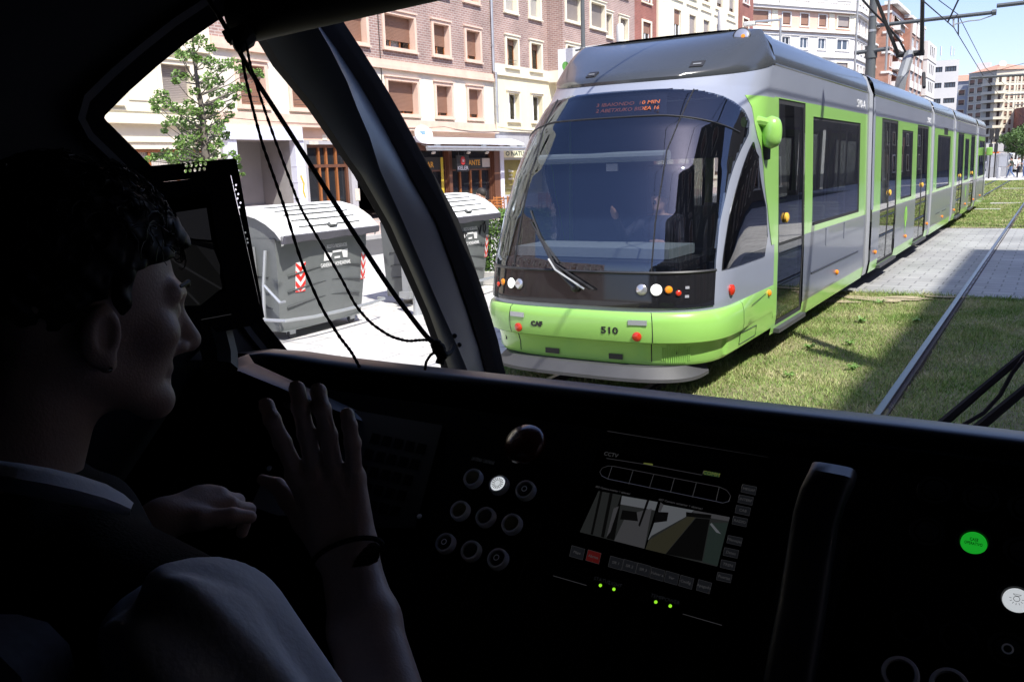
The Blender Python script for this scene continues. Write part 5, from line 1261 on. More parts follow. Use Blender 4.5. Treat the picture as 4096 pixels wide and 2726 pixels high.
# ---------------------------------------------------------------- things in the street
mat('bin_body', (0.135, 0.145, 0.145), 0.5, noise=[((2, 2, 0.8), 0.12), (9, 0.06)]); mat('bin_lid', (0.78, 0.78, 0.77), 0.45, noise=(3, 0.05)); mat('bin_lip', (0.085, 0.082, 0.098), 0.55, noise=(4, 0.1)); mat('bin_groove', (0.055, 0.06, 0.06), 0.6)
mat('sign_red', (0.72, 0.03, 0.02), 0.4); mat('sign_white', (0.78, 0.78, 0.78), 0.4); mat('spray_black', (0.015, 0.015, 0.017), 0.7)
def refuse_bin(name, label, loc, rz, graffiti=False):
    T_ = thing(name, label, 'bin', loc, (0, 0, rz), 'street refuse bins'); W = WM[T_.name]
    def frontx(y, z):                      # bulging front, tucked in at the foot
        return -0.06 - 0.16 * (1 - min(z, 1.3) / 1.3) ** 1.3 - 0.10 * (y / 0.9) ** 2
    lid = [(0.0, 1.30), (0.025, 1.345), (-0.10, 1.47), (-0.25, 1.565), (-0.42, 1.635), (-0.62, 1.68), (-0.85, 1.685), (-1.05, 1.65)]
    b = MB().use('bin_body')
    hl = lambda z: 0.80 + 0.10 * min(z, 1.3) / 1.3
    b.grid(lambda u, v: (lambda z: (lambda y: (frontx(y, z), y, z))(-hl(z) + 2 * hl(z) * u))(0.12 + 1.18 * v), 20, 16)
    for s in (-1, 1): b.grid(lambda u, v: (lambda z: (frontx(s * hl(z), z) + (-1.08 - frontx(s * hl(z), z)) * u, s * hl(z), z))(0.12 + 1.18 * v), 8, 10)
    b.grid(lambda u, v: (-1.08, -hl(0.12 + 1.18 * v) + 2 * hl(0.12 + 1.18 * v) * u, 0.12 + 1.18 * v), 4, 4); b.grid(lambda u, v: (-0.2 - 0.88 * u, -0.8 + 1.6 * v, 0.12), 2, 2)
    for s in (-1, 1):                       # end cheeks under the lid
        b.poly([(x * 0.96 - 0.02, s * 0.88, z - 0.03) for x, z in lid[1:]] + [(-1.05, s * 0.88, 1.28), (-0.1, s * 0.88, 1.28)])
    body = b.build('body', T_, True, 40)
    b = MB().use('bin_lid'); ys = np.linspace(-0.93, 0.93, 13)
    b.loft([[Vector((x, y, z)) for x, z in lid] for y in ys], False)
    for s in (-1, 1): b.loft([[Vector((x, s * 0.93, z)) for x, z in lid], [Vector((x * 0.93 - 0.03, s * 0.93, z - 0.085)) for x, z in lid], [Vector((x * 0.93 - 0.03, s * 0.89, z - 0.085)) for x, z in lid]], False)
    ld = b.build('lid', T_, True, 40)
    b = MB().use('bin_groove')
    for f in (1.6, 2.3, 3.0, 3.7, 4.5):
        i = int(f); q = f - i; x = lid[i][0] * (1 - q) + lid[i + 1][0] * q; z = lid[i][1] * (1 - q) + lid[i + 1][1] * q
        b.tube([(x, -0.62 - 0.03 * (f - 3), z + 0.004), (x + 0.01, 0, z + 0.006), (x, 0.62, z + 0.004)], 0.009, 4)
    b.build('rib', ld, True)
    b = MB().use('bin_lip'); b.loft([[Vector((0.028, y, 1.342)), Vector((0.055, y, 1.335)), Vector((0.04, y, 1.25 + 0.012 * math.sin(y * 9))), Vector((-0.03, y, 1.24)), Vector((-0.03, y, 1.33))] for y in ys], True, True, True); b.build('lip', ld, True, 40)
    b = MB().use('bin_groove'); b.rbox(-0.035, 0.035, -0.085, 0.085, 0, 0.03, 0.03, Matrix.Translation((-0.03, 0.03, 1.41)) @ Matrix.Rotation(R(45), 4, 'Y')); b.use('bin_lid'); b.rbox(-0.018, 0.018, -0.055, 0.055, 0.028, 0.036, 0.015, Matrix.Translation((-0.03, 0.03, 1.41)) @ Matrix.Rotation(R(45), 4, 'Y')); b.build('handle', ld, True)
    b = MB().use('bin_groove')
    for s in (-1, 1):
        for z in (0.42, 0.62, 0.82):
            P = [(frontx(s * y, z + 0.07 * math.sin(q * 1.57)) + 0.004, s * y, z + 0.07 * math.sin((1 - q) * 1.4)) for q, y in ((k / 8, 0.06 + 0.66 * k / 8) for k in range(9))]
            b.tube(P, 0.010, 4)
            b.tube([(-0.35, s * (hl(z) + 0.004), z), (-0.65, s * (hl(z) + 0.004), z + 0.03), (-0.95, s * (hl(z) + 0.004), z)], 0.009, 4)
    b.build('groove', body, True)
    b = MB().use('galv'); b.tube([(-0.35, -0.98, 0.30), (-0.05, -0.95, 0.30), (0.05, -0.55, 0.29), (0.075, 0.0, 0.29), (0.05, 0.6, 0.29), (0.0, 1.0, 0.30), (-0.12, 1.02, 0.3)], 0.022, 8); b.build('push_bar', T_, True)
    b = MB().use('galv')                    # lifting frame on the end
    b.box(-0.62, -0.50, -1.02, -0.90, 0.12, 1.2); b.box(-0.66, -0.46, -1.06, -0.93, 0.14, 0.24); b.tube([(-0.42, -0.92, 0.3), (-0.36, -0.95, 0.72), (-0.3, -0.93, 1.16)], 0.022, 6); b.tube([(-0.36, -0.95, 0.74), (-0.12, -0.93, 0.52), (-0.04, -0.93, 0.54)], 0.018, 6)
    b.lathe([(0.07, 0), (0.07, 0.05)], (-0.56, -1.06, 1.05), (0, 1, 0), 12); b.build('lift_frame', T_, True)
    mt = 'rubber'
    for y in (-0.6, 0.6):
        b = MB().use(mt); b.lathe([(0.05, 0), (0.065, 0.01), (0.065, 0.04), (0.05, 0.05)], (-0.32, y, 0.066), (1, 0, 0), 14); b.use('galv').box(-0.33, -0.26, y - 0.05, y + 0.05, 0.06, 0.13); b.build('wheel', T_, True)
    # chevron plates
    def chev(y0, y1, name):
        n = 5; zz0, zz1 = 0.60, 0.98
        b = MB()
        def p(u, z, o): y = y0 + (y1 - y0) * u; return (frontx(y, z) + o, y, z)
        b.use('sign_white').poly([p(0, zz0, 0.006), p(1, zz0, 0.006), p(1, zz1, 0.006), p(0, zz1, 0.006)])
        b.use('sign_red')
        st = (zz1 - zz0) / 3; cl = lambda z: min(max(z, zz0), zz1)
        for k in range(-1, 4):
            za = zz0 + st * k
            b.poly([p(0, cl(za + 0.09), 0.009), p(0.5, cl(za), 0.009), p(0.5, cl(za + 0.065), 0.009), p(0, cl(za + 0.155), 0.009)])
            b.poly([p(0.5, cl(za), 0.009), p(1, cl(za + 0.09), 0.009), p(1, cl(za + 0.155), 0.009), p(0.5, cl(za + 0.065), 0.009)])
        b.build(name, T_, True, None, fix=False)
    chev(-0.60, -0.44, 'chevron_plate'); chev(0.74, 0.87, 'chevron_plate')
    # lettering
    def bt(nm, body_, y, z, size, w, m='sign_white'):
        n = Vector((1, 0.0, 0.10)).normalized(); M = W @ frame((frontx(y, z) + 0.012, y, z), (0, 1, 0), (-0.1, 0, 1)); text(nm, body_, size, M, m, T_, width=w, depth=0.001)
    bt('lettering', 'RESTO RESIDUOS', 0.14, 1.13, 0.07, 0.40); bt('lettering', 'GAINERAKO HONDAKINAK', 0.12, 0.89, 0.075, 0.60)
    b = MB().use('sign_white'); x = lambda y, z: (frontx(y, z) + 0.008, y, z)
    b.poly([x(-0.12, 0.95), x(0.0, 0.95), x(0.05, 1.04), x(-0.11, 1.07)]); b.poly([x(0.24, 1.06), x(0.38, 1.07), x(0.38, 0.95), x(0.28, 0.96)]); b.poly([x(0.05, 1.04), x(0.24, 1.04), x(0.24, 1.07), x(0.05, 1.07)]); b.poly([x(0.09, 0.96), x(0.21, 0.96), x(0.21, 0.99), x(0.09, 0.99)])
    b.build('label', T_, True, None)
    if graffiti:
        b = MB().use('spray_black'); f = lambda P, r: b.tube([(frontx(y, z) + 0.006, y, z) for y, z in P], r, 5)
        f([(-0.06, 1.06), (-0.10, 0.9), (-0.07, 0.74), (-0.01, 0.70), (0.03, 0.78), (0.0, 0.9), (-0.06, 0.92), (0.01, 1.0), (-0.02, 1.08), (-0.08, 1.08)], 0.016); f([(0.42, 1.12), (0.48, 1.02), (0.52, 1.16)], 0.012); f([(0.60, 1.18), (0.62, 1.05), (0.68, 1.02), (0.72, 1.1), (0.66, 1.2), (0.6, 1.16)], 0.012); f([(0.55, 0.86), (0.57, 0.82)], 0.012)
        b.build('graffiti', T_, True)
    return T_
refuse_bin('refuse_bin', 'grey refuse bin with white ribbed lid, clean front, left of the windscreen pillar', (-7.98, 8.40, 0.0), R(3))
refuse_bin('refuse_bin', 'grey refuse bin with white ribbed lid and black graffiti, next to the tram', (-7.93, 11.45, 0.0), R(2), True)

b = MB().use('galv'); b.lathe([(0.062, -0.02), (0.062, 0.98), (0.055, 1.0), (0.03, 1.02)], (-7.82, 9.88, 0), UZ, 18); b.lathe([(0.075, -0.01), (0.075, 0.012), (0.062, 0.016)], (-7.82, 9.88, 0), UZ, 18)
put(b.build('bollard'), 'plain grey metal bollard standing between the two refuse bins', 'bollard')
# hedge in a planter past the second bin
mat('leaf_hedge', (0.10, 0.19, 0.035), 0.55, noise=(6, 0.35)); mat('planter_white', (0.62, 0.61, 0.59), 0.7, noise=(5, 0.08))
def leaves(b, c, r, n, size, g, flat=0.5):
    c = np.array(c); P = g.normal(0, 1, (n, 3)); P /= np.linalg.norm(P, axis=1)[:, None]
    P = c + P * np.array(r) * (g.uniform(0.2, 1, (n, 1)) ** 0.45)
    A = g.normal(0, 1, (n, 3)); A[:, 2] *= flat; A /= np.linalg.norm(A, axis=1)[:, None]
    B = np.cross(A, g.normal(0, 1, (n, 3))); B /= np.linalg.norm(B, axis=1)[:, None]
    s = size * g.uniform(0.6, 1.2, (n, 1))
    V = np.stack([P - A * s * 0.5, P + B * s * 0.42 + A * s * 0.12, P + A * s * 0.5, P - B * s * 0.42 + A * s * 0.12], 1).reshape(-1, 3)
    b.arr(V, np.arange(n * 4).reshape(n, 4)); return b
H_ = thing('hedge', 'clipped green hedge in a white planter between the second bin and the tram', 'hedge', (-8.35, 13.5, 0))
b = MB().use('planter_white'); b.rbox(-8.75, -7.75, 12.95, 13.95, 0, 0.26, 0.05); b.build('planter', H_)
g = np.random.default_rng(5); b = MB().use('leaf_hedge'); n = 9000
P = np.stack([g.uniform(-8.7, -7.8, n), g.uniform(13.0, 13.9, n), g.uniform(0.24, 1.28, n)], 1)
k = g.integers(0, 4, n); P[k == 0, 0] = -7.8 + g.normal(0, 0.03, (k == 0).sum()); P[k == 1, 1] = 13.0 + g.normal(0, 0.03, (k == 1).sum()); P[k == 2, 2] = 1.28 + g.normal(0, 0.03, (k == 2).sum())
for q in range(1): 
    A = g.normal(0, 1, (n, 3)); A /= np.linalg.norm(A, axis=1)[:, None]; B = np.cross(A, g.normal(0, 1, (n, 3))); B /= np.linalg.norm(B, axis=1)[:, None]; s = 0.055 * g.uniform(0.6, 1.2, (n, 1))
    b.arr(np.stack([P - A * s * .5, P + B * s * .35, P + A * s * .5, P - B * s * .35], 1).reshape(-1, 3), np.arange(n * 4).reshape(n, 4))
b.build('foliage', H_, smooth=None, fix=False)

# ---- the young tree
mat('leaf_tree', (0.14, 0.25, 0.05), 0.5, noise=[(3.0, 0.3), (25, 0.25)]); mat('bark', (0.15, 0.13, 0.11), 0.9, noise=((20, 20, 4), 0.3))
TX = -11.5
Tn = thing('young_tree', 'young green street tree with sparse layered branches before the cream building', 'tree', (TX, 9.35, 0))
cp = lambda x, y, dx=0.0: on_x(350 + x / 2.614, 100 + y / 2.614, TX + dx)
trunk = [cp(*p) for p in ((1095, 20), (1105, 180), (1112, 300), (1130, 470), (1150, 620), (1172, 740), (1190, 850), (1205, 1000), (1212, 1100), (1225, 1250), (1240, 1400))]
base = Vector((TX, trunk[-1].y + 0.02, 0)); trunk = trunk[:-1] + [trunk[-1], (trunk[-1] + base) / 2, base]
b = MB().use('bark'); b.tube(trunk, [0.010, 0.015, 0.02, 0.026, 0.032, 0.036, 0.042, 0.05, 0.055, 0.06, 0.065, 0.075, 0.09], 8)
CL = """1110,60,50 1090,140,85 980,170,55 1180,170,70 930,240,38 1290,250,55 990,320,60 1090,300,60 1150,360,45 1260,380,65 1330,420,90 1430,420,75 1520,400,72 1590,470,50 1700,480,42 1780,500,50 1825,530,26 940,530,62 1010,540,50 925,590,36 1130,560,46 1280,560,80 1370,580,60 1240,620,60 1120,690,55 1310,690,70 1420,720,62 1520,670,52 1600,650,50 1680,690,32 1560,760,42 770,740,72 700,800,50 820,810,60 715,880,45 900,860,60 960,900,50 1060,820,62 1060,900,72 1150,900,55 1240,880,72 1300,840,60 1380,830,50 1220,950,72 1340,940,55 1500,850,42 1480,940,52 1450,1000,26 880,1000,55 810,1040,36 800,1110,26 960,1020,62 1060,1030,62 1160,1020,72 1130,1100,82 1010,1080,55 1380,1020,52 1370,1090,62 1230,1100,62 980,1190,55 1050,1200,72 940,1250,45 1150,1180,72 1240,1190,55 1340,1180,62 1440,1160,45 1465,1130,24 1100,1280,72 1000,1300,55 1200,1270,62 1280,1290,55 1380,1250,45 960,1360,62 1050,1350,72 1130,1370,55 830,1330,55 760,1370,45 690,1380,42 640,1400,40 600,1420,24 850,1390,42 1340,1350,52 1430,1380,36 1520,1340,36 1560,1400,42 1580,1480,36 1560,1540,42 1620,1560,24 900,1450,60 1050,1450,80 1180,1450,70 1300,1440,60 1000,1540,70 1150,1540,80 1280,1540,60"""
lf = MB().use('leaf_tree'); g = np.random.default_rng(21)
for s in CL.split():
    x, y, r = map(float, s.split(',')); dx = rnd.uniform(-0.55, 0.55) * min(1, abs(x - 1180) / 250 + 0.3); c = cp(x, y, dx); rm = r / 2.614 * 15 / F_PX
    leaves(lf, c, (rm * 1.15, rm * 1.0, rm * 0.85), int(26 + r * 1.05), 0.05, g)
    tz_ = c.z - 0.15 - 0.3 * abs(c.y - trunk[6].y); j = min(range(len(trunk)), key=lambda q: abs(trunk[q].z - tz_)); p0 = trunk[j]
    b.tube([p0, (p0 * 0.45 + c * 0.55) + Vector((0, 0, -0.05)), c], [0.014, 0.009, 0.004], 4)
b.build('trunk', Tn, smooth=60, fix=False); lf.build('crown', Tn, smooth=None, fix=False)

# ---- poles, arms and wires
def mast(name, label, cat, loc): return thing(name, label, cat, loc)
MY = 29.0; P_ = mast('catenary_mast', 'thick dark grey catenary mast with a long cantilever arm rising behind the tram', 'mast', (-5.08, MY, 0))
b = MB().use('pole_grey'); b.tube([(-5.08, MY, -0.1), (-5.08, MY, 5.0)], [0.16, 0.15], 16); b.tube([(-5.08, MY, 5.0), (-5.08, MY, 9.5)], [0.115, 0.105], 16); b.build('pole', P_)
b = MB().use('pole_grey'); b.tube([(-5.55, MY - 0.1, 5.18), (-4.55, MY - 0.1, 5.22)], 0.06, 8); b.tube([(-5.08, MY, 5.0), (-5.08, MY, 5.35)], 0.18, 12); b.build('cross_bar', P_)
b = MB().use('galv'); b.tube([(-5.5, MY - 0.15, 3.6), (-5.5, MY - 0.15, 9.5)], 0.035, 6); b.tube([(-4.62, MY - 0.15, 4.6), (-4.62, MY - 0.15, 6.6)], 0.035, 6); b.build('conduit', P_)
aR = on_y(3976, 50, MY); aL = Vector((-4.95, MY, aR.z - 0.02))
b = MB().use('pole_grey'); b.tube([aL, aR], 0.055, 8); b.lathe([(0.08, -0.05), (0.08, 0.06)], aR, (1, 0, 0), 8); b.build('cantilever_arm', P_)
b = MB().use('galv')
for z in (5.75, 6.2): b.lathe([(0.125, 0), (0.125, 0.07)], (-5.08, MY, z), UZ, 16)
b.build('collar', P_)
sup = on_y(3815, 110, MY)
b = MB().use('galv'); b.tube([aR - UZ * 0.05, on_y(3973, 62, MY), on_y(3920, 80, MY), on_y(3872, 85, MY), sup + UZ * 0.08], 0.018, 5); b.tube([on_y(3814, 68, MY), sup], 0.03, 6); b.build('registration_arm', P_)
M2Y = 48.0; s2 = on_y(3930, 299, M2Y)
P2 = mast('catenary_mast', 'catenary mast out of view whose dark arm crosses the top of the beige block', 'mast', (2.6, M2Y, 0))
b = MB().use('pole_grey'); b.tube([(2.6, M2Y, -0.1), (2.6, M2Y, 7.4)], [0.14, 0.11], 12); b.build('pole', P2)
b = MB().use('pole_grey'); q0 = on_y(3883, 312, M2Y); q1 = on_y(4110, 298, M2Y); b.tube([q0, q1, (2.6, M2Y, q1.z)], 0.06, 8); b.build('cantilever_arm', P2)
for (yy, pxy, lab) in ((66.0, (4020, 381), 'second catenary arm crossing before the beige block, below the dark one'), (84.0, (4060, 420), 'thin catenary arm low before the beige block, farthest of all')):
    q = on_y(pxy[0], pxy[1], yy); e = on_y(4110, pxy[1] - 5, yy)
    A_ = thing('catenary_mast', lab, 'mast', (2.6, yy, 0)); b = MB().use('pole_grey'); b.tube([(2.6, yy, -0.1), (2.6, yy, e.z + 1)], 0.11, 10); b.build('pole', A_); b = MB().use('pole_grey'); b.tube([q, e, (2.6, yy, e.z + 0.05)], 0.05, 6); b.build('cantilever_arm', A_)
A3 = on_y(3987, 24, 27.0)
A_ = thing('catenary_mast', 'catenary arm entering at the top right corner from a mast out of view', 'mast', (2.6, 27, 0)); b = MB().use('pole_grey'); b.tube([(2.6, 27, -0.1), (2.6, 27, 8)], 0.12, 10); b.build('pole', A_); b = MB().use('pole_grey'); b.tube([A3, (2.6, 27, A3.z + 0.03)], 0.055, 8); b.build('cantilever_arm', A_)
A_ = thing('catenary_mast', 'catenary mast beside the cab, out of view, whose arm throws a shadow on the grass', 'mast', (2.4, 7.0, 0)); b = MB().use('pole_grey'); b.tube([(2.4, 7.0, -0.1), (2.4, 7.0, 7.2)], [0.13, 0.11], 12); b.build('pole', A_); b = MB().use('pole_grey'); b.tube([(2.4, 7.0, 6.0), (-0.5, 10.0, 5.95)], [0.07, 0.05], 8); b.tube([(2.4, 7.0, 5.2), (0.3, 9.15, 5.9)], 0.03, 6); b.build('cantilever_arm', A_)
def wire(pts, r, lab, sag=0.0):
    P = []
    for p, q in zip(pts[:-1], pts[1:]):
        p, q = Vector(p), Vector(q)
        for k in range(13 if q is Vector(pts[-1]) else 12): t = k / 12; w = p.lerp(q, t); w.z -= sag * 4 * t * (1 - t); P.append(w)
    P.append(Vector(pts[-1])); b = MB().use('wire_black'); b.tube(P, r, 5); o = b.build('overhead_wire'); put(o, lab, 'wire', 'overhead tram wires'); return o
wz = sup.z - 0.02
w0 = on_y(3694, 5, MY - 9)
wire([(w0.x + 0.6, -10, wz), (w0.x, MY - 9, w0.z), sup, s2, (-3.6, 66, s2.z), (-3.6, 110, s2.z)], 0.014, 'contact wire over the green tram, bending at the first cantilever arm')
up_ = Vector((0, 0, 0.75))
wire([on_y(3740, -10, MY - 3), on_y(3832, 58, MY), s2 + Vector((0.1, 0, 0.3)), (-3.4, 66, s2.z + 0.7)], 0.012, 'upper wire over the green tram, meeting the first cantilever arm from above')
wire([on_y(3833, 70, MY), on_y(3833, 140, MY + 1.5)], 0.02, 'short vertical hanger below the first cantilever arm')
wire([on_y(3836, -5, MY - 1), on_y(3791, 90, MY)], 0.025, 'slanting strut wire joining the first cantilever arm at its middle')
wire([s2 + Vector((0, 0, 0.02)), on_y(4110, 250, M2Y + 3)], 0.012, 'thin wire rising to the right edge above the second arm')
wire([(-0.6, -5, 5.75), (-0.55, 27, 5.75), (-0.6, 48, 5.75), (-0.6, 110, 5.75)], 0.012, 'contact wire over the near track, high above the windscreen')
# lamp posts
def lamp_post(label, x, y, h, r, arm=None, m='pole_grey'):
    t = thing('street_lamp', label, 'street lamp', (x, y, 0)); b = MB().use(m); b.tube([(x, y, -0.1), (x, y, h * 0.5), (x, y, h)], [r * 1.2, r, r * 0.8], 12); b.build('pole', t)
    if arm:
        b = MB().use(m); e = (x + arm, y, h - 0.02); b.tube([(x, y, h - 0.05), e], r * 0.8, 8); b.build('arm', t); b = MB().use('lamp_pale'); b.rbox(min(e[0], e[0] + 0.35 * np.sign(arm)), max(e[0], e[0] + 0.35 * np.sign(arm)), y - 0.1, y + 0.1, h - 0.12, h, 0.04); b.build('lamp_head', t)
    return t
t = lamp_post('slim black lamp post standing before the brick facade, left of the tram roof', -12.05, 23.6, 9.0, 0.065)
b = MB().use('pole_grey'); b.lathe([(0.09, 0), (0.11, 0.03), (0.09, 0.08)], (-12.05, 23.6, 5.38), UZ, 12); b.tube([(-12.3, 23.6, 5.4), (-11.7, 23.6, 5.44)], 0.03, 6); b.build('collar', t)
lamp_post('light grey lamp post with a flat lamp on a short arm above the tram roof', -7.29, 27.05, 6.16, 0.045, -0.75, 'galv')
# billboard
def on24(px, py): return on_y(px, py, 24.0)
Bb = thing('billboard', 'white advertising panel with a green leaf behind the left edge of the tram', 'billboard', (-12.0, 24.1, 0))
l = on24(2231, 198); r_ = on24(2480, 168)
b = MB().use('sign_white'); b.box(l.x, r_.x, 24.0, 24.12, 1.1, l.z); b.build('panel', Bb, smooth=None)
b = MB().use('galv'); b.tube([(l.x + 0.3, 24.06, -0.05), (l.x + 0.3, 24.06, 1.12)], 0.06, 8); b.tube([(r_.x - 0.3, 24.06, -0.05), (r_.x - 0.3, 24.06, 1.12)], 0.06, 8); b.build('leg', Bb)
mat('leaf_print', (0.10, 0.36, 0.05), 0.6); mat('leaf_vein', (0.35, 0.6, 0.25), 0.6); mat('grey_print', (0.55, 0.55, 0.56), 0.6)
c = on24(2262, 272); b = MB().use('leaf_print'); hgt = 0.34; pr = [(0, -1), (0.35, -0.5), (0.72, 0.15), (0.7, 0.6), (0.38, 0.9), (0, 0.98), (-0.38, 0.9), (-0.7, 0.6), (-0.72, 0.15), (-0.35, -0.5)]
b.poly([(c.x + x * 0.15, 23.996, c.z + z * hgt * 0.55) for x, z in pr]); b.use('leaf_vein')
b.poly([(c.x - 0.006, 23.993, c.z - 0.17), (c.x + 0.006, 23.993, c.z - 0.17), (c.x + 0.004, 23.993, c.z + 0.16), (c.x - 0.004, 23.993, c.z + 0.16)])
for s in (-1, 1):
    for k in range(4): z = c.z - 0.08 + 0.06 * k; b.poly([(c.x, 23.993, z), (c.x, 23.993, z + 0.008), (c.x + s * 0.075, 23.993, z + 0.062), (c.x + s * 0.075, 23.993, z + 0.056)])
b.use('leaf_print'); c2 = on24(2272, 318); b.poly([(c2.x - 0.10, 23.996, c2.z - 0.06), (c2.x + 0.15, 23.996, c2.z - 0.04), (c2.x + 0.12, 23.996, c2.z + 0.14), (c2.x + 0.0, 23.996, c2.z + 0.04)])
b.build('leaf_picture', Bb, smooth=None)
c3_ = on24(2252, 347); text('lettering', 'VI', 0.14, frame((c3_.x + 0.12, 23.997, c3_.z), (1, 0, 0), (0, 0, 1)), 'grey_print', Bb, depth=0.001)
text('lettering', 'C', 0.14, frame((c3_.x + 0.06, 23.997, c3_.z - 0.2), (1, 0, 0), (0, 0, 1)), 'grey_print', Bb, depth=0.001)

# ---- terrace chairs
mat('chair_wood', (0.42, 0.16, 0.04), 0.5, noise=((9, 9, 2), 0.2))
def chair(label, x, y, rz):
    t = thing('terrace_chair', label, 'chair', (x, y, 0), (0, 0, rz), 'wooden terrace chairs by the bar')
    b = MB().use('chair_wood'); b.box(-0.25, 0.25, -0.24, 0.24, 0.43, 0.46); b.build('seat', t, True, None)
    for sx in (-1, 1):
        for sy in (-1, 1): b = MB().use('chair_wood'); b.box(sx * 0.23 - 0.02, sx * 0.23 + 0.02, sy * 0.22 - 0.02, sy * 0.22 + 0.02, 0, 0.86 if sy > 0 else 0.66); b.build('leg', t, True, None)
    b = MB().use('chair_wood')
    for z in (0.55, 0.66, 0.77): b.box(-0.21, 0.21, 0.205, 0.235, z, z + 0.05)
    b.build('backrest', t, True, None)
    for sx in (-1, 1): b = MB().use('chair_wood'); b.box(sx * 0.23 - 0.03, sx * 0.23 + 0.03, -0.25, 0.24, 0.66, 0.69); b.build('armrest', t, True, None)
    return t
for k, (x, y, a, lab) in enumerate(((-21.3, 33.1, 20, 'wooden terrace chair right behind the standing man'), (-21.0, 34.0, 100, 'wooden terrace chair nearest the dark table, left of the tram'), (-22.0, 33.9, -80, 'wooden terrace chair against the grey pilaster of the bar'),
                                   (-20.9, 37.3, 30, 'wooden terrace chair seen through the corner glass of the tram'), (-21.8, 38.2, 190, 'second wooden chair seen through the corner glass of the tram'))): chair(lab, x, y, R(a))
t = thing('terrace_table', 'small dark terrace table among the wooden chairs', 'table', (-21.6, 34.1, 0)); b = MB().use('sign_black'); b.lathe([(0.35, 0), (0.35, 0.03)], (-21.6, 34.1, 0.72), UZ, 16); b.build('tabletop', t)
b = MB().use('sign_black'); b.tube([(-21.6, 34.1, 0.02), (-21.6, 34.1, 0.73)], 0.03, 6); b.lathe([(0.22, 0), (0.22, 0.02)], (-21.6, 34.1, 0.01), UZ, 12); b.build('leg', t)

# ---- people in the street: one skin each, coloured where cloth begins
mat('skin', (0.50, 0.29, 0.21), 0.5, noise=(30, 0.06)); mat('hair_dark', (0.018, 0.013, 0.011), 0.6, bump=(120, 0.6)); mat('jeans', (0.10, 0.16, 0.32), 0.8, noise=(12, 0.15)); mat('shirt_dark', (0.045, 0.06, 0.05), 0.8); mat('shirt_light', (0.42, 0.46, 0.62), 0.8); mat('shirt_white', (0.62, 0.63, 0.6), 0.8); mat('shoe_pale', (0.6, 0.6, 0.58), 0.6); mat('trousers_dark', (0.02, 0.02, 0.035), 0.8); mat('hair_grey', (0.45, 0.43, 0.40), 0.8)
def stripes(m, t, b):
    g_ = t.nodes.new('ShaderNodeTexCoord'); s = t.nodes.new('ShaderNodeSeparateXYZ'); w = t.nodes.new('ShaderNodeMath'); w.operation = 'MULTIPLY'; w.inputs[1].default_value = 1 / 0.075
    f = t.nodes.new('ShaderNodeMath'); f.operation = 'FRACT'; c = t.nodes.new('ShaderNodeMath'); c.operation = 'LESS_THAN'; c.inputs[1].default_value = 0.2; mx = t.nodes.new('ShaderNodeMix'); mx.data_type = 'RGBA'
    t.links.new(g_.outputs['Object'], s.inputs[0]); t.links.new(s.outputs[2], w.inputs[0]); t.links.new(w.outputs[0], f.inputs[0]); t.links.new(f.outputs[0], c.inputs[0]); t.links.new(c.outputs[0], mx.inputs['Factor'])
    mx.inputs['A'].default_value = (0.02, 0.02, 0.022, 1); mx.inputs['B'].default_value = (0.5, 0.5, 0.5, 1); t.links.new(mx.outputs['Result'], b.inputs['Base Color'])
mat('shirt_striped', (0.03, 0.03, 0.03), 0.8, tweak=stripes)
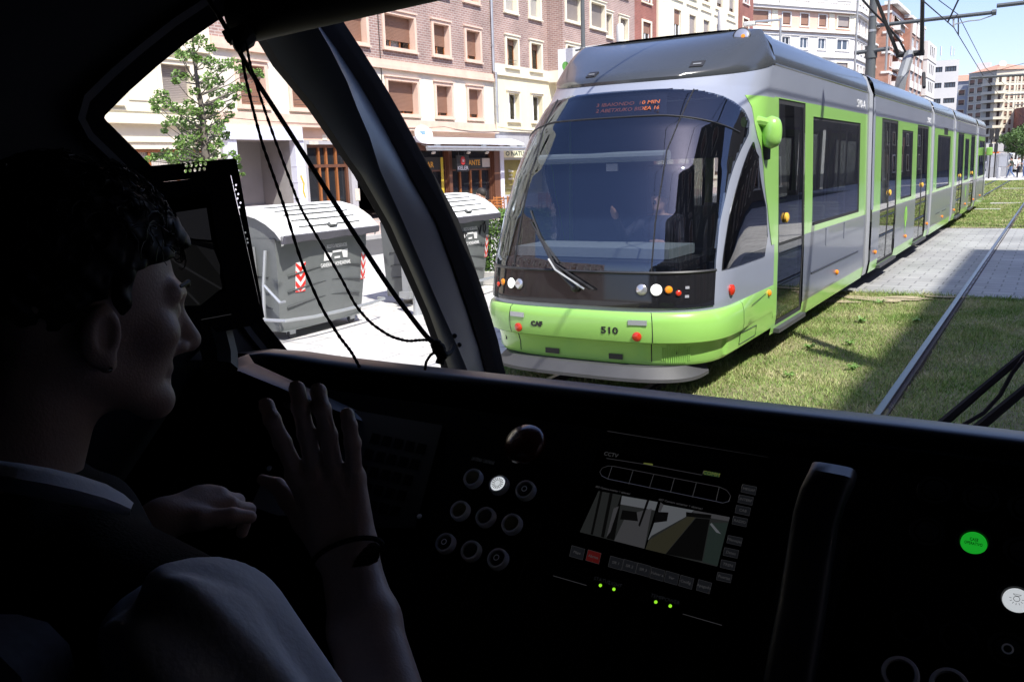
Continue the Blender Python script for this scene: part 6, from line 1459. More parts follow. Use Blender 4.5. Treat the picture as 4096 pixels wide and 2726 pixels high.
def person(label, loc, rz, pose, top, legs, hairm='hair_dark', res=0.022, group=None, short=True):
    """pose: joints in metres, facing +y, x to the right of the body"""
    t = thing('person', label, 'person', loc, (0, 0, rz), group)
    J = dict(hip=(0, 0, 0.92), chest=(0, 0, 1.32), neck=(0, 0.0, 1.46), head=(0, 0.03, 1.60), shR=(0.19, 0, 1.40), shL=(-0.19, 0, 1.40), elR=(0.25, -0.03, 1.12), elL=(-0.25, -0.03, 1.12), haR=(0.26, 0.08, 0.86), haL=(-0.26, 0.08, 0.86),
             knR=(0.10, 0.02, 0.48), knL=(-0.10, 0.02, 0.48), anR=(0.10, 0, 0.08), anL=(-0.10, 0, 0.08)); J.update(pose); J = {k: np.array(v, float) for k, v in J.items()}
    f = np.array([0, 1.0, 0])
    def fn(P):
        d = s_ell(P, J['head'], (0.076, 0.096, 0.115)); d = smin(d, s_cone(P, J['head'] + (0, 0.05, -0.075), J['head'] + (0, 0.06, -0.08), 0.045, 0.04), 0.03); d = smin(d, s_cone(P, J['head'] + (0, 0.095, 0.005), J['head'] + (0, 0.118, -0.03), 0.011, 0.015), 0.012)
        d = smin(d, s_cone(P, J['head'] + (0, -0.01, -0.08), J['neck'], 0.055, 0.06), 0.03)
        for s, q in ((1, 'R'), (-1, 'L')): d = smin(d, s_ell(P, J['head'] + (s * 0.078, -0.01, -0.01), (0.012, 0.024, 0.032)), 0.008)
        tr = smin(s_cone(P, J['chest'] + (-0.07, 0, 0), J['chest'] + (0.07, 0, 0), 0.125, 0.125), s_cone(P, J['hip'] + (-0.05, 0, 0), J['hip'] + (0.05, 0, 0), 0.12, 0.12), 0.12); tr = smin(tr, s_cone(P, J['chest'], J['hip'], 0.13, 0.125), 0.06); tr = smin(tr, s_cone(P, J['shL'], J['shR'], 0.065, 0.065), 0.06)
        d = smin(d, tr, 0.05)
        for q in 'RL':
            d = smin(d, smin(s_cone(P, J['sh' + q], J['el' + q], 0.058, 0.045), s_cone(P, J['el' + q], J['ha' + q], 0.043, 0.028), 0.02), 0.03)
            h = J['ha' + q]; v = h - J['el' + q]; v = v / np.linalg.norm(v); d = smin(d, s_cone(P, h, h + v * 0.07, 0.034, 0.03), 0.02); d = smin(d, s_cone(P, h + v * 0.06, h + v * 0.15, 0.026, 0.013), 0.02); d = smin(d, s_cone(P, h + v * 0.03, h + v * 0.09 + f * 0.035, 0.013, 0.010), 0.01)
            hp = J['hip'] + ((0.09 if q == 'R' else -0.09), 0, -0.04); d = smin(d, smin(s_cone(P, hp, J['kn' + q], 0.095, 0.062), s_cone(P, J['kn' + q], J['an' + q], 0.060, 0.045), 0.03), 0.05); d = smin(d, s_cone(P, J['an' + q] + (0, -0.03, -0.03), J['an' + q] + (0, 0.15, -0.045), 0.045, 0.034), 0.02)
        return d
    pts = np.stack(list(J.values())); lo = pts.min(0) - 0.2; hi = pts.max(0) + 0.22; lo[2] = -0.02
    V, F = nets(fn, lo, hi, res)
    b = MB(); ce = V[F].mean(1)
    def reg(p):
        if p[2] > J['neck'][2] + 0.0 and np.linalg.norm(p[:2] - J['neck'][:2]) < 0.14: return 'skin'
        for q in 'RL':
            for a_, b_, fr in ((J['el' + q], J['ha' + q], 0), ):
                dd = b_ - a_; tt = (p - a_) @ dd / (dd @ dd)
                if tt > (-0.25 if short else 0.9) and np.linalg.norm(p - a_ - dd * np.clip(tt, 0, 1.6)) < 0.075: return 'skin'
            if p[2] < J['an' + q][2] + 0.03 and abs(p[0] - J['an' + q][0]) < 0.12 and abs(p[1] - J['an' + q][1]) < 0.25: return 'shoe_pale'
        return top if p[2] > J['hip'][2] + 0.02 else legs
    base_ = len(b.v); b.v.extend(map(tuple, V.tolist()))
    for fc, c in zip(F.tolist(), ce): b.use(reg(c)); b.f.append(tuple(fc)); b.m.append(b.cur)
    b.build('body', t, True, 60, fix=False)
    hd = J['head']
    def hf(P): return smax(s_ell(P, hd + (0, -0.012, 0.018), (0.086, 0.104, 0.112)), -(P[..., 2] - hd[2] - 0.03 + 0.75 * np.minimum(P[..., 1] - hd[1] + 0.03, 0.06) * -1.0 - 0.02), 0.01)
    def hf(P):
        cut = -(P[..., 2] - hd[2]) + 0.35 * (P[..., 1] - hd[1]) + 0.0
        return smax(s_ell(P, hd + (0, -0.012, 0.018), (0.086, 0.104, 0.112)), cut + 0.012, 0.01)
    V, F = nets(hf, hd - 0.15, hd + 0.16, res * 0.7); b = MB().use(hairm); b.arr(V, F); b.build('hair', t, True, 60, fix=False)
    return t
walk = dict(knR=(0.10, 0.22, 0.50), anR=(0.10, 0.30, 0.08), knL=(-0.10, -0.05, 0.48), anL=(-0.10, -0.34, 0.13), elR=(0.25, -0.12, 1.13), haR=(0.25, -0.08, 0.88), elL=(-0.25, 0.02, 1.12), haL=(-0.24, 0.22, 0.95))
person('dark haired man in a dark striped polo shirt standing behind the second bin', (-9.15, 13.72, 0), R(97), dict(head=(0.0, 0.05, 1.60), elR=(0.27, 0.06, 1.14), haR=(0.26, 0.22, 0.98), elL=(-0.26, 0.05, 1.13), haL=(-0.2, 0.25, 1.05)), 'shirt_striped', 'trousers_dark', res=0.014)
person('walker in a dark green top and jeans striding across the far pavement', (-3.4, 85.6, 0.006), R(80), walk, 'shirt_dark', 'jeans', group='people walking across the far pavement')
person('walker in a white top and dark trousers, middle one of three on the far pavement', (-2.9, 86.6, 0.006), R(75), dict(knR=(0.1, 0.12, 0.49), anR=(0.1, 0.1, 0.08)), 'shirt_white', 'trousers_dark', group='people walking across the far pavement')
person('grey haired walker in a light blue shirt at the right edge', (-2.45, 86.2, 0.006), R(70), dict(haL=(-0.1, 0.3, 1.2), elL=(-0.26, 0.1, 1.15)), 'shirt_light', 'jeans', 'hair_grey', group='people walking across the far pavement')

# ---- far end of the street
mat('cabinet_grey', (0.36, 0.37, 0.40), 0.6, noise=(2, 0.08))
for (x0, x1, y, lab) in ((-5.42, -4.62, 88.5, 'tall grey street cabinet at the tail of the tram, nearer one'), (-4.72, -3.9, 91.0, 'tall grey street cabinet behind the nearer one at the tail of the tram')):
    t = thing('street_cabinet', lab, 'cabinet', ((x0 + x1) / 2, y, 0), group='grey street cabinets'); b = MB().use('cabinet_grey'); b.rbox(x0, x1, y, y + 0.5, 0, 2.0, 0.04); b.build('housing', t)
    b = MB().use('grey_far'); b.box(x0 + 0.1, x1 - 0.1, y - 0.012, y + 0.003, 0.9, 1.8); b.build('panel', t, smooth=None); b = MB().use('galv'); b.box(x0 - 0.03, x0 + 0.03, y - 0.03, y - 0.002, 0, 1.98); b.box(x1 - 0.03, x1 + 0.03, y - 0.03, y - 0.002, 0, 1.98); b.build('post', t, smooth=None)
for (x, y, lab) in ((-4.55, 101, 'low grey bollard near the hedge on the far pavement'), (-4.25, 84.5, 'low grey bollard before the grey cabinets'), (-3.75, 93.5, 'low grey bollard right of the grey cabinets')):
    b = MB().use('cabinet_grey'); b.lathe([(0.15, 0), (0.15, 0.85), (0.12, 0.9), (0.05, 0.92)], (x, y, 0), UZ, 12); put(b.build('bollard'), lab, 'bollard', 'low bollards on the far pavement')
for (px, y, lab) in ((3969, 85.0, 'thin black signal post nearest the tail of the tram'), (3990, 88.0, 'thin black signal post right of the first one beyond the tram')):
    q = on_y(px, 515, y); t = thing('traffic_signal', lab, 'traffic signal', (q.x, y, 0), group='signal posts beyond the tram'); b = MB().use('black_metal'); b.tube([(q.x, y, -0.1), (q.x, y, q.z)], 0.06, 8); b.build('post', t)
    b = MB().use('black_metal'); b.rbox(q.x - 0.16, q.x + 0.16, y - 0.2, y + 0.1, q.z - 0.9, q.z, 0.05); b.rbox(q.x - 0.14, q.x + 0.14, y - 0.2, y + 0.1, q.z - 2.0, q.z - 1.25, 0.05); b.build('signal_head', t)
# kiosk with orange band and hoarding
mat('orange_sign', (0.80, 0.20, 0.03), 0.5)
t = thing('street_kiosk', 'low white kiosk with an orange fascia beyond the tail of the tram', 'kiosk', (-9, 150, 0)); q0 = on_y(3935, 608, 150); q1 = on_y(3996, 624, 150)
b = MB().use('orange_sign'); b.box(q0.x, q1.x, 149.6, 150.0, q1.z, q0.z); b.build('fascia', t, smooth=None); b = MB().use('white_far'); b.box(q0.x, q1.x + 1.4, 150.003, 154, 0, q0.z - 0.1); b.build('wall', t, smooth=None)
text('lettering', 'euskotren', (q0.z - q1.z) * 0.8, frame(((q0.x + q1.x) / 2, 149.59, (q0.z + q1.z) / 2), (1, 0, 0), (0, 0, 1)), 'sign_white', t)
t = thing('hoarding', 'plain white hoarding boards above the kiosk at the street end', 'hoarding', (-12, 200, 0)); b = MB().use('white_far')
q0 = on_y(3945, 575, 200); q1 = on_y(4013, 606, 200); b.box(q0.x, q1.x, 200, 200.3, q1.z, q0.z); b.use('galv')
for f in (0.1, 0.4, 0.7, 0.95): x = q0.x + (q1.x - q0.x) * f; b.box(x - 0.12, x + 0.12, 200.05, 200.25, -0.1, q1.z)
b.build('board', t, smooth=None)
# parked vans and cars
mat('car_white', (0.78, 0.78, 0.78), 0.25, coat=0.7); mat('car_grey', (0.30, 0.30, 0.32), 0.25, coat=0.7); mat('car_blue', (0.05, 0.08, 0.16), 0.25, coat=0.7)
def car(name, label, cat, px, y, paint, van, rz):
    q = on_y(px, 640, y); t = thing(name, label, cat, (q.x, y, -0.12 if y > 112 else 0), (0, 0, rz), 'vehicles parked beyond the tram')
    L, Wd, Hh = (5.2, 1.95, 2.2) if van else (4.3, 1.75, 1.45)
    pr = [(-L / 2, 0.35), (-L / 2, Hh * 0.92), (-L / 2 + 0.15, Hh), (L / 2 - 1.7, Hh), (L / 2 - 0.9, Hh * 0.55), (L / 2 - 0.1, Hh * 0.48), (L / 2, 0.4)] if van else [(-L / 2, 0.35), (-L / 2 + 0.05, 0.9), (-L / 2 + 0.7, 0.95), (-L / 2 + 1.3, Hh), (0.6, Hh), (1.25, 0.95), (L / 2 - 0.1, 0.8), (L / 2, 0.4)]
    b = MB().use(paint); b.loft([[(s * (Wd / 2 - (0.12 if z > Hh * 0.6 else 0.0)), x, z) for x, z in pr] for s in (-1, -0.96, 0.96, 1)], True, True, True); b.build('body', t, True, 30)
    b = MB().use('win_dark')
    wn = [(L / 2 - 2.6, Hh * 0.58), (L / 2 - 1.12, Hh * 0.58), (L / 2 - 1.75, Hh * 0.93), (L / 2 - 2.6, Hh * 0.93)] if van else [(-1.2, 0.95), (1.05, 0.95), (0.5, Hh - 0.08), (-0.75, Hh - 0.08)]
    for s in (-1, 1): b.poly([(s * (Wd / 2 - 0.0 + 0.004), x, z) for x, z in wn])
    b.poly([(-Wd / 2 + 0.2, L / 2 - 0.98 if van else 1.22, Hh * 0.62 if van else 1.0), (Wd / 2 - 0.2, L / 2 - 0.98 if van else 1.22, Hh * 0.62 if van else 1.0), (Wd / 2 - 0.25, L / 2 - 1.62 if van else 0.66, Hh * 0.95), (-Wd / 2 + 0.25, L / 2 - 1.62 if van else 0.66, Hh * 0.95)]); b.build('window', t, True, None)
    for sx in (-1, 1):
        for yy in (-L * 0.3, L * 0.32): b = MB().use('rubber'); b.lathe([(0.2, 0), (0.33, 0.02), (0.33, 0.18), (0.2, 0.2)], (sx * Wd / 2 - (0.19 if sx > 0 else 0.01), yy, 0.33), (1, 0, 0), 14); b.build('wheel', t, True)
    return t
car('parked_van', 'white van nearest the kiosk, seen over the grey cabinets', 'van', 3962, 128, 'car_white', True, R(75)); car('parked_car', 'grey car parked behind the grey cabinets', 'car', 3990, 122, 'car_grey', False, R(80)); car('parked_van', 'white van right of the grey car, above the walkers', 'van', 4030, 135, 'car_white', True, R(85))
car('parked_car', 'white car half hidden by the far hedge', 'car', 4010, 116, 'car_white', False, R(170)); car('parked_car', 'dark blue car parked left of the walker in the dark green top', 'car', 4022, 119, 'car_blue', False, R(160)); car('parked_car', 'white car behind the walkers at the right edge', 'car', 4070, 118, 'car_white', False, R(20))
mat('leaf_far', (0.075, 0.14, 0.035), 0.6, noise=(1.2, 0.35))
def tree(label, px, y, h, r, n, ls, seed):
    q = on_y(px, 600, y); t = thing('street_tree', label, 'tree', (q.x, y, 0), group='trees at the street end'); g = np.random.default_rng(seed)
    b = MB().use('bark'); b.tube([(q.x, y, 0), (q.x + 0.1, y, h * 0.4), (q.x, y, h * 0.75)], [0.16, 0.12, 0.05], 7)
    lf = MB().use('leaf_far')
    for k in range(22):
        a = g.uniform(0, 6.28); rr = r * g.uniform(0.1, 0.95); c = np.array([q.x + rr * math.cos(a), y + rr * math.sin(a), h * 0.62 + g.uniform(-0.24, 0.34) * h * (1 - 0.5 * rr / r)]); s = r * g.uniform(0.22, 0.42)
        leaves(lf, c, (s, s, s * 0.75), n // 22, ls, g); b.tube([(q.x, y, h * 0.45), tuple(c)], [0.05, 0.015], 4)
    b.build('trunk', t, smooth=60, fix=False); lf.build('crown', t, smooth=None, fix=False)
tree('bushy green street tree at the right edge below the beige block', 4088, 108, 5.0, 2.3, 5000, 0.2, 3); tree('smaller street tree left of the bushy one below the beige block', 4062, 125, 5.0, 1.6, 2600, 0.2, 4); tree('green street tree beyond the right edge of the view', 4125, 112, 6, 2.2, 2600, 0.22, 6)
t = thing('hedge', 'low dark hedge on the far pavement before the parked cars', 'hedge', (-4.4, 107, 0)); q0 = on_y(3998, 660, 106); q1 = on_y(4024, 660, 106); g = np.random.default_rng(8); lf = MB().use('leaf_far')
for k in range(8): leaves(lf, (q0.x + (q1.x - q0.x) * (k + .5) / 8, 106.4, 0.7), (0.3, 0.5, 0.7), 200, 0.12, g)
lf.build('foliage', t, smooth=None, fix=False)

# driver of the green tram, one hand lifted behind the windscreen
person('driver of the green tram behind its windscreen, one hand lifted to wave', (XC + 0.16, 8.52, 0.42), R(180), dict(hip=(0, 0, 0.50), chest=(0, 0.02, 0.95), neck=(0, 0.03, 1.12), head=(0, 0.07, 1.27), shR=(0.19, 0.02, 1.06), shL=(-0.19, 0.02, 1.06), elR=(0.27, 0.34, 0.92), haR=(0.20, 0.70, 1.16), elL=(-0.27, 0.15, 0.80), haL=(-0.16, 0.40, 0.86),
    knR=(0.14, 0.42, 0.50), knL=(-0.14, 0.42, 0.50), anR=(0.14, 0.40, 0.09), anL=(-0.14, 0.40, 0.09)), 'trousers_dark', 'trousers_dark', res=0.014, short=False)
# ---------------------------------------------------------------- the cab round the camera
mat('cab_black', (0.03, 0.03, 0.032), 0.55, spec=0.4, noise=(40, 0.2)); mat('cab_trim', (0.03, 0.034, 0.042), 0.42, spec=0.5, noise=(6, 0.1)); mat('cab_lining', (0.016, 0.017, 0.02), 0.6, spec=0.35, noise=(5, 0.15)); mat('gasket', (0.012, 0.012, 0.013), 0.75, spec=0.25)
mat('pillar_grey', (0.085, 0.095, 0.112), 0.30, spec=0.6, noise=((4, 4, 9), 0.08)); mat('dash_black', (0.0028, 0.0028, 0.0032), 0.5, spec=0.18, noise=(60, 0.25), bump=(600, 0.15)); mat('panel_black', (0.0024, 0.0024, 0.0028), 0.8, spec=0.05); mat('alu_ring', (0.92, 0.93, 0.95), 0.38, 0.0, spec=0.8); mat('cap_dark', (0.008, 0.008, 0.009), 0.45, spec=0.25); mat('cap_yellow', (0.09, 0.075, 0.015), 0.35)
mat('cap_white_lit', (0.6, 0.6, 0.6), 0.4, emit=(0.9, 0.95, 1.0), estr=0.32); mat('cap_green_lit', (0.02, 0.3, 0.03), 0.4, emit=(0.012, 0.50, 0.03), estr=0.33); mat('led_green', (0.1, 0.4, 0.02), 0.4, emit=(0.35, 0.9, 0.03), estr=0.5); mat('mushroom_red', (0.07, 0.008, 0.005), 0.25, coat=0.5)
def emi(n, c, s=1.0): return mat(n, (0.01, 0.01, 0.01), 0.15, emit=c, estr=s)
emi('v_grey', (0.01925, 0.01925, 0.0209)); emi('v_pale', (0.04125, 0.044, 0.0484)); emi('v_mid', (0.00715, 0.0077, 0.0077)); emi('v_dark', (0.0011, 0.0011, 0.0011)); emi('v_olive', (0.011, 0.01045, 0.0066)); emi('v_teal', (0.0066, 0.0099, 0.0088)); emi('v_key', (0.0033, 0.003575, 0.0044)); emi('v_line', (0.0121, 0.0121, 0.0132)); emi('v_red', (0.02475, 0.0022, 0.0022)); emi('v_yellow', (0.04125, 0.04675, 0.011)); emi('v_green', (0.0066, 0.0165, 0.0066)); emi('v_text', (0.0165, 0.0165, 0.0176))
glass_mat('cab_glass', (0.93, 0.95, 0.95), 1.45, base=0.0)
CX = -0.535
C_ab = thing('tram_cab', 'dark tram driving cab shell framing the view, with corner window and glossy pillar', 'cab', (CX, 0.5, 0.45))
XW = -1.72
WPX = [(372, 486), (366, 477), (369, 467), (467, 369), (579, 271), (700, 173), (859, 65), (938, 19), (990, 5), (1030, 40), (1052, 140), (1124, 261), (1255, 420), (1329, 528), (1446, 700), (1563, 904), (1640, 1078), (1716, 1251), (1788, 1455), (1830, 1640), (1300, 1640), (1076, 1363), (1012, 1285), (820, 1010), (650, 790), (553, 665), (448, 560)]
Apx = [(1000, 40), (1052, 140), (1124, 261), (1255, 420), (1329, 528), (1395, 630), (1446, 700), (1563, 904), (1640, 1078), (1716, 1251), (1762, 1379), (1788, 1455), (1840, 1640)]
Dpx = [(1240, -45), (1322, 77), (1400, 195), (1500, 350), (1568, 467), (1640, 600), (1696, 700), (1793, 873), (1859, 1057), (1915, 1220), (1961, 1373), (1984, 1478), (2030, 1660)]
Cpx = [(1190, -30), (1266, 88), (1345, 195), (1445, 345), (1510, 455), (1580, 585), (1640, 700), (1748, 890), (1815, 1070), (1872, 1235), (1918, 1382), (1942, 1480), (1985, 1660)]
Bpx = [(1180, -25), (1262, 92), (1322, 195), (1390, 330), (1428, 430), (1478, 545), (1520, 680), (1610, 880), (1690, 1065), (1762, 1235), (1830, 1385), (1870, 1480), (1920, 1660)]
win = [on_x(x, y, XW) for x, y in WPX]
ctr = sum(win, Vector()) / len(win)
nw = len(win)
SG = 1 if sum(win[i].z * win[(i + 1) % nw].y - win[(i + 1) % nw].z * win[i].y for i in range(nw)) < 0 else -1
def offs(P, d):
    out = []
    for i in range(len(P)):
        t = (P[(i + 1) % len(P)] - P[i - 1]); n = Vector((0, t.z, -t.y)).normalized(); out.append(P[i] + n * d * SG)
    return out
go = offs(win, 0.036); gi = offs(win, 0.006)
def fill_ring(outer, inner, m, name, parent):
    from mathutils.geometry import tessellate_polygon
    P = list(outer) + list(inner); b = MB().use(m); b.v = [tuple(p) for p in P]
    for f in tessellate_polygon([[Vector((p.y, p.z, 0)) for p in outer], [Vector((p.y, p.z, 0)) for p in inner]]): b.f.append(tuple(f)); b.m.append(0)
    return b.build(name, parent, smooth=None)
fill_ring([Vector((XW, -1.6, 0.4)), Vector((XW, 2.6, 0.4)), on_x(2060, 1900, XW)] + [on_x(x, y, XW) for x, y in reversed(Cpx)] + [Vector((XW, on_x(*Cpx[0], XW).y - 0.12, 2.66)), Vector((XW, -1.6, 2.66))], [Vector((XW, p.y, p.z)) for p in go], 'cab_lining', 'side_wall', C_ab)
b = MB().use('gasket'); b.loft([[go[i], go[i] + Vector((0.03, 0, 0)), win[i] + Vector((0.045, 0, 0)), win[i] + Vector((0.045, 0, 0)) * 0.2, win[i] - Vector((0.03, 0, 0))] for i in range(nw)] + [[go[0], go[0] + Vector((0.03, 0, 0)), win[0] + Vector((0.045, 0, 0)), win[0] + Vector((0.009, 0, 0)), win[0] - Vector((0.03, 0, 0))]], False); b.build('window_gasket', C_ab, smooth=40)
b = MB().use('cab_trim')                   # raised lip round the gasket
lo_ = offs(win, 0.052); b.loft([[lo_[i % nw], lo_[i % nw] + Vector((0.035, 0, 0)), go[i % nw] + Vector((0.035, 0, 0))] for i in range(nw + 1)], False); b.build('window_trim', C_ab, smooth=40)
b = MB().use('cab_glass'); b.poly([p - Vector((0.015, 0, 0)) for p in gi]); b.build('side_glass', C_ab, smooth=None)
# corner pillar
n = len(Apx); A = []; B_ = []; Cc = []; D = []
for i in range(n):
    f = i / (n - 1); a = on_x(*Apx[i], -1.69 + 0.06 * f); d = on_x(*Dpx[i], -1.64 + 0.10 * f)
    dd = (Vector(a) - Vector(CPOS)).length; A.append(a); D.append(Vector(CPOS) + Vector(ray(*Dpx[i])).normalized() * (dd + 0.17))
    r_ = Vector(ray(*Cpx[i])).normalized(); Cc.append(Vector(CPOS) + r_ * (dd + 0.15)); r_ = Vector(ray(*Bpx[i])).normalized(); B_.append(Vector(CPOS) + r_ * (dd - 0.03))
# carry the ends past the view
for L in (A, B_, Cc, D): L.insert(0, L[0] + (L[0] - L[2]) * 0.55); L.append(L[-1] + (L[-1] - L[-3]) * 0.9)
n = len(A)
def arcp(a, b_, bulge, k):   # slightly rounded facet
    m = (a + b_) / 2; c = Vector(CPOS); return [a.lerp(b_, j / k) + (c - m).normalized() * bulge * math.sin(math.pi * j / k) for j in range(k + 1)]
b = MB().use('pillar_grey')
b.loft([arcp(A[i], B_[i], 0.012, 6) + arcp(B_[i], Cc[i], 0.006, 4)[1:] for i in range(n)], False); pl = b.build('corner_pillar', C_ab, smooth=38)
b = MB().use('gasket'); b.loft([[Cc[i], Cc[i] * 0.995 + Vector(CPOS) * 0.005, D[i], D[i] + Vector((0.0, 0.05, 0))] for i in range(n)], False); b.build('gasket', pl, smooth=38)
b = MB().use('dash_black')
for q in ((-0.006, 0.10), (0.012, 0.03), (0.004, 0.17)):
    k = 10; p = B_[k + 1].lerp(A[k + 1], 0.25) + Vector((q[0] * 2, 0, q[1] * 0.2)); nrm = (Vector(CPOS) - p).normalized(); b.lathe([(0.008, 0.0), (0.008, 0.012), (0.005, 0.016)], p, nrm, 8)
b.build('bolt', pl)
# windscreen from pillar to pillar, bulging forward
NW = 24
def wsf(u, v):
    f = v * (n - 1); i = min(int(f), n - 2); p = D[i].lerp(D[i + 1], f - i); q = Vector((2 * CX - p.x, p.y, p.z)); r_ = p.lerp(q, u); r_.y += 0.30 * (1 - (2 * u - 1) ** 2); return r_
b = MB().use('cab_glass'); b.grid(wsf, NW, n - 1); b.build('windscreen', C_ab, smooth=60)
# mirrored pillar, walls, roof, floor and back of the cab
mr = lambda p: Vector((2 * CX - p.x, p.y, p.z))
b = MB().use('pillar_grey'); b.loft([[mr(A[i]), mr(B_[i]), mr(Cc[i]), mr(D[i])] for i in range(n)], False); b.build('corner_pillar', C_ab, smooth=38)
XR = 2 * CX - XW
b = MB().use('cab_lining'); b.box(XR, XR + 0.05, -1.6, 0.75, 0.4, 2.66); b.box(XR, XR + 0.05, 0.75, 2.75, 0.4, 1.30); b.box(XR, XR + 0.05, 0.75, 2.75, 2.52, 2.66); b.build('right_wall', C_ab, smooth=None)
b = MB().use('cab_glass'); b.poly([(XR + 0.02, 0.75, 1.30), (XR + 0.02, 2.75, 1.30), (XR + 0.02, 2.75, 2.52), (XR + 0.02, 0.75, 2.52)]); b.build('side_glass', C_ab, smooth=None)
b = MB().use('cab_black'); b.box(XW - 0.05, XR + 0.05, -1.65, -1.6, 0.4, 2.66); b.build('rear_wall', C_ab, smooth=None)
b = MB().use('cab_black'); b.box(XW - 0.05, XR + 0.05, -1.65, 2.75, 0.36, 0.42); b.build('floor', C_ab, smooth=None)
top = [wsf(u / 12, 0.0) for u in range(13)]
b = MB().use('cab_lining'); b.poly([Vector((XW - 0.05, -1.65, 2.66)), Vector((XR + 0.05, -1.65, 2.66)), Vector((XR + 0.05, top[-1].y, 2.66))] + [Vector((p.x, p.y + 0.04, 2.66)) for p in reversed(top)] + [Vector((XW - 0.05, top[0].y, 2.66))])
b.loft([[Vector((p.x, p.y + 0.04, 2.66)), Vector((p.x, p.y + 0.05, min(p.z, 2.655)))] for p in top], False)
b.build('roof_lining', C_ab, smooth=None)
b = MB().use('tram_roof'); b.box(XW - 0.06, XR + 0.06, -8, top[0].y - 0.05, 2.68, 2.75); b.build('outer_roof', C_ab, smooth=None)
bot = [wsf(u / 16, 1.0) for u in range(17)]
b = MB().use('tram_green'); b.loft([[p, Vector((p.x, p.y + 0.03, 0.85)), Vector((p.x, p.y, 0.3))] for p in bot], False); b.build('nose_panel', C_ab, smooth=40)
# wipers outside the glass
for (P, r_, m) in (([(3700, 1750), (3770, 1692), (3930, 1555), (4096, 1416), (4200, 1330)], [0.013, 0.013, 0.011, 0.010, 0.009], 'gasket'), ([(3850, 1760), (3925, 1700), (4096, 1558), (4220, 1455)], [0.014, 0.014, 0.012, 0.011], 'gasket')):
    b = MB().use(m); b.tube([at(x, y, 2.35) for x, y in P], r_, 6)
    if m and P[0][0] == 3700: b.tube([at(x, y, 2.33) for x, y in ((3790, 1712), (3850, 1700), (3935, 1650), (4000, 1580), (4050, 1490), (4100, 1425))], 0.006, 5)
    b.build('wiper', C_ab)

# ---- blind: roller, bracket, guide cord and pull cords
Bl = thing('sun_blind', 'rolled up black sun blind with a guide cord and two thin pull cords', 'sun blind', at(980, 100, 1.75))
mat('blind_black', (0.012, 0.012, 0.013), 0.7, spec=0.3); mat('cord_black', (0.010, 0.010, 0.010), 0.85, spec=0.2)
e0 = at(962, 72, 1.80); e1 = at(1700, -105, 1.62); dv = (e1 - e0).normalized()
b = MB().use('blind_black'); rl = 0.0515; b.tube([e0, e0 + dv * 0.03, e0.lerp(e1, 0.5), e1, e1 + dv * 0.9], [rl * 0.97, rl, rl, rl, rl], 28); b.build('roller', Bl, smooth=40)
b = MB().use('blind_black'); k = at(940, 152, 1.72); b.tube([at(915, 150, 1.74), at(1000, 118, 1.78)], 0.014, 8); b.tube([at(905, 155, 1.74), at(925, 143, 1.74)], 0.016, 8); b.tube([at(975, 120, 1.8), at(985, 155, 1.74), at(962, 185, 1.72), at(958, 205, 1.72)], [0.022, 0.02, 0.014, 0.008], 8); b.tube([at(948, 165, 1.72), at(950, 190, 1.72), at(960, 206, 1.72)], [0.012, 0.008, 0.006], 6)
b.build('bracket', Bl)
def cord(px, r_, name, tw=False, dep=(1.7, 1.7)):
    n_ = len(px); P = []
    for i in range(n_ - 1):
        for j in range(10): t = j / 10; P.append((px[i][0] + (px[i + 1][0] - px[i][0]) * t, px[i][1] + (px[i + 1][1] - px[i][1]) * t))
    P.append(px[-1]); m = len(P)
    # soften the corners
    for _ in range(12): P = [P[0]] + [((P[i - 1][0] + 2 * P[i][0] + P[i + 1][0]) / 4, (P[i - 1][1] + 2 * P[i][1] + P[i + 1][1]) / 4) for i in range(1, m - 1)] + [P[-1]]
    b = MB().use('cord_black'); b.tube([at(x, y, dep[0] + (dep[1] - dep[0]) * i / (m - 1)) for i, (x, y) in enumerate(P)], [r_ * (1 + 0.22 * math.sin(i * 2.3)) if tw else r_ for i in range(m)], 6); return b.build(name, Bl)
cord([(830, -10), (870, 55), (930, 155), (1000, 285), (1150, 515), (1350, 830), (1560, 1155), (1700, 1340), (1745, 1382)], 0.0052, 'guide_cord', dep=(1.82, 1.72))
cord([(966, 200), (975, 280), (1010, 430), (1050, 580), (1100, 720), (1145, 850), (1205, 1050), (1290, 1240), (1360, 1350), (1405, 1405), (1440, 1470)], 0.0031, 'pull_cord', True)
cord([(984, 165), (1000, 260), (1045, 400), (1100, 560), (1160, 720), (1200, 830), (1285, 975), (1370, 1120), (1420, 1220), (1480, 1290), (1560, 1345), (1630, 1365), (1690, 1358), (1735, 1362)], 0.0028, 'pull_cord', True)
b = MB().use('cord_black')
kn = at(1752, 1392, 1.70)
for (x, y, r_) in ((1745, 1378, 0.012), (1756, 1395, 0.014), (1764, 1412, 0.012), (1748, 1400, 0.010), (1772, 1420, 0.010)): b.lathe([(0.001, -r_), (r_ * 0.7, -r_ * 0.7), (r_, 0), (r_ * 0.7, r_ * 0.7), (0.001, r_)], at(x, y, 1.71), Vector(ray(x, y)), 10)
b.tube([at(1745, 1405, 1.71), at(1722, 1420, 1.71), at(1705, 1447, 1.70), at(1700, 1480, 1.70)], 0.003, 5); b.tube([at(1760, 1415, 1.71), at(1763, 1432, 1.71), at(1758, 1455, 1.71)], [0.004, 0.008, 0.009], 6); b.build('knot', Bl)
b = MB().use('gasket'); b.tube([at(1770, 1420, 1.71), at(1800, 1410, 1.76), at(1812, 1385, 1.78)], 0.006, 5); b.build('hook', Bl)

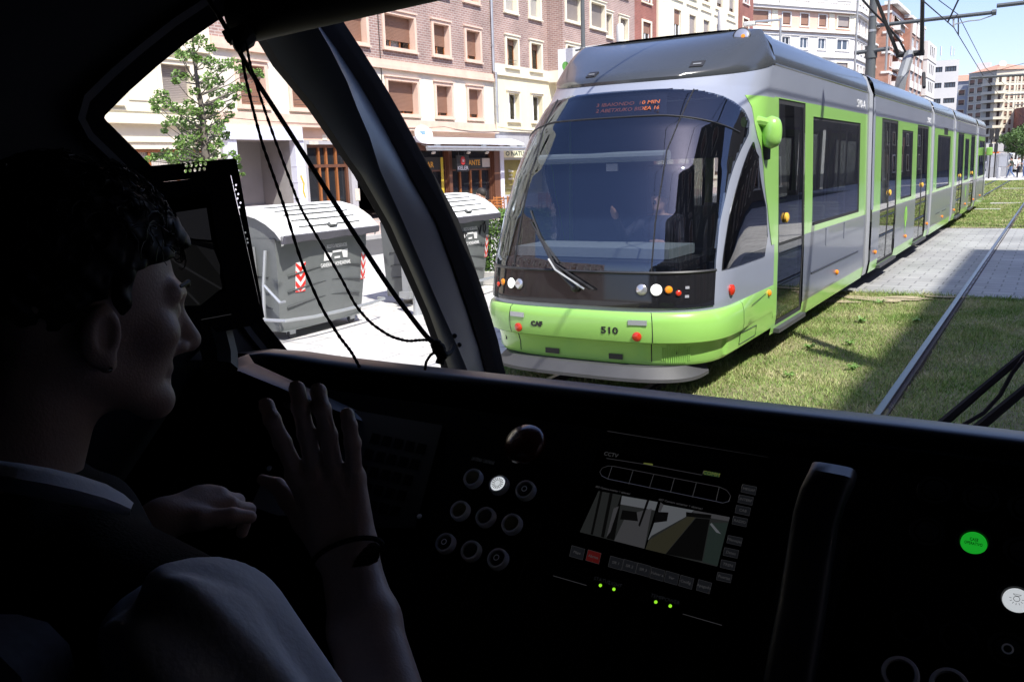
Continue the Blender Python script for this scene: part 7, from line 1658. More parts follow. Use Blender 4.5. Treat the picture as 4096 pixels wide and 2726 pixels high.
# ---- dashboard
PO = Vector((0, 1.15, 1.462)); AL = math.atan(0.93); PN = Vector((0, -math.sin(AL), math.cos(AL))); PD = Vector((0, -math.cos(AL), -math.sin(AL)))
pp = lambda px, py, o=0.0: on_pl(px, py, PO + PN * o, PN)
Dz = thing('dashboard', 'black tram dashboard with hooded edge, round push buttons and a dim touch screen', 'dashboard', (CX, 1.2, 0.45))
HE = [(4300, 1762, 1.37), (3600, 1673, 1.385), (3000, 1601, 1.39), (2500, 1540, 1.395), (1975, 1479, 1.39), (1700, 1447, 1.385), (1500, 1424, 1.375), (1300, 1398, 1.355), (1180, 1379, 1.34), (1078, 1368, 1.32), (1000, 1376, 1.28), (930, 1398, 1.23), (860, 1432, 1.17)]
E_ = [on_y(x, y + 74, Y) for x, y, Y in HE]
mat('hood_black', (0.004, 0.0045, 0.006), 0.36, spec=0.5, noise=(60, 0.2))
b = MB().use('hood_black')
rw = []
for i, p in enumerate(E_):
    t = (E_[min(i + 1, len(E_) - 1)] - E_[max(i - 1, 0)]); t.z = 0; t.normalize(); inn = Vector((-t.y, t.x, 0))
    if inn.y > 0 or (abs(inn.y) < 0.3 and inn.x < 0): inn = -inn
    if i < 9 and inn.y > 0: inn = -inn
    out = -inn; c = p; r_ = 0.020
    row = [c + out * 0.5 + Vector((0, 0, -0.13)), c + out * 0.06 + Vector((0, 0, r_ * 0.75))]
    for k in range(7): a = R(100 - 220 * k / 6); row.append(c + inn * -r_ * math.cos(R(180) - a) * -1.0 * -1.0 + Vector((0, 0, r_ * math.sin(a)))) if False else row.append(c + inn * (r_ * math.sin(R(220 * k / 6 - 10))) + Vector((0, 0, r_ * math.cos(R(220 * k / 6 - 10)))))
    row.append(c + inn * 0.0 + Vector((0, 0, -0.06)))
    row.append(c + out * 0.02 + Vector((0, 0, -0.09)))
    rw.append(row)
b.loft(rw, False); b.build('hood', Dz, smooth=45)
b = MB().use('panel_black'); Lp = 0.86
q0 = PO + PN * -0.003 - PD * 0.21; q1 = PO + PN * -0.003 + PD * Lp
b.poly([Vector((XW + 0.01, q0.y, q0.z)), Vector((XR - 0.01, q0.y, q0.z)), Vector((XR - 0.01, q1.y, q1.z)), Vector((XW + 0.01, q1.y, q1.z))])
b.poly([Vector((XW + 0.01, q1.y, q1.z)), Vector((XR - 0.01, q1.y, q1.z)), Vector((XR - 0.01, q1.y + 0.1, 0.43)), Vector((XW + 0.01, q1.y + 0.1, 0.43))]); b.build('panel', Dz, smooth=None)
def ring_button(px, py, r_, cap, sym=None, ringm='alu_ring', lab=None):
    c = pp(px, py); b = MB().use(ringm)
    b.lathe([(r_, -0.003), (r_, 0.004), (r_ * 0.93, 0.0085), (r_ * 0.76, 0.0085), (r_ * 0.70, 0.004)], c, PN, 36, False); o = b.build('push_button', Dz, smooth=35)
    b = MB().use(cap); b.lathe([(r_ * 0.70, 0.002), (r_ * 0.68, 0.006), (r_ * 0.60, 0.0085), (0.0, 0.0090)], c, PN, 30, False); b.build('cap', o, smooth=50)
    if sym: sym(c, r_, o)
    return o
EX = (pp(2814.1, 2343.9) - pp(2308, 2208.4)).normalized(); EY = PN.cross(EX).normalized()
def sy_sun(c, r_, o):
    b = MB().use('panel_black')
    for k in range(16):
        a = 2 * math.pi * k / 16; d = EX * math.cos(a) + EY * math.sin(a); w = PN.cross(d) * r_ * 0.02; s = c + PN * 0.0095; b.poly([s + d * r_ * 0.27 - w, s + d * r_ * 0.27 + w, s + d * r_ * 0.60 + w * 1.6, s + d * r_ * 0.60 - w * 1.6])
    b.build('symbol', o, smooth=None)
def sy_lamp(c, r_, o):
    b = MB().use('panel_black'); s = c + PN * 0.0098
    b.tube([s + (EX * math.cos(a) + EY * math.sin(a)) * r_ * 0.15 for a in np.linspace(0, 2 * math.pi, 17)], r_ * 0.014, 5)
    for a in (-150, -120, -90, -60, -30, 180, 0): d = EX * math.cos(R(a)) + EY * math.sin(R(a)); b.tube([s + d * r_ * 0.25, s + d * r_ * 0.36], r_ * 0.013, 4)
    b.tube([s + EX * -r_ * 0.2 + EY * r_ * 0.26, s + EX * -r_ * 0.08 + EY * r_ * 0.17, s + EX * r_ * 0.08 + EY * r_ * 0.17, s + EX * r_ * 0.2 + EY * r_ * 0.26, s - EX * r_ * 0.2 + EY * r_ * 0.26], r_ * 0.013, 4); b.build('symbol', o)
def sy_text(c, r_, o):
    text('lettering', 'CASE', r_ * 0.26, frame(c + EY * r_ * 0.12 + PN * 0.0095, EX, EY), 'panel_black', o, width=r_ * 0.44, depth=0.0003); text('lettering', 'OPERATIVO', r_ * 0.26, frame(c - EY * r_ * 0.14 + PN * 0.0095, EX, EY), 'panel_black', o, width=r_ * 0.94, depth=0.0003)
def sy_dot(c, r_, o): MB().use('alu_ring').lathe([(r_ * 0.3, 0.0092), (r_ * 0.26, 0.0096), (r_ * 0.2, 0.0092)], c, PN, 20, False).build('symbol', o)
rb = 0.0182
for (x, y, c, s) in ((1895, 1915, 'cap_yellow', None), (1998, 1941, 'cap_white_lit', sy_sun), (2105, 1963, 'cap_dark', sy_dot), (1843, 2044, 'cap_yellow', None), (1945, 2070, 'cap_dark', None), (2050, 2098, 'cap_yellow', None), (1785, 2174, 'cap_dark', sy_dot), (1887, 2205, 'cap_dark', None), (1994, 2237, 'cap_dark', sy_dot)):
    ring_button(x, y, rb, c, s)
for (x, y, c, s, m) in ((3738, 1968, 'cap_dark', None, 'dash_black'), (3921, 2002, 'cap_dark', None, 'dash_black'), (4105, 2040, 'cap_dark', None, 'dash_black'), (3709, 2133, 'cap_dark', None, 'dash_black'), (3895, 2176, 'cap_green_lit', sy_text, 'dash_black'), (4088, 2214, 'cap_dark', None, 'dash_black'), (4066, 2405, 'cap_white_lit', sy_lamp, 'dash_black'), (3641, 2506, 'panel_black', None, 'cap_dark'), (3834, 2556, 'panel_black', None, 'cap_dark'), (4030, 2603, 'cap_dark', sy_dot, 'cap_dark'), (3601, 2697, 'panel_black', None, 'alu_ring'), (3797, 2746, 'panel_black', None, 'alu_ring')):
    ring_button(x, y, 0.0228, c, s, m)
c = pp(2128, 1815); b = MB().use('mushroom_red'); b.lathe([(0.018, 0.0), (0.018, 0.022), (0.036, 0.026), (0.039, 0.034), (0.034, 0.044), (0.018, 0.050), (0.0, 0.051)], c, PN, 30, False); b.build('emergency_button', Dz, smooth=50)
# touch screen
k4 = lambda x, y, o=0.0: pp(1700 + x / 1.5707, 1650 + y / 1.5707, o)
mat('screen_glass', (0.004, 0.004, 0.005), 0.12, spec=0.35)
b = MB().use('panel_black'); Q = [(1120, 110), (2175, 275), (1905, 1345), (770, 1025)]; b.loft([[k4(*p, -0.002) for p in Q], [k4(*p, 0.003) for p in Q]], True, True, True); ts_ = b.build('touch_screen', Dz, smooth=None)
b = MB().use('screen_glass'); b.poly([k4(*p, 0.0036) for p in ((1090, 228), (2135, 392), (1905, 1195), (850, 915))]); b.build('screen', ts_, smooth=None)
b = MB().use('v_line')
for (p, q) in (((1145, 115), (2155, 280)), ((805, 1022), (1015, 1083)), ((1620, 1262), (1865, 1333))): b.tube([k4(*p, 0.004), k4(*q, 0.004)], 0.0006, 4)  # bezel edges, with a faint glow put into their colour
for P in ([(1185, 335), (1850, 465), (1895, 485), (1920, 520), (1910, 555), (1870, 566), (1828, 556), (1150, 415), (1110, 395), (1098, 370), (1115, 345), (1150, 333), (1185, 335)], [(1175, 337), (1148, 418)], [(1307, 362), (1280, 448)], [(1437, 388), (1408, 474)], [(1567, 412), (1542, 500)], [(1705, 440), (1680, 530)], [(1848, 467), (1828, 556)], [(1140, 285), (1375, 322), (1740, 390), (1752, 360)]):
    b.tube([k4(*p, 0.0042) for p in P], 0.0005, 4)
b.build('line_diagram', ts_, smooth=None)
def kf(x, y, o): return frame(k4(x, y, o), EX, EY)
text('lettering', 'CCTV', 0.010, kf(1168, 263, 0.0042), 'v_text', ts_, depth=0.0002); text('lettering', '003 Camara interior 1 abierta1', 0.005, kf(1180, 486, 0.0042), 'v_text', ts_, depth=0.0002, width=0.062); text('lettering', '007 Camara exterior 1 abierta1', 0.005, kf(1605, 573, 0.0042), 'v_text', ts_, depth=0.0002, width=0.072)
b = MB().use('v_yellow'); b.poly([k4(*p, 0.0043) for p in ((1374, 312), (1432, 320), (1430, 331), (1372, 323))]); b.use('v_green'); b.poly([k4(*p, 0.0043) for p in ((1755, 362), (1850, 378), (1846, 404), (1750, 388))]); b.build('status_bar', ts_, smooth=None); text('lettering', 'COMM', 0.009, kf(1800, 383, 0.0046), 'v_yellow', ts_, depth=0.0002)
# two camera pictures
def quad(b, m, P, o): b.use(m).poly([k4(*p, o) for p in P])
b = MB(); quad(b, 'v_mid', [(1090, 490), (1462, 558), (1378, 852), (972, 748)], 0.0043); quad(b, 'v_grey', [(1265, 640), (1425, 600), (1378, 852), (1187, 803)], 0.0045); quad(b, 'v_pale', [(1230, 520), (1462, 560), (1445, 612), (1218, 572)], 0.0045); quad(b, 'v_dark', [(1240, 610), (1330, 622), (1338, 680), (1225, 668)], 0.0047); quad(b, 'v_dark', [(1100, 492), (1115, 494), (1055, 765), (1040, 762)], 0.0047); quad(b, 'v_dark', [(1160, 503), (1180, 507), (1125, 783), (1105, 778)], 0.0047); quad(b, 'v_dark', [(1232, 515), (1238, 518), (1190, 800), (1140, 788)], 0.0047); quad(b, 'v_grey', [(1185, 600), (1218, 585), (1165, 745), (1140, 780)], 0.0047); quad(b, 'v_dark', [(1395, 545), (1410, 548), (1350, 715), (1340, 705)], 0.0047); b.build('camera_picture', ts_, smooth=None, fix=False)
b = MB(); quad(b, 'v_mid', [(1483, 572), (1915, 655), (1835, 965), (1385, 855)], 0.0043); quad(b, 'v_pale', [(1483, 574), (1690, 612), (1660, 640), (1425, 770), (1400, 800)], 0.0045); quad(b, 'v_grey', [(1690, 612), (1915, 655), (1908, 680), (1680, 640)], 0.0045); quad(b, 'v_olive', [(1660, 645), (1700, 655), (1510, 885), (1385, 855), (1405, 800)], 0.0047); quad(b, 'v_dark', [(1702, 660), (1790, 668), (1740, 930), (1512, 886)], 0.0047); quad(b, 'v_teal', [(1790, 690), (1905, 690), (1838, 960), (1745, 935)], 0.0046); quad(b, 'v_dark', [(1450, 620), (1530, 625), (1520, 680), (1440, 690)], 0.0049); quad(b, 'v_dark', [(1640, 622), (1800, 640), (1795, 665), (1640, 650)], 0.0049); quad(b, 'v_grey', [(1480, 560), (1500, 577), (1480, 620), (1465, 615)], 0.0049); quad(b, 'v_pale', [(1790, 700), (1830, 750), (1860, 760), (1800, 690)], 0.0049); b.build('camera_picture', ts_, smooth=None, fix=False)
keys = [(955, 877, 'Mapa', 'v_key'), (1057, 903, 'Alarma', 'v_red'), (1198, 942, 'SIR 1', 'v_key'), (1284, 963, 'SIR 2', 'v_key'), (1370, 985, 'SIR 3', 'v_key'), (1458, 1012, 'Volver a', 'v_key'), (1548, 1036, 'Ver', 'v_key'), (1640, 1062, 'Config.', 'v_key'), (1752, 1090, 'Apagado', 'v_key')]
for (x, y, s, m) in keys:
    b = MB().use(m); b.poly([k4(x + dx, y + dy, 0.0044) for dx, dy in ((-32, -45), (50, -22), (35, 46), (-48, 22))]); b.use('v_line'); b.tube([k4(x + dx, y + dy, 0.0045) for dx, dy in ((-32, -45), (50, -22), (35, 46), (-48, 22), (-32, -45))], 0.0003, 4); o = b.build('screen_key', ts_, smooth=None)
    text('lettering', s, 0.006, kf(x, y, 0.0047), 'v_text', ts_, depth=0.0002)
for (x, y, s) in ((2035, 482, 'MEGAF'), (2015, 547, 'INTERF'), (1997, 613, 'CAB'), (1978, 682, 'RADIO'), (1945, 802, 'Mensajes'), (1922, 879, 'Datos'), (1903, 955, 'TREN'), (1880, 1033, 'Puertas')):
    b = MB().use('v_key'); b.poly([k4(x + dx, y + dy, 0.0044) for dx, dy in ((-40, -34), (50, -16), (40, 34), (-50, 14))]); b.use('v_line'); b.tube([k4(x + dx, y + dy, 0.0045) for dx, dy in ((-40, -34), (50, -16), (40, 34), (-50, 14), (-40, -34))], 0.0003, 4); b.build('screen_key', ts_, smooth=None); text('lettering', s, 0.006, kf(x, y, 0.0047), 'v_text', ts_, depth=0.0002)
for (x, y) in ((1102, 1083), (1187, 1107), (1450, 1187), (1541, 1212)): b = MB().use('led_green'); b.lathe([(0.0026, 0), (0.002, 0.0016), (0, 0.002)], k4(x, y, 0.003), PN, 10, False); b.build('status_light', ts_)
for (x, y, s) in ((1112, 1052, 'STATUS'), (1195, 1078, 'LIGHT'), (1455, 1155, 'TEMP'), (1545, 1180, 'POWER')): text('lettering', s, 0.008, kf(x, y, 0.0034), 'v_key', ts_, depth=0.0002)
text('lettering', 'LINTERNA / LANPARAK', 0.010, frame(pp(1932, 1842, 0.001), EX, EY), 'v_key', Dz, width=0.05, depth=0.0002)
b = MB().use('dash_black'); b.tube([pp(2105, 2240, 0.003), pp(2070, 2330, 0.003)], 0.0007, 4); b.tube([pp(2410, 1722, 0.004), pp(3080, 1830, 0.004)], 0.0006, 4); b.build('panel_edge', Dz)
# keyboard panel behind the raised hand, pale lever plate, screws, small switch panel
b = MB().use('cap_dark'); Q = [(1420, 1640), (1770, 1700), (1660, 2110), (1480, 2110), (1340, 1900)]; b.loft([[pp(*p, -0.002) for p in Q], [pp(*p, 0.004) for p in Q]], True, True, True); kb = b.build('ticket_machine', Dz, smooth=None)
b = MB().use('panel_black')
for r_ in range(5):
    for q in range(5): x = 1490 + 46 * q - 26 * r_; y = 1730 + 10 * q + 62 * r_; b.poly([pp(x, y, 0.0048), pp(x + 34, y + 8, 0.0048), pp(x + 22, y + 48, 0.0048), pp(x - 14, y + 40, 0.0048)])
b.build('key_field', kb, smooth=None)
mat('plate_pale', (0.34, 0.33, 0.31), 0.6)
b = MB().use('plate_pale'); Q = [(1046, 1930), (1130, 1960), (1185, 2060), (1110, 2060), (1003, 2022)]; b.loft([[pp(*p, 0.0) for p in Q], [pp(*p, 0.02) for p in Q]], True, True, True); b.build('lever_plate', Dz, smooth=None)
b = MB().use('alu_ring'); b.lathe([(0.006, 0.022), (0.005, 0.025), (0, 0.0255)], pp(1103, 1894), PN, 10, False); b.lathe([(0.005, 0.004), (0.004, 0.006), (0, 0.0065)], pp(1682, 2068), PN, 10, False); b.build('screw', Dz)
b = MB().use('plate_pale'); b.poly([pp(1133, 1602, 0.02), pp(1178, 1614, 0.02), pp(1172, 1640, 0.02), pp(1130, 1626, 0.02)]); b.build('paper_label', Dz, smooth=None)
b = MB().use('cap_dark'); b.loft([[pp(*p, o) for p in ((598, 1962), (812, 1898), (835, 2000), (610, 2080))] for o in (0.0, 0.02)], True, True, True); sp = b.build('switch_panel', Dz, smooth=None)
for (x, y) in ((662, 1975), (750, 1950)): b = MB().use('dash_black'); b.lathe([(0.014, 0.02), (0.014, 0.028), (0.01, 0.03), (0, 0.0305)], pp(x, y), PN, 16, False); b.build('knob', sp)
# radio handset on its rest
H_ = thing('radio_handset', 'dark grey radio handset standing on the right half of the dashboard', 'handset', pp(3260, 2200)); b = MB().use('cab_trim')
Ls = [(3338, 1880, 0.075), (3325, 1915, 0.095), (3290, 1985, 0.092), (3262, 2080, 0.07), (3235, 2250, 0.055), (3205, 2450, 0.05), (3170, 2640, 0.05), (3150, 2760, 0.045)]
rings = []
for (x, y, h) in Ls:
    c = pp(x, y, h); w = 0.030; rings.append([c + EX * w * math.copysign(abs(math.cos(a)) ** 0.5, math.cos(a)) + PN * 0.018 * math.copysign(abs(math.sin(a)) ** 0.5, math.sin(a)) for a in np.linspace(0, 2 * math.pi, 17)[:-1]])
b.loft(rings, True, True, True); b.build('grip', H_, smooth=40)
b = MB().use('dash_black'); c = pp(3215, 2480); b.obox(c + PN * 0.018, EX * 0.036, EY * 0.12, PN * 0.02); b.build('cradle', H_, smooth=None)

# ---- monitor by the side window
Mo = thing('monitor', 'black rear view monitor with perforated edges beside the driver, showing the track', 'monitor', at(800, 950, 1.45))
mo = at(800, 950, 1.45); mn = (Vector(CPOS) - mo).normalized(); mn = (mn + Vector((0.15, -0.1, 0))).normalized()
mp = lambda x, y, o=0.0: on_pl(x, y, mo + mn * o, mn)
mat('mon_black', (0.010, 0.010, 0.011), 0.5, spec=0.35)
TOP = 700
b = MB().use('mon_black'); Q = [(430, 750), (922, TOP), (1052, 1272), (1015, 1300), (520, 1400)]; b.loft([[mp(*p, -0.05) for p in Q], [mp(*p, 0.0) for p in Q]], True, True, True); b.build('casing', Mo, smooth=None)
def hole_plate(outer, holes, name):
    from mathutils.geometry import tessellate_polygon
    x = (outer[1] - outer[0]).normalized(); y = mn.cross(x); f2 = lambda p: Vector((p.dot(x), p.dot(y), 0)); L_ = [outer] + holes
    b = MB().use('mon_black'); b.v = [tuple(p) for L in L_ for p in L]
    for f in tessellate_polygon([[f2(p) for p in L] for L in L_]): b.f.append(tuple(f)); b.m.append(0)
    return b.build(name, Mo, smooth=None)
oct_ = lambda x, y, rx, ry, o: [mp(x + rx * math.cos(a), y + ry * math.sin(a), o) for a in np.linspace(0, 2 * math.pi, 13)[:-1]]
hs = [oct_(746 + 18.8 * k, 662 - 1.8 * k, 6.5, 8.5, -0.002) for k in range(5)] + [oct_(742 + 18.8 * k, 684 - 2 * k, 6.0, 7, -0.002) for k in range(5)]
hole_plate([mp(x, y, -0.002) for x, y in ((425, 686), (496, 673), (700, 655), (938, 633), (946, 640), (958, TOP - 2), (700, 722), (430, 751))], hs, 'top_flange')
hs = [oct_(943 + q, y, 3.6, 4.4, -0.002) for q, y in ((1, 740), (0, 758), (10, 776), (7, 794), (19, 811), (14, 829), (38, 885 + 45), (46, 955), (48, 970))]
hole_plate([mp(x, y, -0.002) for x, y in ((924, TOP), (958, TOP - 2), (1058, 1268), (1052, 1272))], hs, 'side_flange')
b = MB().use('screen_glass'); b.poly([mp(x, y, 0.002) for x, y in ((560, 812), (836, 775), (905, 1165), (640, 1230))]); sc_ = b.build('screen', Mo, smooth=None)
emi('m_sky', (0.0051, 0.0051, 0.006)); emi('m_grass', (0.0021, 0.0021, 0.00216)); emi('m_rail', (0.006, 0.006, 0.0066)); emi('m_dark', (0.00036, 0.00036, 0.00048)); emi('m_path', (0.00372, 0.00372, 0.00408))
b = MB()
def mq(m, P, o): b.use(m).poly([mp(x, y, o) for x, y in P])
mq('m_grass', [(600, 945), (850, 970), (890, 1150), (800, 1222), (640, 1222)], 0.003); mq('m_sky', [(700, 850), (826, 831), (846, 960), (780, 955), (705, 940)], 0.003); mq('m_path', [(620, 948), (780, 975), (880, 1100), (880, 1060), (850, 985), (700, 950)], 0.0034); mq('m_dark', [(640, 935), (850, 975), (858, 1000), (760, 975), (640, 950)], 0.0038); mq('m_dark', [(650, 870), (705, 850), (712, 900), (660, 945)], 0.0036)
for P in ([(660, 1012), (720, 1052), (888, 1152), (884, 1158), (716, 1060), (658, 1018)], [(640, 1050), (690, 1100), (800, 1215), (792, 1218), (684, 1108), (636, 1056)]): mq('m_rail', P, 0.0042)
b.build('track_picture', sc_, smooth=None, fix=False)
b = MB().use('led_green'); b.lathe([(0.0022, 0), (0.002, 0.0015), (0, 0.002)], mp(754, 1287, 0.001), mn, 10, False); b.build('status_light', Mo)
b = MB().use('v_line'); b.tube([mp(805, 1278, 0.002), mp(925, 1256, 0.002)], 0.0005, 4); b.build('trim_line', Mo)
b = MB().use('cab_trim'); b.tube([mp(850, 1300, -0.03), mp(880, 1420, -0.02), mp(880, 1480, 0.0)], 0.03, 8); b.build('stand', Mo)
b = MB().use('cab_trim'); b.poly([on_x(x, y, XW + 0.02) for x, y in ((880, 1310), (1012, 1290), (1085, 1385), (900, 1440), (760, 1440))]); b.build('sill_panel', C_ab, smooth=None)
# ---------------------------------------------------------------- the driver
Dr = thing('person', 'seated tram driver in dark vest and white short sleeved shirt raising an open hand', 'person', at(250, 2700, 0.85))
mat('skin_driver', (0.50, 0.36, 0.30), 0.48, noise=[(35, 0.06), (200, 0.05)], bump=(350, 0.12)); mat('shirt_cloth', (0.74, 0.75, 0.80), 0.85, bump=(160, 0.1)); mat('vest_cloth', (0.010, 0.010, 0.011), 0.9, spec=0.2, bump=(300, 0.3)); mat('hair_black', (0.007, 0.006, 0.006), 0.55, spec=0.3); mat('nail', (0.50, 0.33, 0.27), 0.3); mat('gold', (0.55, 0.36, 0.10), 0.3, 0.9); mat('earring', (0.8, 0.8, 0.8), 0.1, 1.0)
K = lambda x, y, d=0.98: at(900 + x / 1.8444, 1450 + y / 1.8444, d)
px3 = 0.0001536
# right hand: joints along each finger, from knuckle to tip
FG = dict(index=[(535, 830, .985, 66), (425, 590, .965, 62), (348, 420, .955, 57), (308, 318, .965, 53)], middle=[(665, 800, .985, 68), (602, 525, .965, 64), (556, 330, .955, 60), (532, 195, .965, 56)],
          ring=[(815, 815, .985, 66), (762, 535, .965, 63), (718, 345, .955, 59), (690, 212, .965, 56)], pinky=[(955, 850, .985, 62), (942, 595, .968, 57), (918, 465, .958, 52), (902, 385, .962, 48)], thumb=[(600, 1160, .985, 95), (475, 1010, 1.000, 80), (385, 905, 1.005, 58), (275, 862, 1.01, 42)])
FP = {k: [(np.array(K(x, y, d)), r * px3) for x, y, d, r in v] for k, v in FG.items()}
wrR = np.array(K(900, 1400, .955)); elR = np.array(at(1650, 3300, 0.76))
crr = np.array(ray(2048, 1363)) ; rt_ = np.array(CM @ np.array([1.0, 0, 0])); dn_ = np.array(CM @ np.array([0, 1.0, 0])); aw = np.array(CM @ np.array([0, 0, 1.0]))
BAS = np.stack([rt_, dn_, aw], 1)
def hand_fn(P):
    d = None
    def add(q, k):
        nonlocal d
        d = q if d is None else smin(d, q, k)
    # palm: a web of bones from wrist to knuckles
    for k, w in (('index', -0.024), ('middle', -0.008), ('ring', 0.010), ('pinky', 0.022)):
        add(s_cone(P, wrR + rt_ * w * 0.85 - dn_ * 0.004, FP[k][0][0], 0.0155, 0.0125), 0.010)
    add(s_cone(P, FP['index'][0][0], FP['pinky'][0][0], 0.0115, 0.0105), 0.008)
    add(s_cone(P, wrR + rt_ * -0.02, FP['thumb'][0][0], 0.016, 0.0165), 0.012)
    for k, c in FP.items():
        f = None
        for (a, ra), (b_, rb_) in zip(c[:-1], c[1:]):
            q = s_cone(P, a, b_, ra, rb_); f = q if f is None else smin(f, q, 0.004)
            if k != 'thumb': f = smin(f, np.linalg.norm(P - (b_ - aw * rb_ * 0.14), axis=-1) - rb_ * 0.96, 0.004)
        d = smin(d, f, 0.0065)
        if k != 'thumb': d = smin(d, np.linalg.norm(P - (c[0][0] - aw * 0.006), axis=-1) - c[0][1] * 0.75, 0.010)
    # wrist and forearm, flatter than wide
    v = elR - wrR; L = np.linalg.norm(v); v = v / L
    s1 = np.cross(v, aw); s1 /= np.linalg.norm(s1)
    for o in (-1, 1): add(s_cone(P, wrR + s1 * o * 0.012, wrR + v * 0.09 + s1 * o * 0.013, 0.0185, 0.024), 0.014); add(s_cone(P, wrR + v * 0.09 + s1 * o * 0.013, elR + s1 * o * 0.012, 0.024, 0.036), 0.015)
    add(np.linalg.norm(P - (wrR + s1 * -0.0 + rt_ * 0.022 - aw * 0.012 + v * 0.012), axis=-1) - 0.009, 0.012)
    return d
allp = np.stack([q for c in FP.values() for q, _ in c] + [wrR])
lo, hi = allp.min(0) - 0.03, allp.max(0) + 0.03
V1, F1 = nets(hand_fn, np.minimum(lo, wrR - 0.05), hi, 0.0019)
# forearm part of the same arm, coarser
def arm_fn(P): return hand_fn(P)
lo2 = np.minimum(wrR, elR) - 0.06; hi2 = np.maximum(wrR, elR) + 0.06
V2, F2 = nets(arm_fn, lo2, np.array([hi2[0], hi2[1], wrR[2] + 0.0]), 0.004)
# left arm and hand resting on the lever
lk = [at(790, 1985, 1.12), at(832, 1978, 1.13), at(878, 1985, 1.13), at(922, 2022, 1.12)]; lw = np.array(at(640, 2075, 1.08)); lth = [np.array(at(800, 2075, 1.08)), np.array(at(930, 2062, 1.09)), np.array(at(1000, 2066, 1.10))]; le = np.array(at(150, 2500, 1.02)); ls = np.array(at(-330, 2150, 0.98))
def lh_fn(P):
    d = s_cone(P, lw, le, 0.026, 0.042)
    for k in lk:
        k = np.array(k); d = smin(d, s_cone(P, lw + (k - lw) * 0.15, k, 0.017, 0.0125), 0.012); e = k + aw * 0.035 + dn_ * 0.012 + rt_ * 0.012; d = smin(d, s_cone(P, k, e, 0.0105, 0.0095), 0.006); d = smin(d, s_cone(P, e, e + dn_ * 0.03 - rt_ * 0.008, 0.0095, 0.008), 0.005)
    d = smin(d, s_cone(P, lw + (lth[0] - lw) * 0.3, lth[0], 0.018, 0.0135), 0.014); d = smin(d, s_cone(P, lth[0], lth[1], 0.0125, 0.0105), 0.008); d = smin(d, s_cone(P, lth[1], lth[2], 0.0105, 0.0085), 0.005)
    return d
pts = np.stack([lw, le] + [np.array(q) for q in lk] + lth); V3, F3 = nets(lh_fn, pts.min(0) - 0.06, pts.max(0) + 0.07, 0.0034)
# head
HO = np.array(at(352, 1185, 0.90)); fy = R(-33 + 2)
up = np.array([0, 0, 1.0])
# facing: mostly to the right of the picture, a little away
fwd = rt_ * math.cos(R(42)) + aw * math.sin(R(42)); fwd = fwd - up * 0.05; fwd /= np.linalg.norm(fwd)
rgt = np.cross(fwd, up); rgt /= np.linalg.norm(rgt); hup = np.cross(rgt, fwd)
HB = np.stack([rgt, fwd, hup], 1); HS = 0.97
def tol(P): return ((P - HO) @ HB) / HS
def head_local(Q):
    d = s_ell(Q, (0, -0.018, 0.028), (0.077, 0.098, 0.098)); d = smin(d, s_ell(Q, (0, 0.030, -0.035), (0.062, 0.066, 0.085)), 0.03)
    for s in (-1, 1):
        d = smin(d, s_cone(Q, (s * 0.052, -0.012, -0.065), (s * 0.018, 0.070, -0.110), 0.015, 0.014), 0.025); d = smin(d, s_ell(Q, (s * 0.046, 0.058, -0.030), (0.022, 0.024, 0.018)), 0.02); d = smin(d, s_cone(Q, (s * 0.010, 0.088, 0.012), (s * 0.042, 0.072, 0.014), 0.013, 0.012), 0.012)
        d = smax(d, -(np.linalg.norm(Q - np.array([s * 0.031, 0.099, -0.006]), axis=-1) - 0.0155), 0.012); d = smin(d, np.linalg.norm(Q - np.array([s * 0.031, 0.076, -0.006]), axis=-1) - 0.0125, 0.004)
    d = smin(d, s_cone(Q, (-0.012, 0.078, -0.110), (0.012, 0.078, -0.110), 0.019, 0.019), 0.02)
    d = smin(d, s_cone(Q, (0, 0.086, 0.004), (0, 0.114, -0.040), 0.0085, 0.0125), 0.012); d = smin(d, s_cone(Q, (0, 0.112, -0.042), (0, 0.094, -0.054), 0.0115, 0.008), 0.008)
    for s in (-1, 1): d = smin(d, s_ell(Q, (s * 0.0135, 0.097, -0.048), (0.0095, 0.012, 0.0085)), 0.006)
    d = smin(d, s_cone(Q, (-0.016, 0.085, -0.073), (0.016, 0.085, -0.073), 0.0075, 0.0075), 0.007); d = smin(d, s_cone(Q, (-0.013, 0.083, -0.086), (0.013, 0.083, -0.086), 0.0080, 0.0080), 0.006)
    d = smin(d, s_cone(Q, (0, 0.074, -0.098), (0, 0.080, -0.113), 0.012, 0.016), 0.012)
    for s in (-1, 1):                      # ears: shell with a hollow
        e = s_ell(Q, (s * 0.079, -0.008, -0.034), (0.010, 0.020, 0.032)); e = smax(e, -s_ell(Q, (s * 0.090, -0.004, -0.030), (0.010, 0.011, 0.019)), 0.004); e = smin(e, s_ell(Q, (s * 0.078, 0.002, -0.061), (0.007, 0.009, 0.011)), 0.006); d = smin(d, e, 0.006)
    d = smin(d, s_cone(Q, (0, -0.030, -0.055), (0.0, -0.062, -0.215), 0.056, 0.066), 0.03)
    return d
V4, F4 = nets(lambda P: head_local(tol(P)) * HS, HO - 0.26, HO + np.array([0.19, 0.19, 0.16]), 0.0034)
b = MB().use('skin_driver')
for V, F in ((V1, F1), (V2, F2), (V3, F3), (V4, F4)): b.arr(V, F)
bd = b.build('body', Dr, smooth=80, fix=False)
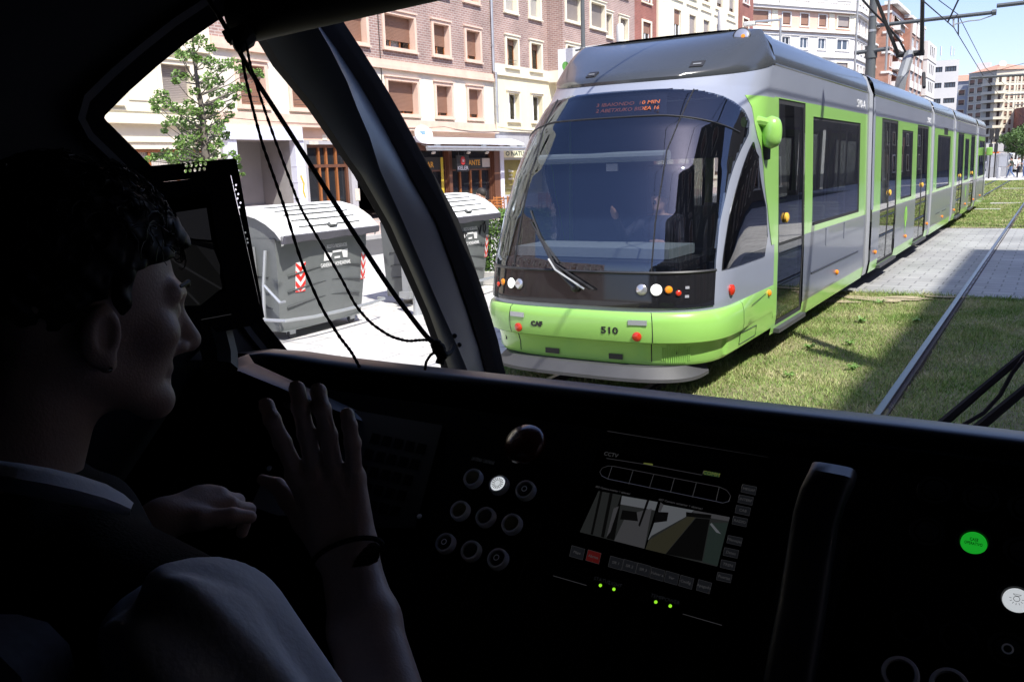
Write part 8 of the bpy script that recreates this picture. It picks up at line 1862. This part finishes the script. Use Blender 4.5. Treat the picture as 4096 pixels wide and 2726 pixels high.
# hair: curly cap
def hair_local(Q):
    w = 0.0035 * np.sin(Q[..., 0] * 150 + 2 * np.sin(Q[..., 2] * 90)) * np.sin(Q[..., 1] * 130 + 1.5 * np.sin(Q[..., 0] * 110)) + 0.003 * np.sin(Q[..., 2] * 170 + Q[..., 1] * 95) + 0.0022 * np.sin(Q[..., 1] * 310) * np.sin(Q[..., 2] * 280 + Q[..., 0] * 200)
    d = s_ell(Q, (0, -0.020, 0.040), (0.090, 0.107, 0.101)); d = smin(d, s_ell(Q, (0.0, 0.056, 0.075), (0.055, 0.036, 0.030)), 0.02)
    cut = -(Q[..., 2] - 0.034) + np.clip((Q[..., 1] - 0.02) * 0.35, -0.2, 0.06)
    cut = np.where(Q[..., 1] < -0.005, -(Q[..., 2] + 0.085) + (Q[..., 1] + 0.005) * -0.0, cut)
    side = np.maximum(-(Q[..., 2] + 0.045), np.maximum(Q[..., 1] - 0.022, -Q[..., 1] - 0.0))
    cut = np.minimum(cut, np.where(np.abs(Q[..., 0]) > 0.055, side, 1.0))
    ear = -s_ell(Q, (0.085, -0.008, -0.036), (0.030, 0.026, 0.040))
    return smax(smax(d - w, cut, 0.010), ear, 0.006)
V, F = nets(lambda P: hair_local(tol(P)) * HS, HO - 0.19, HO + np.array([0.18, 0.18, 0.19]), 0.0032); MB().use('hair_black').arr(V, F).build('hair', bd, smooth=60, fix=False)
hl = lambda x, y, z: Vector(HO + HB @ (np.array([x, y, z]) * HS))
b = MB().use('hair_black')
for k in range(900):                        # loose curls
    a = rnd.uniform(0, 6.28); e = rnd.uniform(0.0, 1.2); c = Vector((0.090 * math.cos(a) * math.cos(e), -0.02 + 0.106 * math.sin(a) * math.cos(e), 0.045 + 0.1 * math.sin(e)))
    if c.y > 0.0 and c.z < 0.055: continue
    ph = rnd.uniform(0, 6.28); tx = Vector((rnd.gauss(0, 1), rnd.gauss(0, 1), rnd.gauss(0, 0.6))).normalized(); nn = (c - Vector((0, -0.02, 0.04))).normalized(); tx = (tx - nn * tx.dot(nn)).normalized(); ty = nn.cross(tx)
    b.tube([hl(*(c + nn * (0.004 + 0.003 * math.sin(q * 1.1)) + (tx * math.cos(q + ph) + ty * math.sin(q + ph)) * 0.009 + tx * 0.004 * q)) for q in (0, 0.8, 1.6, 2.4, 3.2, 4.0)], [0.0005, 0.0007, 0.0007, 0.0007, 0.0006, 0.0004], 3)
b.build('curls', bd, fix=False)
b = MB().use('hair_black')
for s in (1,): b.tube([hl(s * 0.014, 0.1015, 0.022), hl(s * 0.030, 0.094, 0.027), hl(s * 0.048, 0.078, 0.021)], [0.002, 0.003, 0.002], 6)
b.build('eyebrow', bd)
c = hl(0.086, 0.003, -0.066); b = MB().use('earring'); b.lathe([(0.0, -0.0025), (0.0025, 0), (0.0, 0.0025)], c, (1, 0, 0), 10, False); b.build('earring', Dr)
# fingernails
b = MB().use('nail')
for k in ('index', 'middle', 'ring', 'pinky'):
    (p2, r2), (p3, r3) = FP[k][2], FP[k][3]; ax = Vector(p3 - p2).normalized(); nn = -Vector(aw); nn = (nn - ax * nn.dot(ax)).normalized(); sd = ax.cross(nn)
    c = Vector(p3) + nn * r3 * 0.80 + ax * r3 * 0.05
    b.grid(lambda u, v: c + sd * r3 * 0.62 * (2 * u - 1) + ax * r3 * 0.72 * (2 * v - 1) + nn * (r3 * 0.24 * (1 - (2 * u - 1) ** 2) - r3 * 0.10 * (v > 0.6) * (v - 0.6)), 6, 4)
b.build('fingernail', bd)
# wrist cord and watch
v = Vector(elR - wrR).normalized(); s1 = v.cross(Vector(aw)).normalized(); s2 = v.cross(s1)
b = MB().use('vest_cloth'); wc = Vector(wrR) + v * 0.004; b.tube([wc + s1 * 0.040 * math.cos(a) + s2 * 0.0285 * math.sin(a) + v * 0.003 * math.cos(a) for a in np.linspace(0, 2 * math.pi, 33)], 0.0032, 6, False); b.build('wrist_cord', Dr)
v = Vector(le - lw).normalized(); s1 = v.orthogonal().normalized(); s2 = v.cross(s1); wc = Vector(lw) + v * 0.02
b = MB().use('gold'); b.loft([[wc + (s1 * math.cos(a) + s2 * math.sin(a)) * r_ + v * o for r_, o in ((0.0285, -0.007), (0.0305, -0.004), (0.0305, 0.004), (0.0285, 0.007))] for a in np.linspace(0, 2 * math.pi, 33)], False)
b.build('watch_strap', Dr)
# shirt: collar band and right sleeve
shR = np.array(at(800, 2620, 0.70)); slE = np.array(at(1130, 3060, 0.70)); nk = hl(0, -0.058, -0.20)
def sleeve_fn(P):
    e = slE; d = s_cone(P, shR, e, 0.074, 0.070)
    w = 0.0055 * np.sin((P @ np.array([60.0, 45, 80])) + 2 * np.sin(P @ np.array([30.0, -40, 20]))) + 0.0016 * np.sin(P @ np.array([150.0, -90, 120])); return d + w
e = slE; V, F = nets(sleeve_fn, np.minimum(shR, e) - 0.10, np.maximum(shR, e) + 0.10, 0.005); MB().use('shirt_cloth').arr(V, F).build('shirt_sleeve', Dr, smooth=70, fix=False)
def l_sleeve(P): return s_cone(P, ls, ls + (le - ls) * 0.7, 0.075, 0.065)
V, F = nets(l_sleeve, np.minimum(ls, le) - 0.1, np.maximum(ls, le) + 0.1, 0.008); MB().use('shirt_cloth').arr(V, F).build('shirt_sleeve', Dr, smooth=70, fix=False)
b = MB().use('shirt_cloth'); rows = []
cpx = [(-160, 1880, 0.72), (-40, 1868, 0.70), (80, 1885, 0.695), (200, 1905, 0.70), (320, 1932, 0.71), (430, 1965, 0.73), (500, 1998, 0.745), (538, 2024, 0.76)]
for i, (x, y, d_) in enumerate(cpx):
    w = [46, 52, 56, 56, 54, 48, 36, 22][i]; rows.append([at(x, y - w * 0.5, d_ + 0.015), at(x - 4, y - w * 0.62, d_ + 0.004), at(x - 8, y - w * 0.2, d_ - 0.004), at(x - 14, y + w * 0.5, d_ - 0.012), at(x - 18, y + w * 1.0, d_ - 0.008), at(x - 18, y + w * 1.6, d_ + 0.01)])
b.loft(rows, False); b.build('shirt_collar', Dr, smooth=70)
# dark vest over chest and shoulders
shL = ls; ch = np.array(at(150, 3100, 0.86))
def vest_fn(P):
    nkb = np.array(nk) - up * 0.045; d = s_cone(P, nkb - up * 0.03, np.array(at(660, 2480, 0.76)), 0.082, 0.062)
    d = smin(d, s_cone(P, nkb - up * 0.03, np.array(shL), 0.082, 0.07), 0.04); d = smin(d, s_cone(P, nkb - up * 0.09, ch, 0.13, 0.17), 0.08)
    w = 0.003 * np.sin(P @ np.array([40.0, 55, -60]) + 1.5 * np.sin(P @ np.array([25.0, 15, 40]))); return d + w
V, F = nets(vest_fn, np.minimum(np.minimum(shR, shL), ch) - 0.2, np.maximum(np.maximum(shR, shL), np.array(nk)) + np.array([0.12, 0.12, 0.05]), 0.008); MB().use('vest_cloth').arr(V, F).build('vest', Dr, smooth=70, fix=False)
# seat
St = thing('driver_seat', 'dark blue grey driver seat back at the bottom left corner', 'seat', at(0, 2900, 0.8)); mat('seat_cloth', (0.035, 0.04, 0.055), 0.9, noise=(90, 0.3))
c = at(-60, 2790, 0.62); b = MB().use('seat_cloth'); b.rbox(-0.09, 0.05, -0.5, 0.05, -0.05, 0.05, 0.045, frame(c, rt_, -dn_)); b.build('backrest', St, smooth=40)
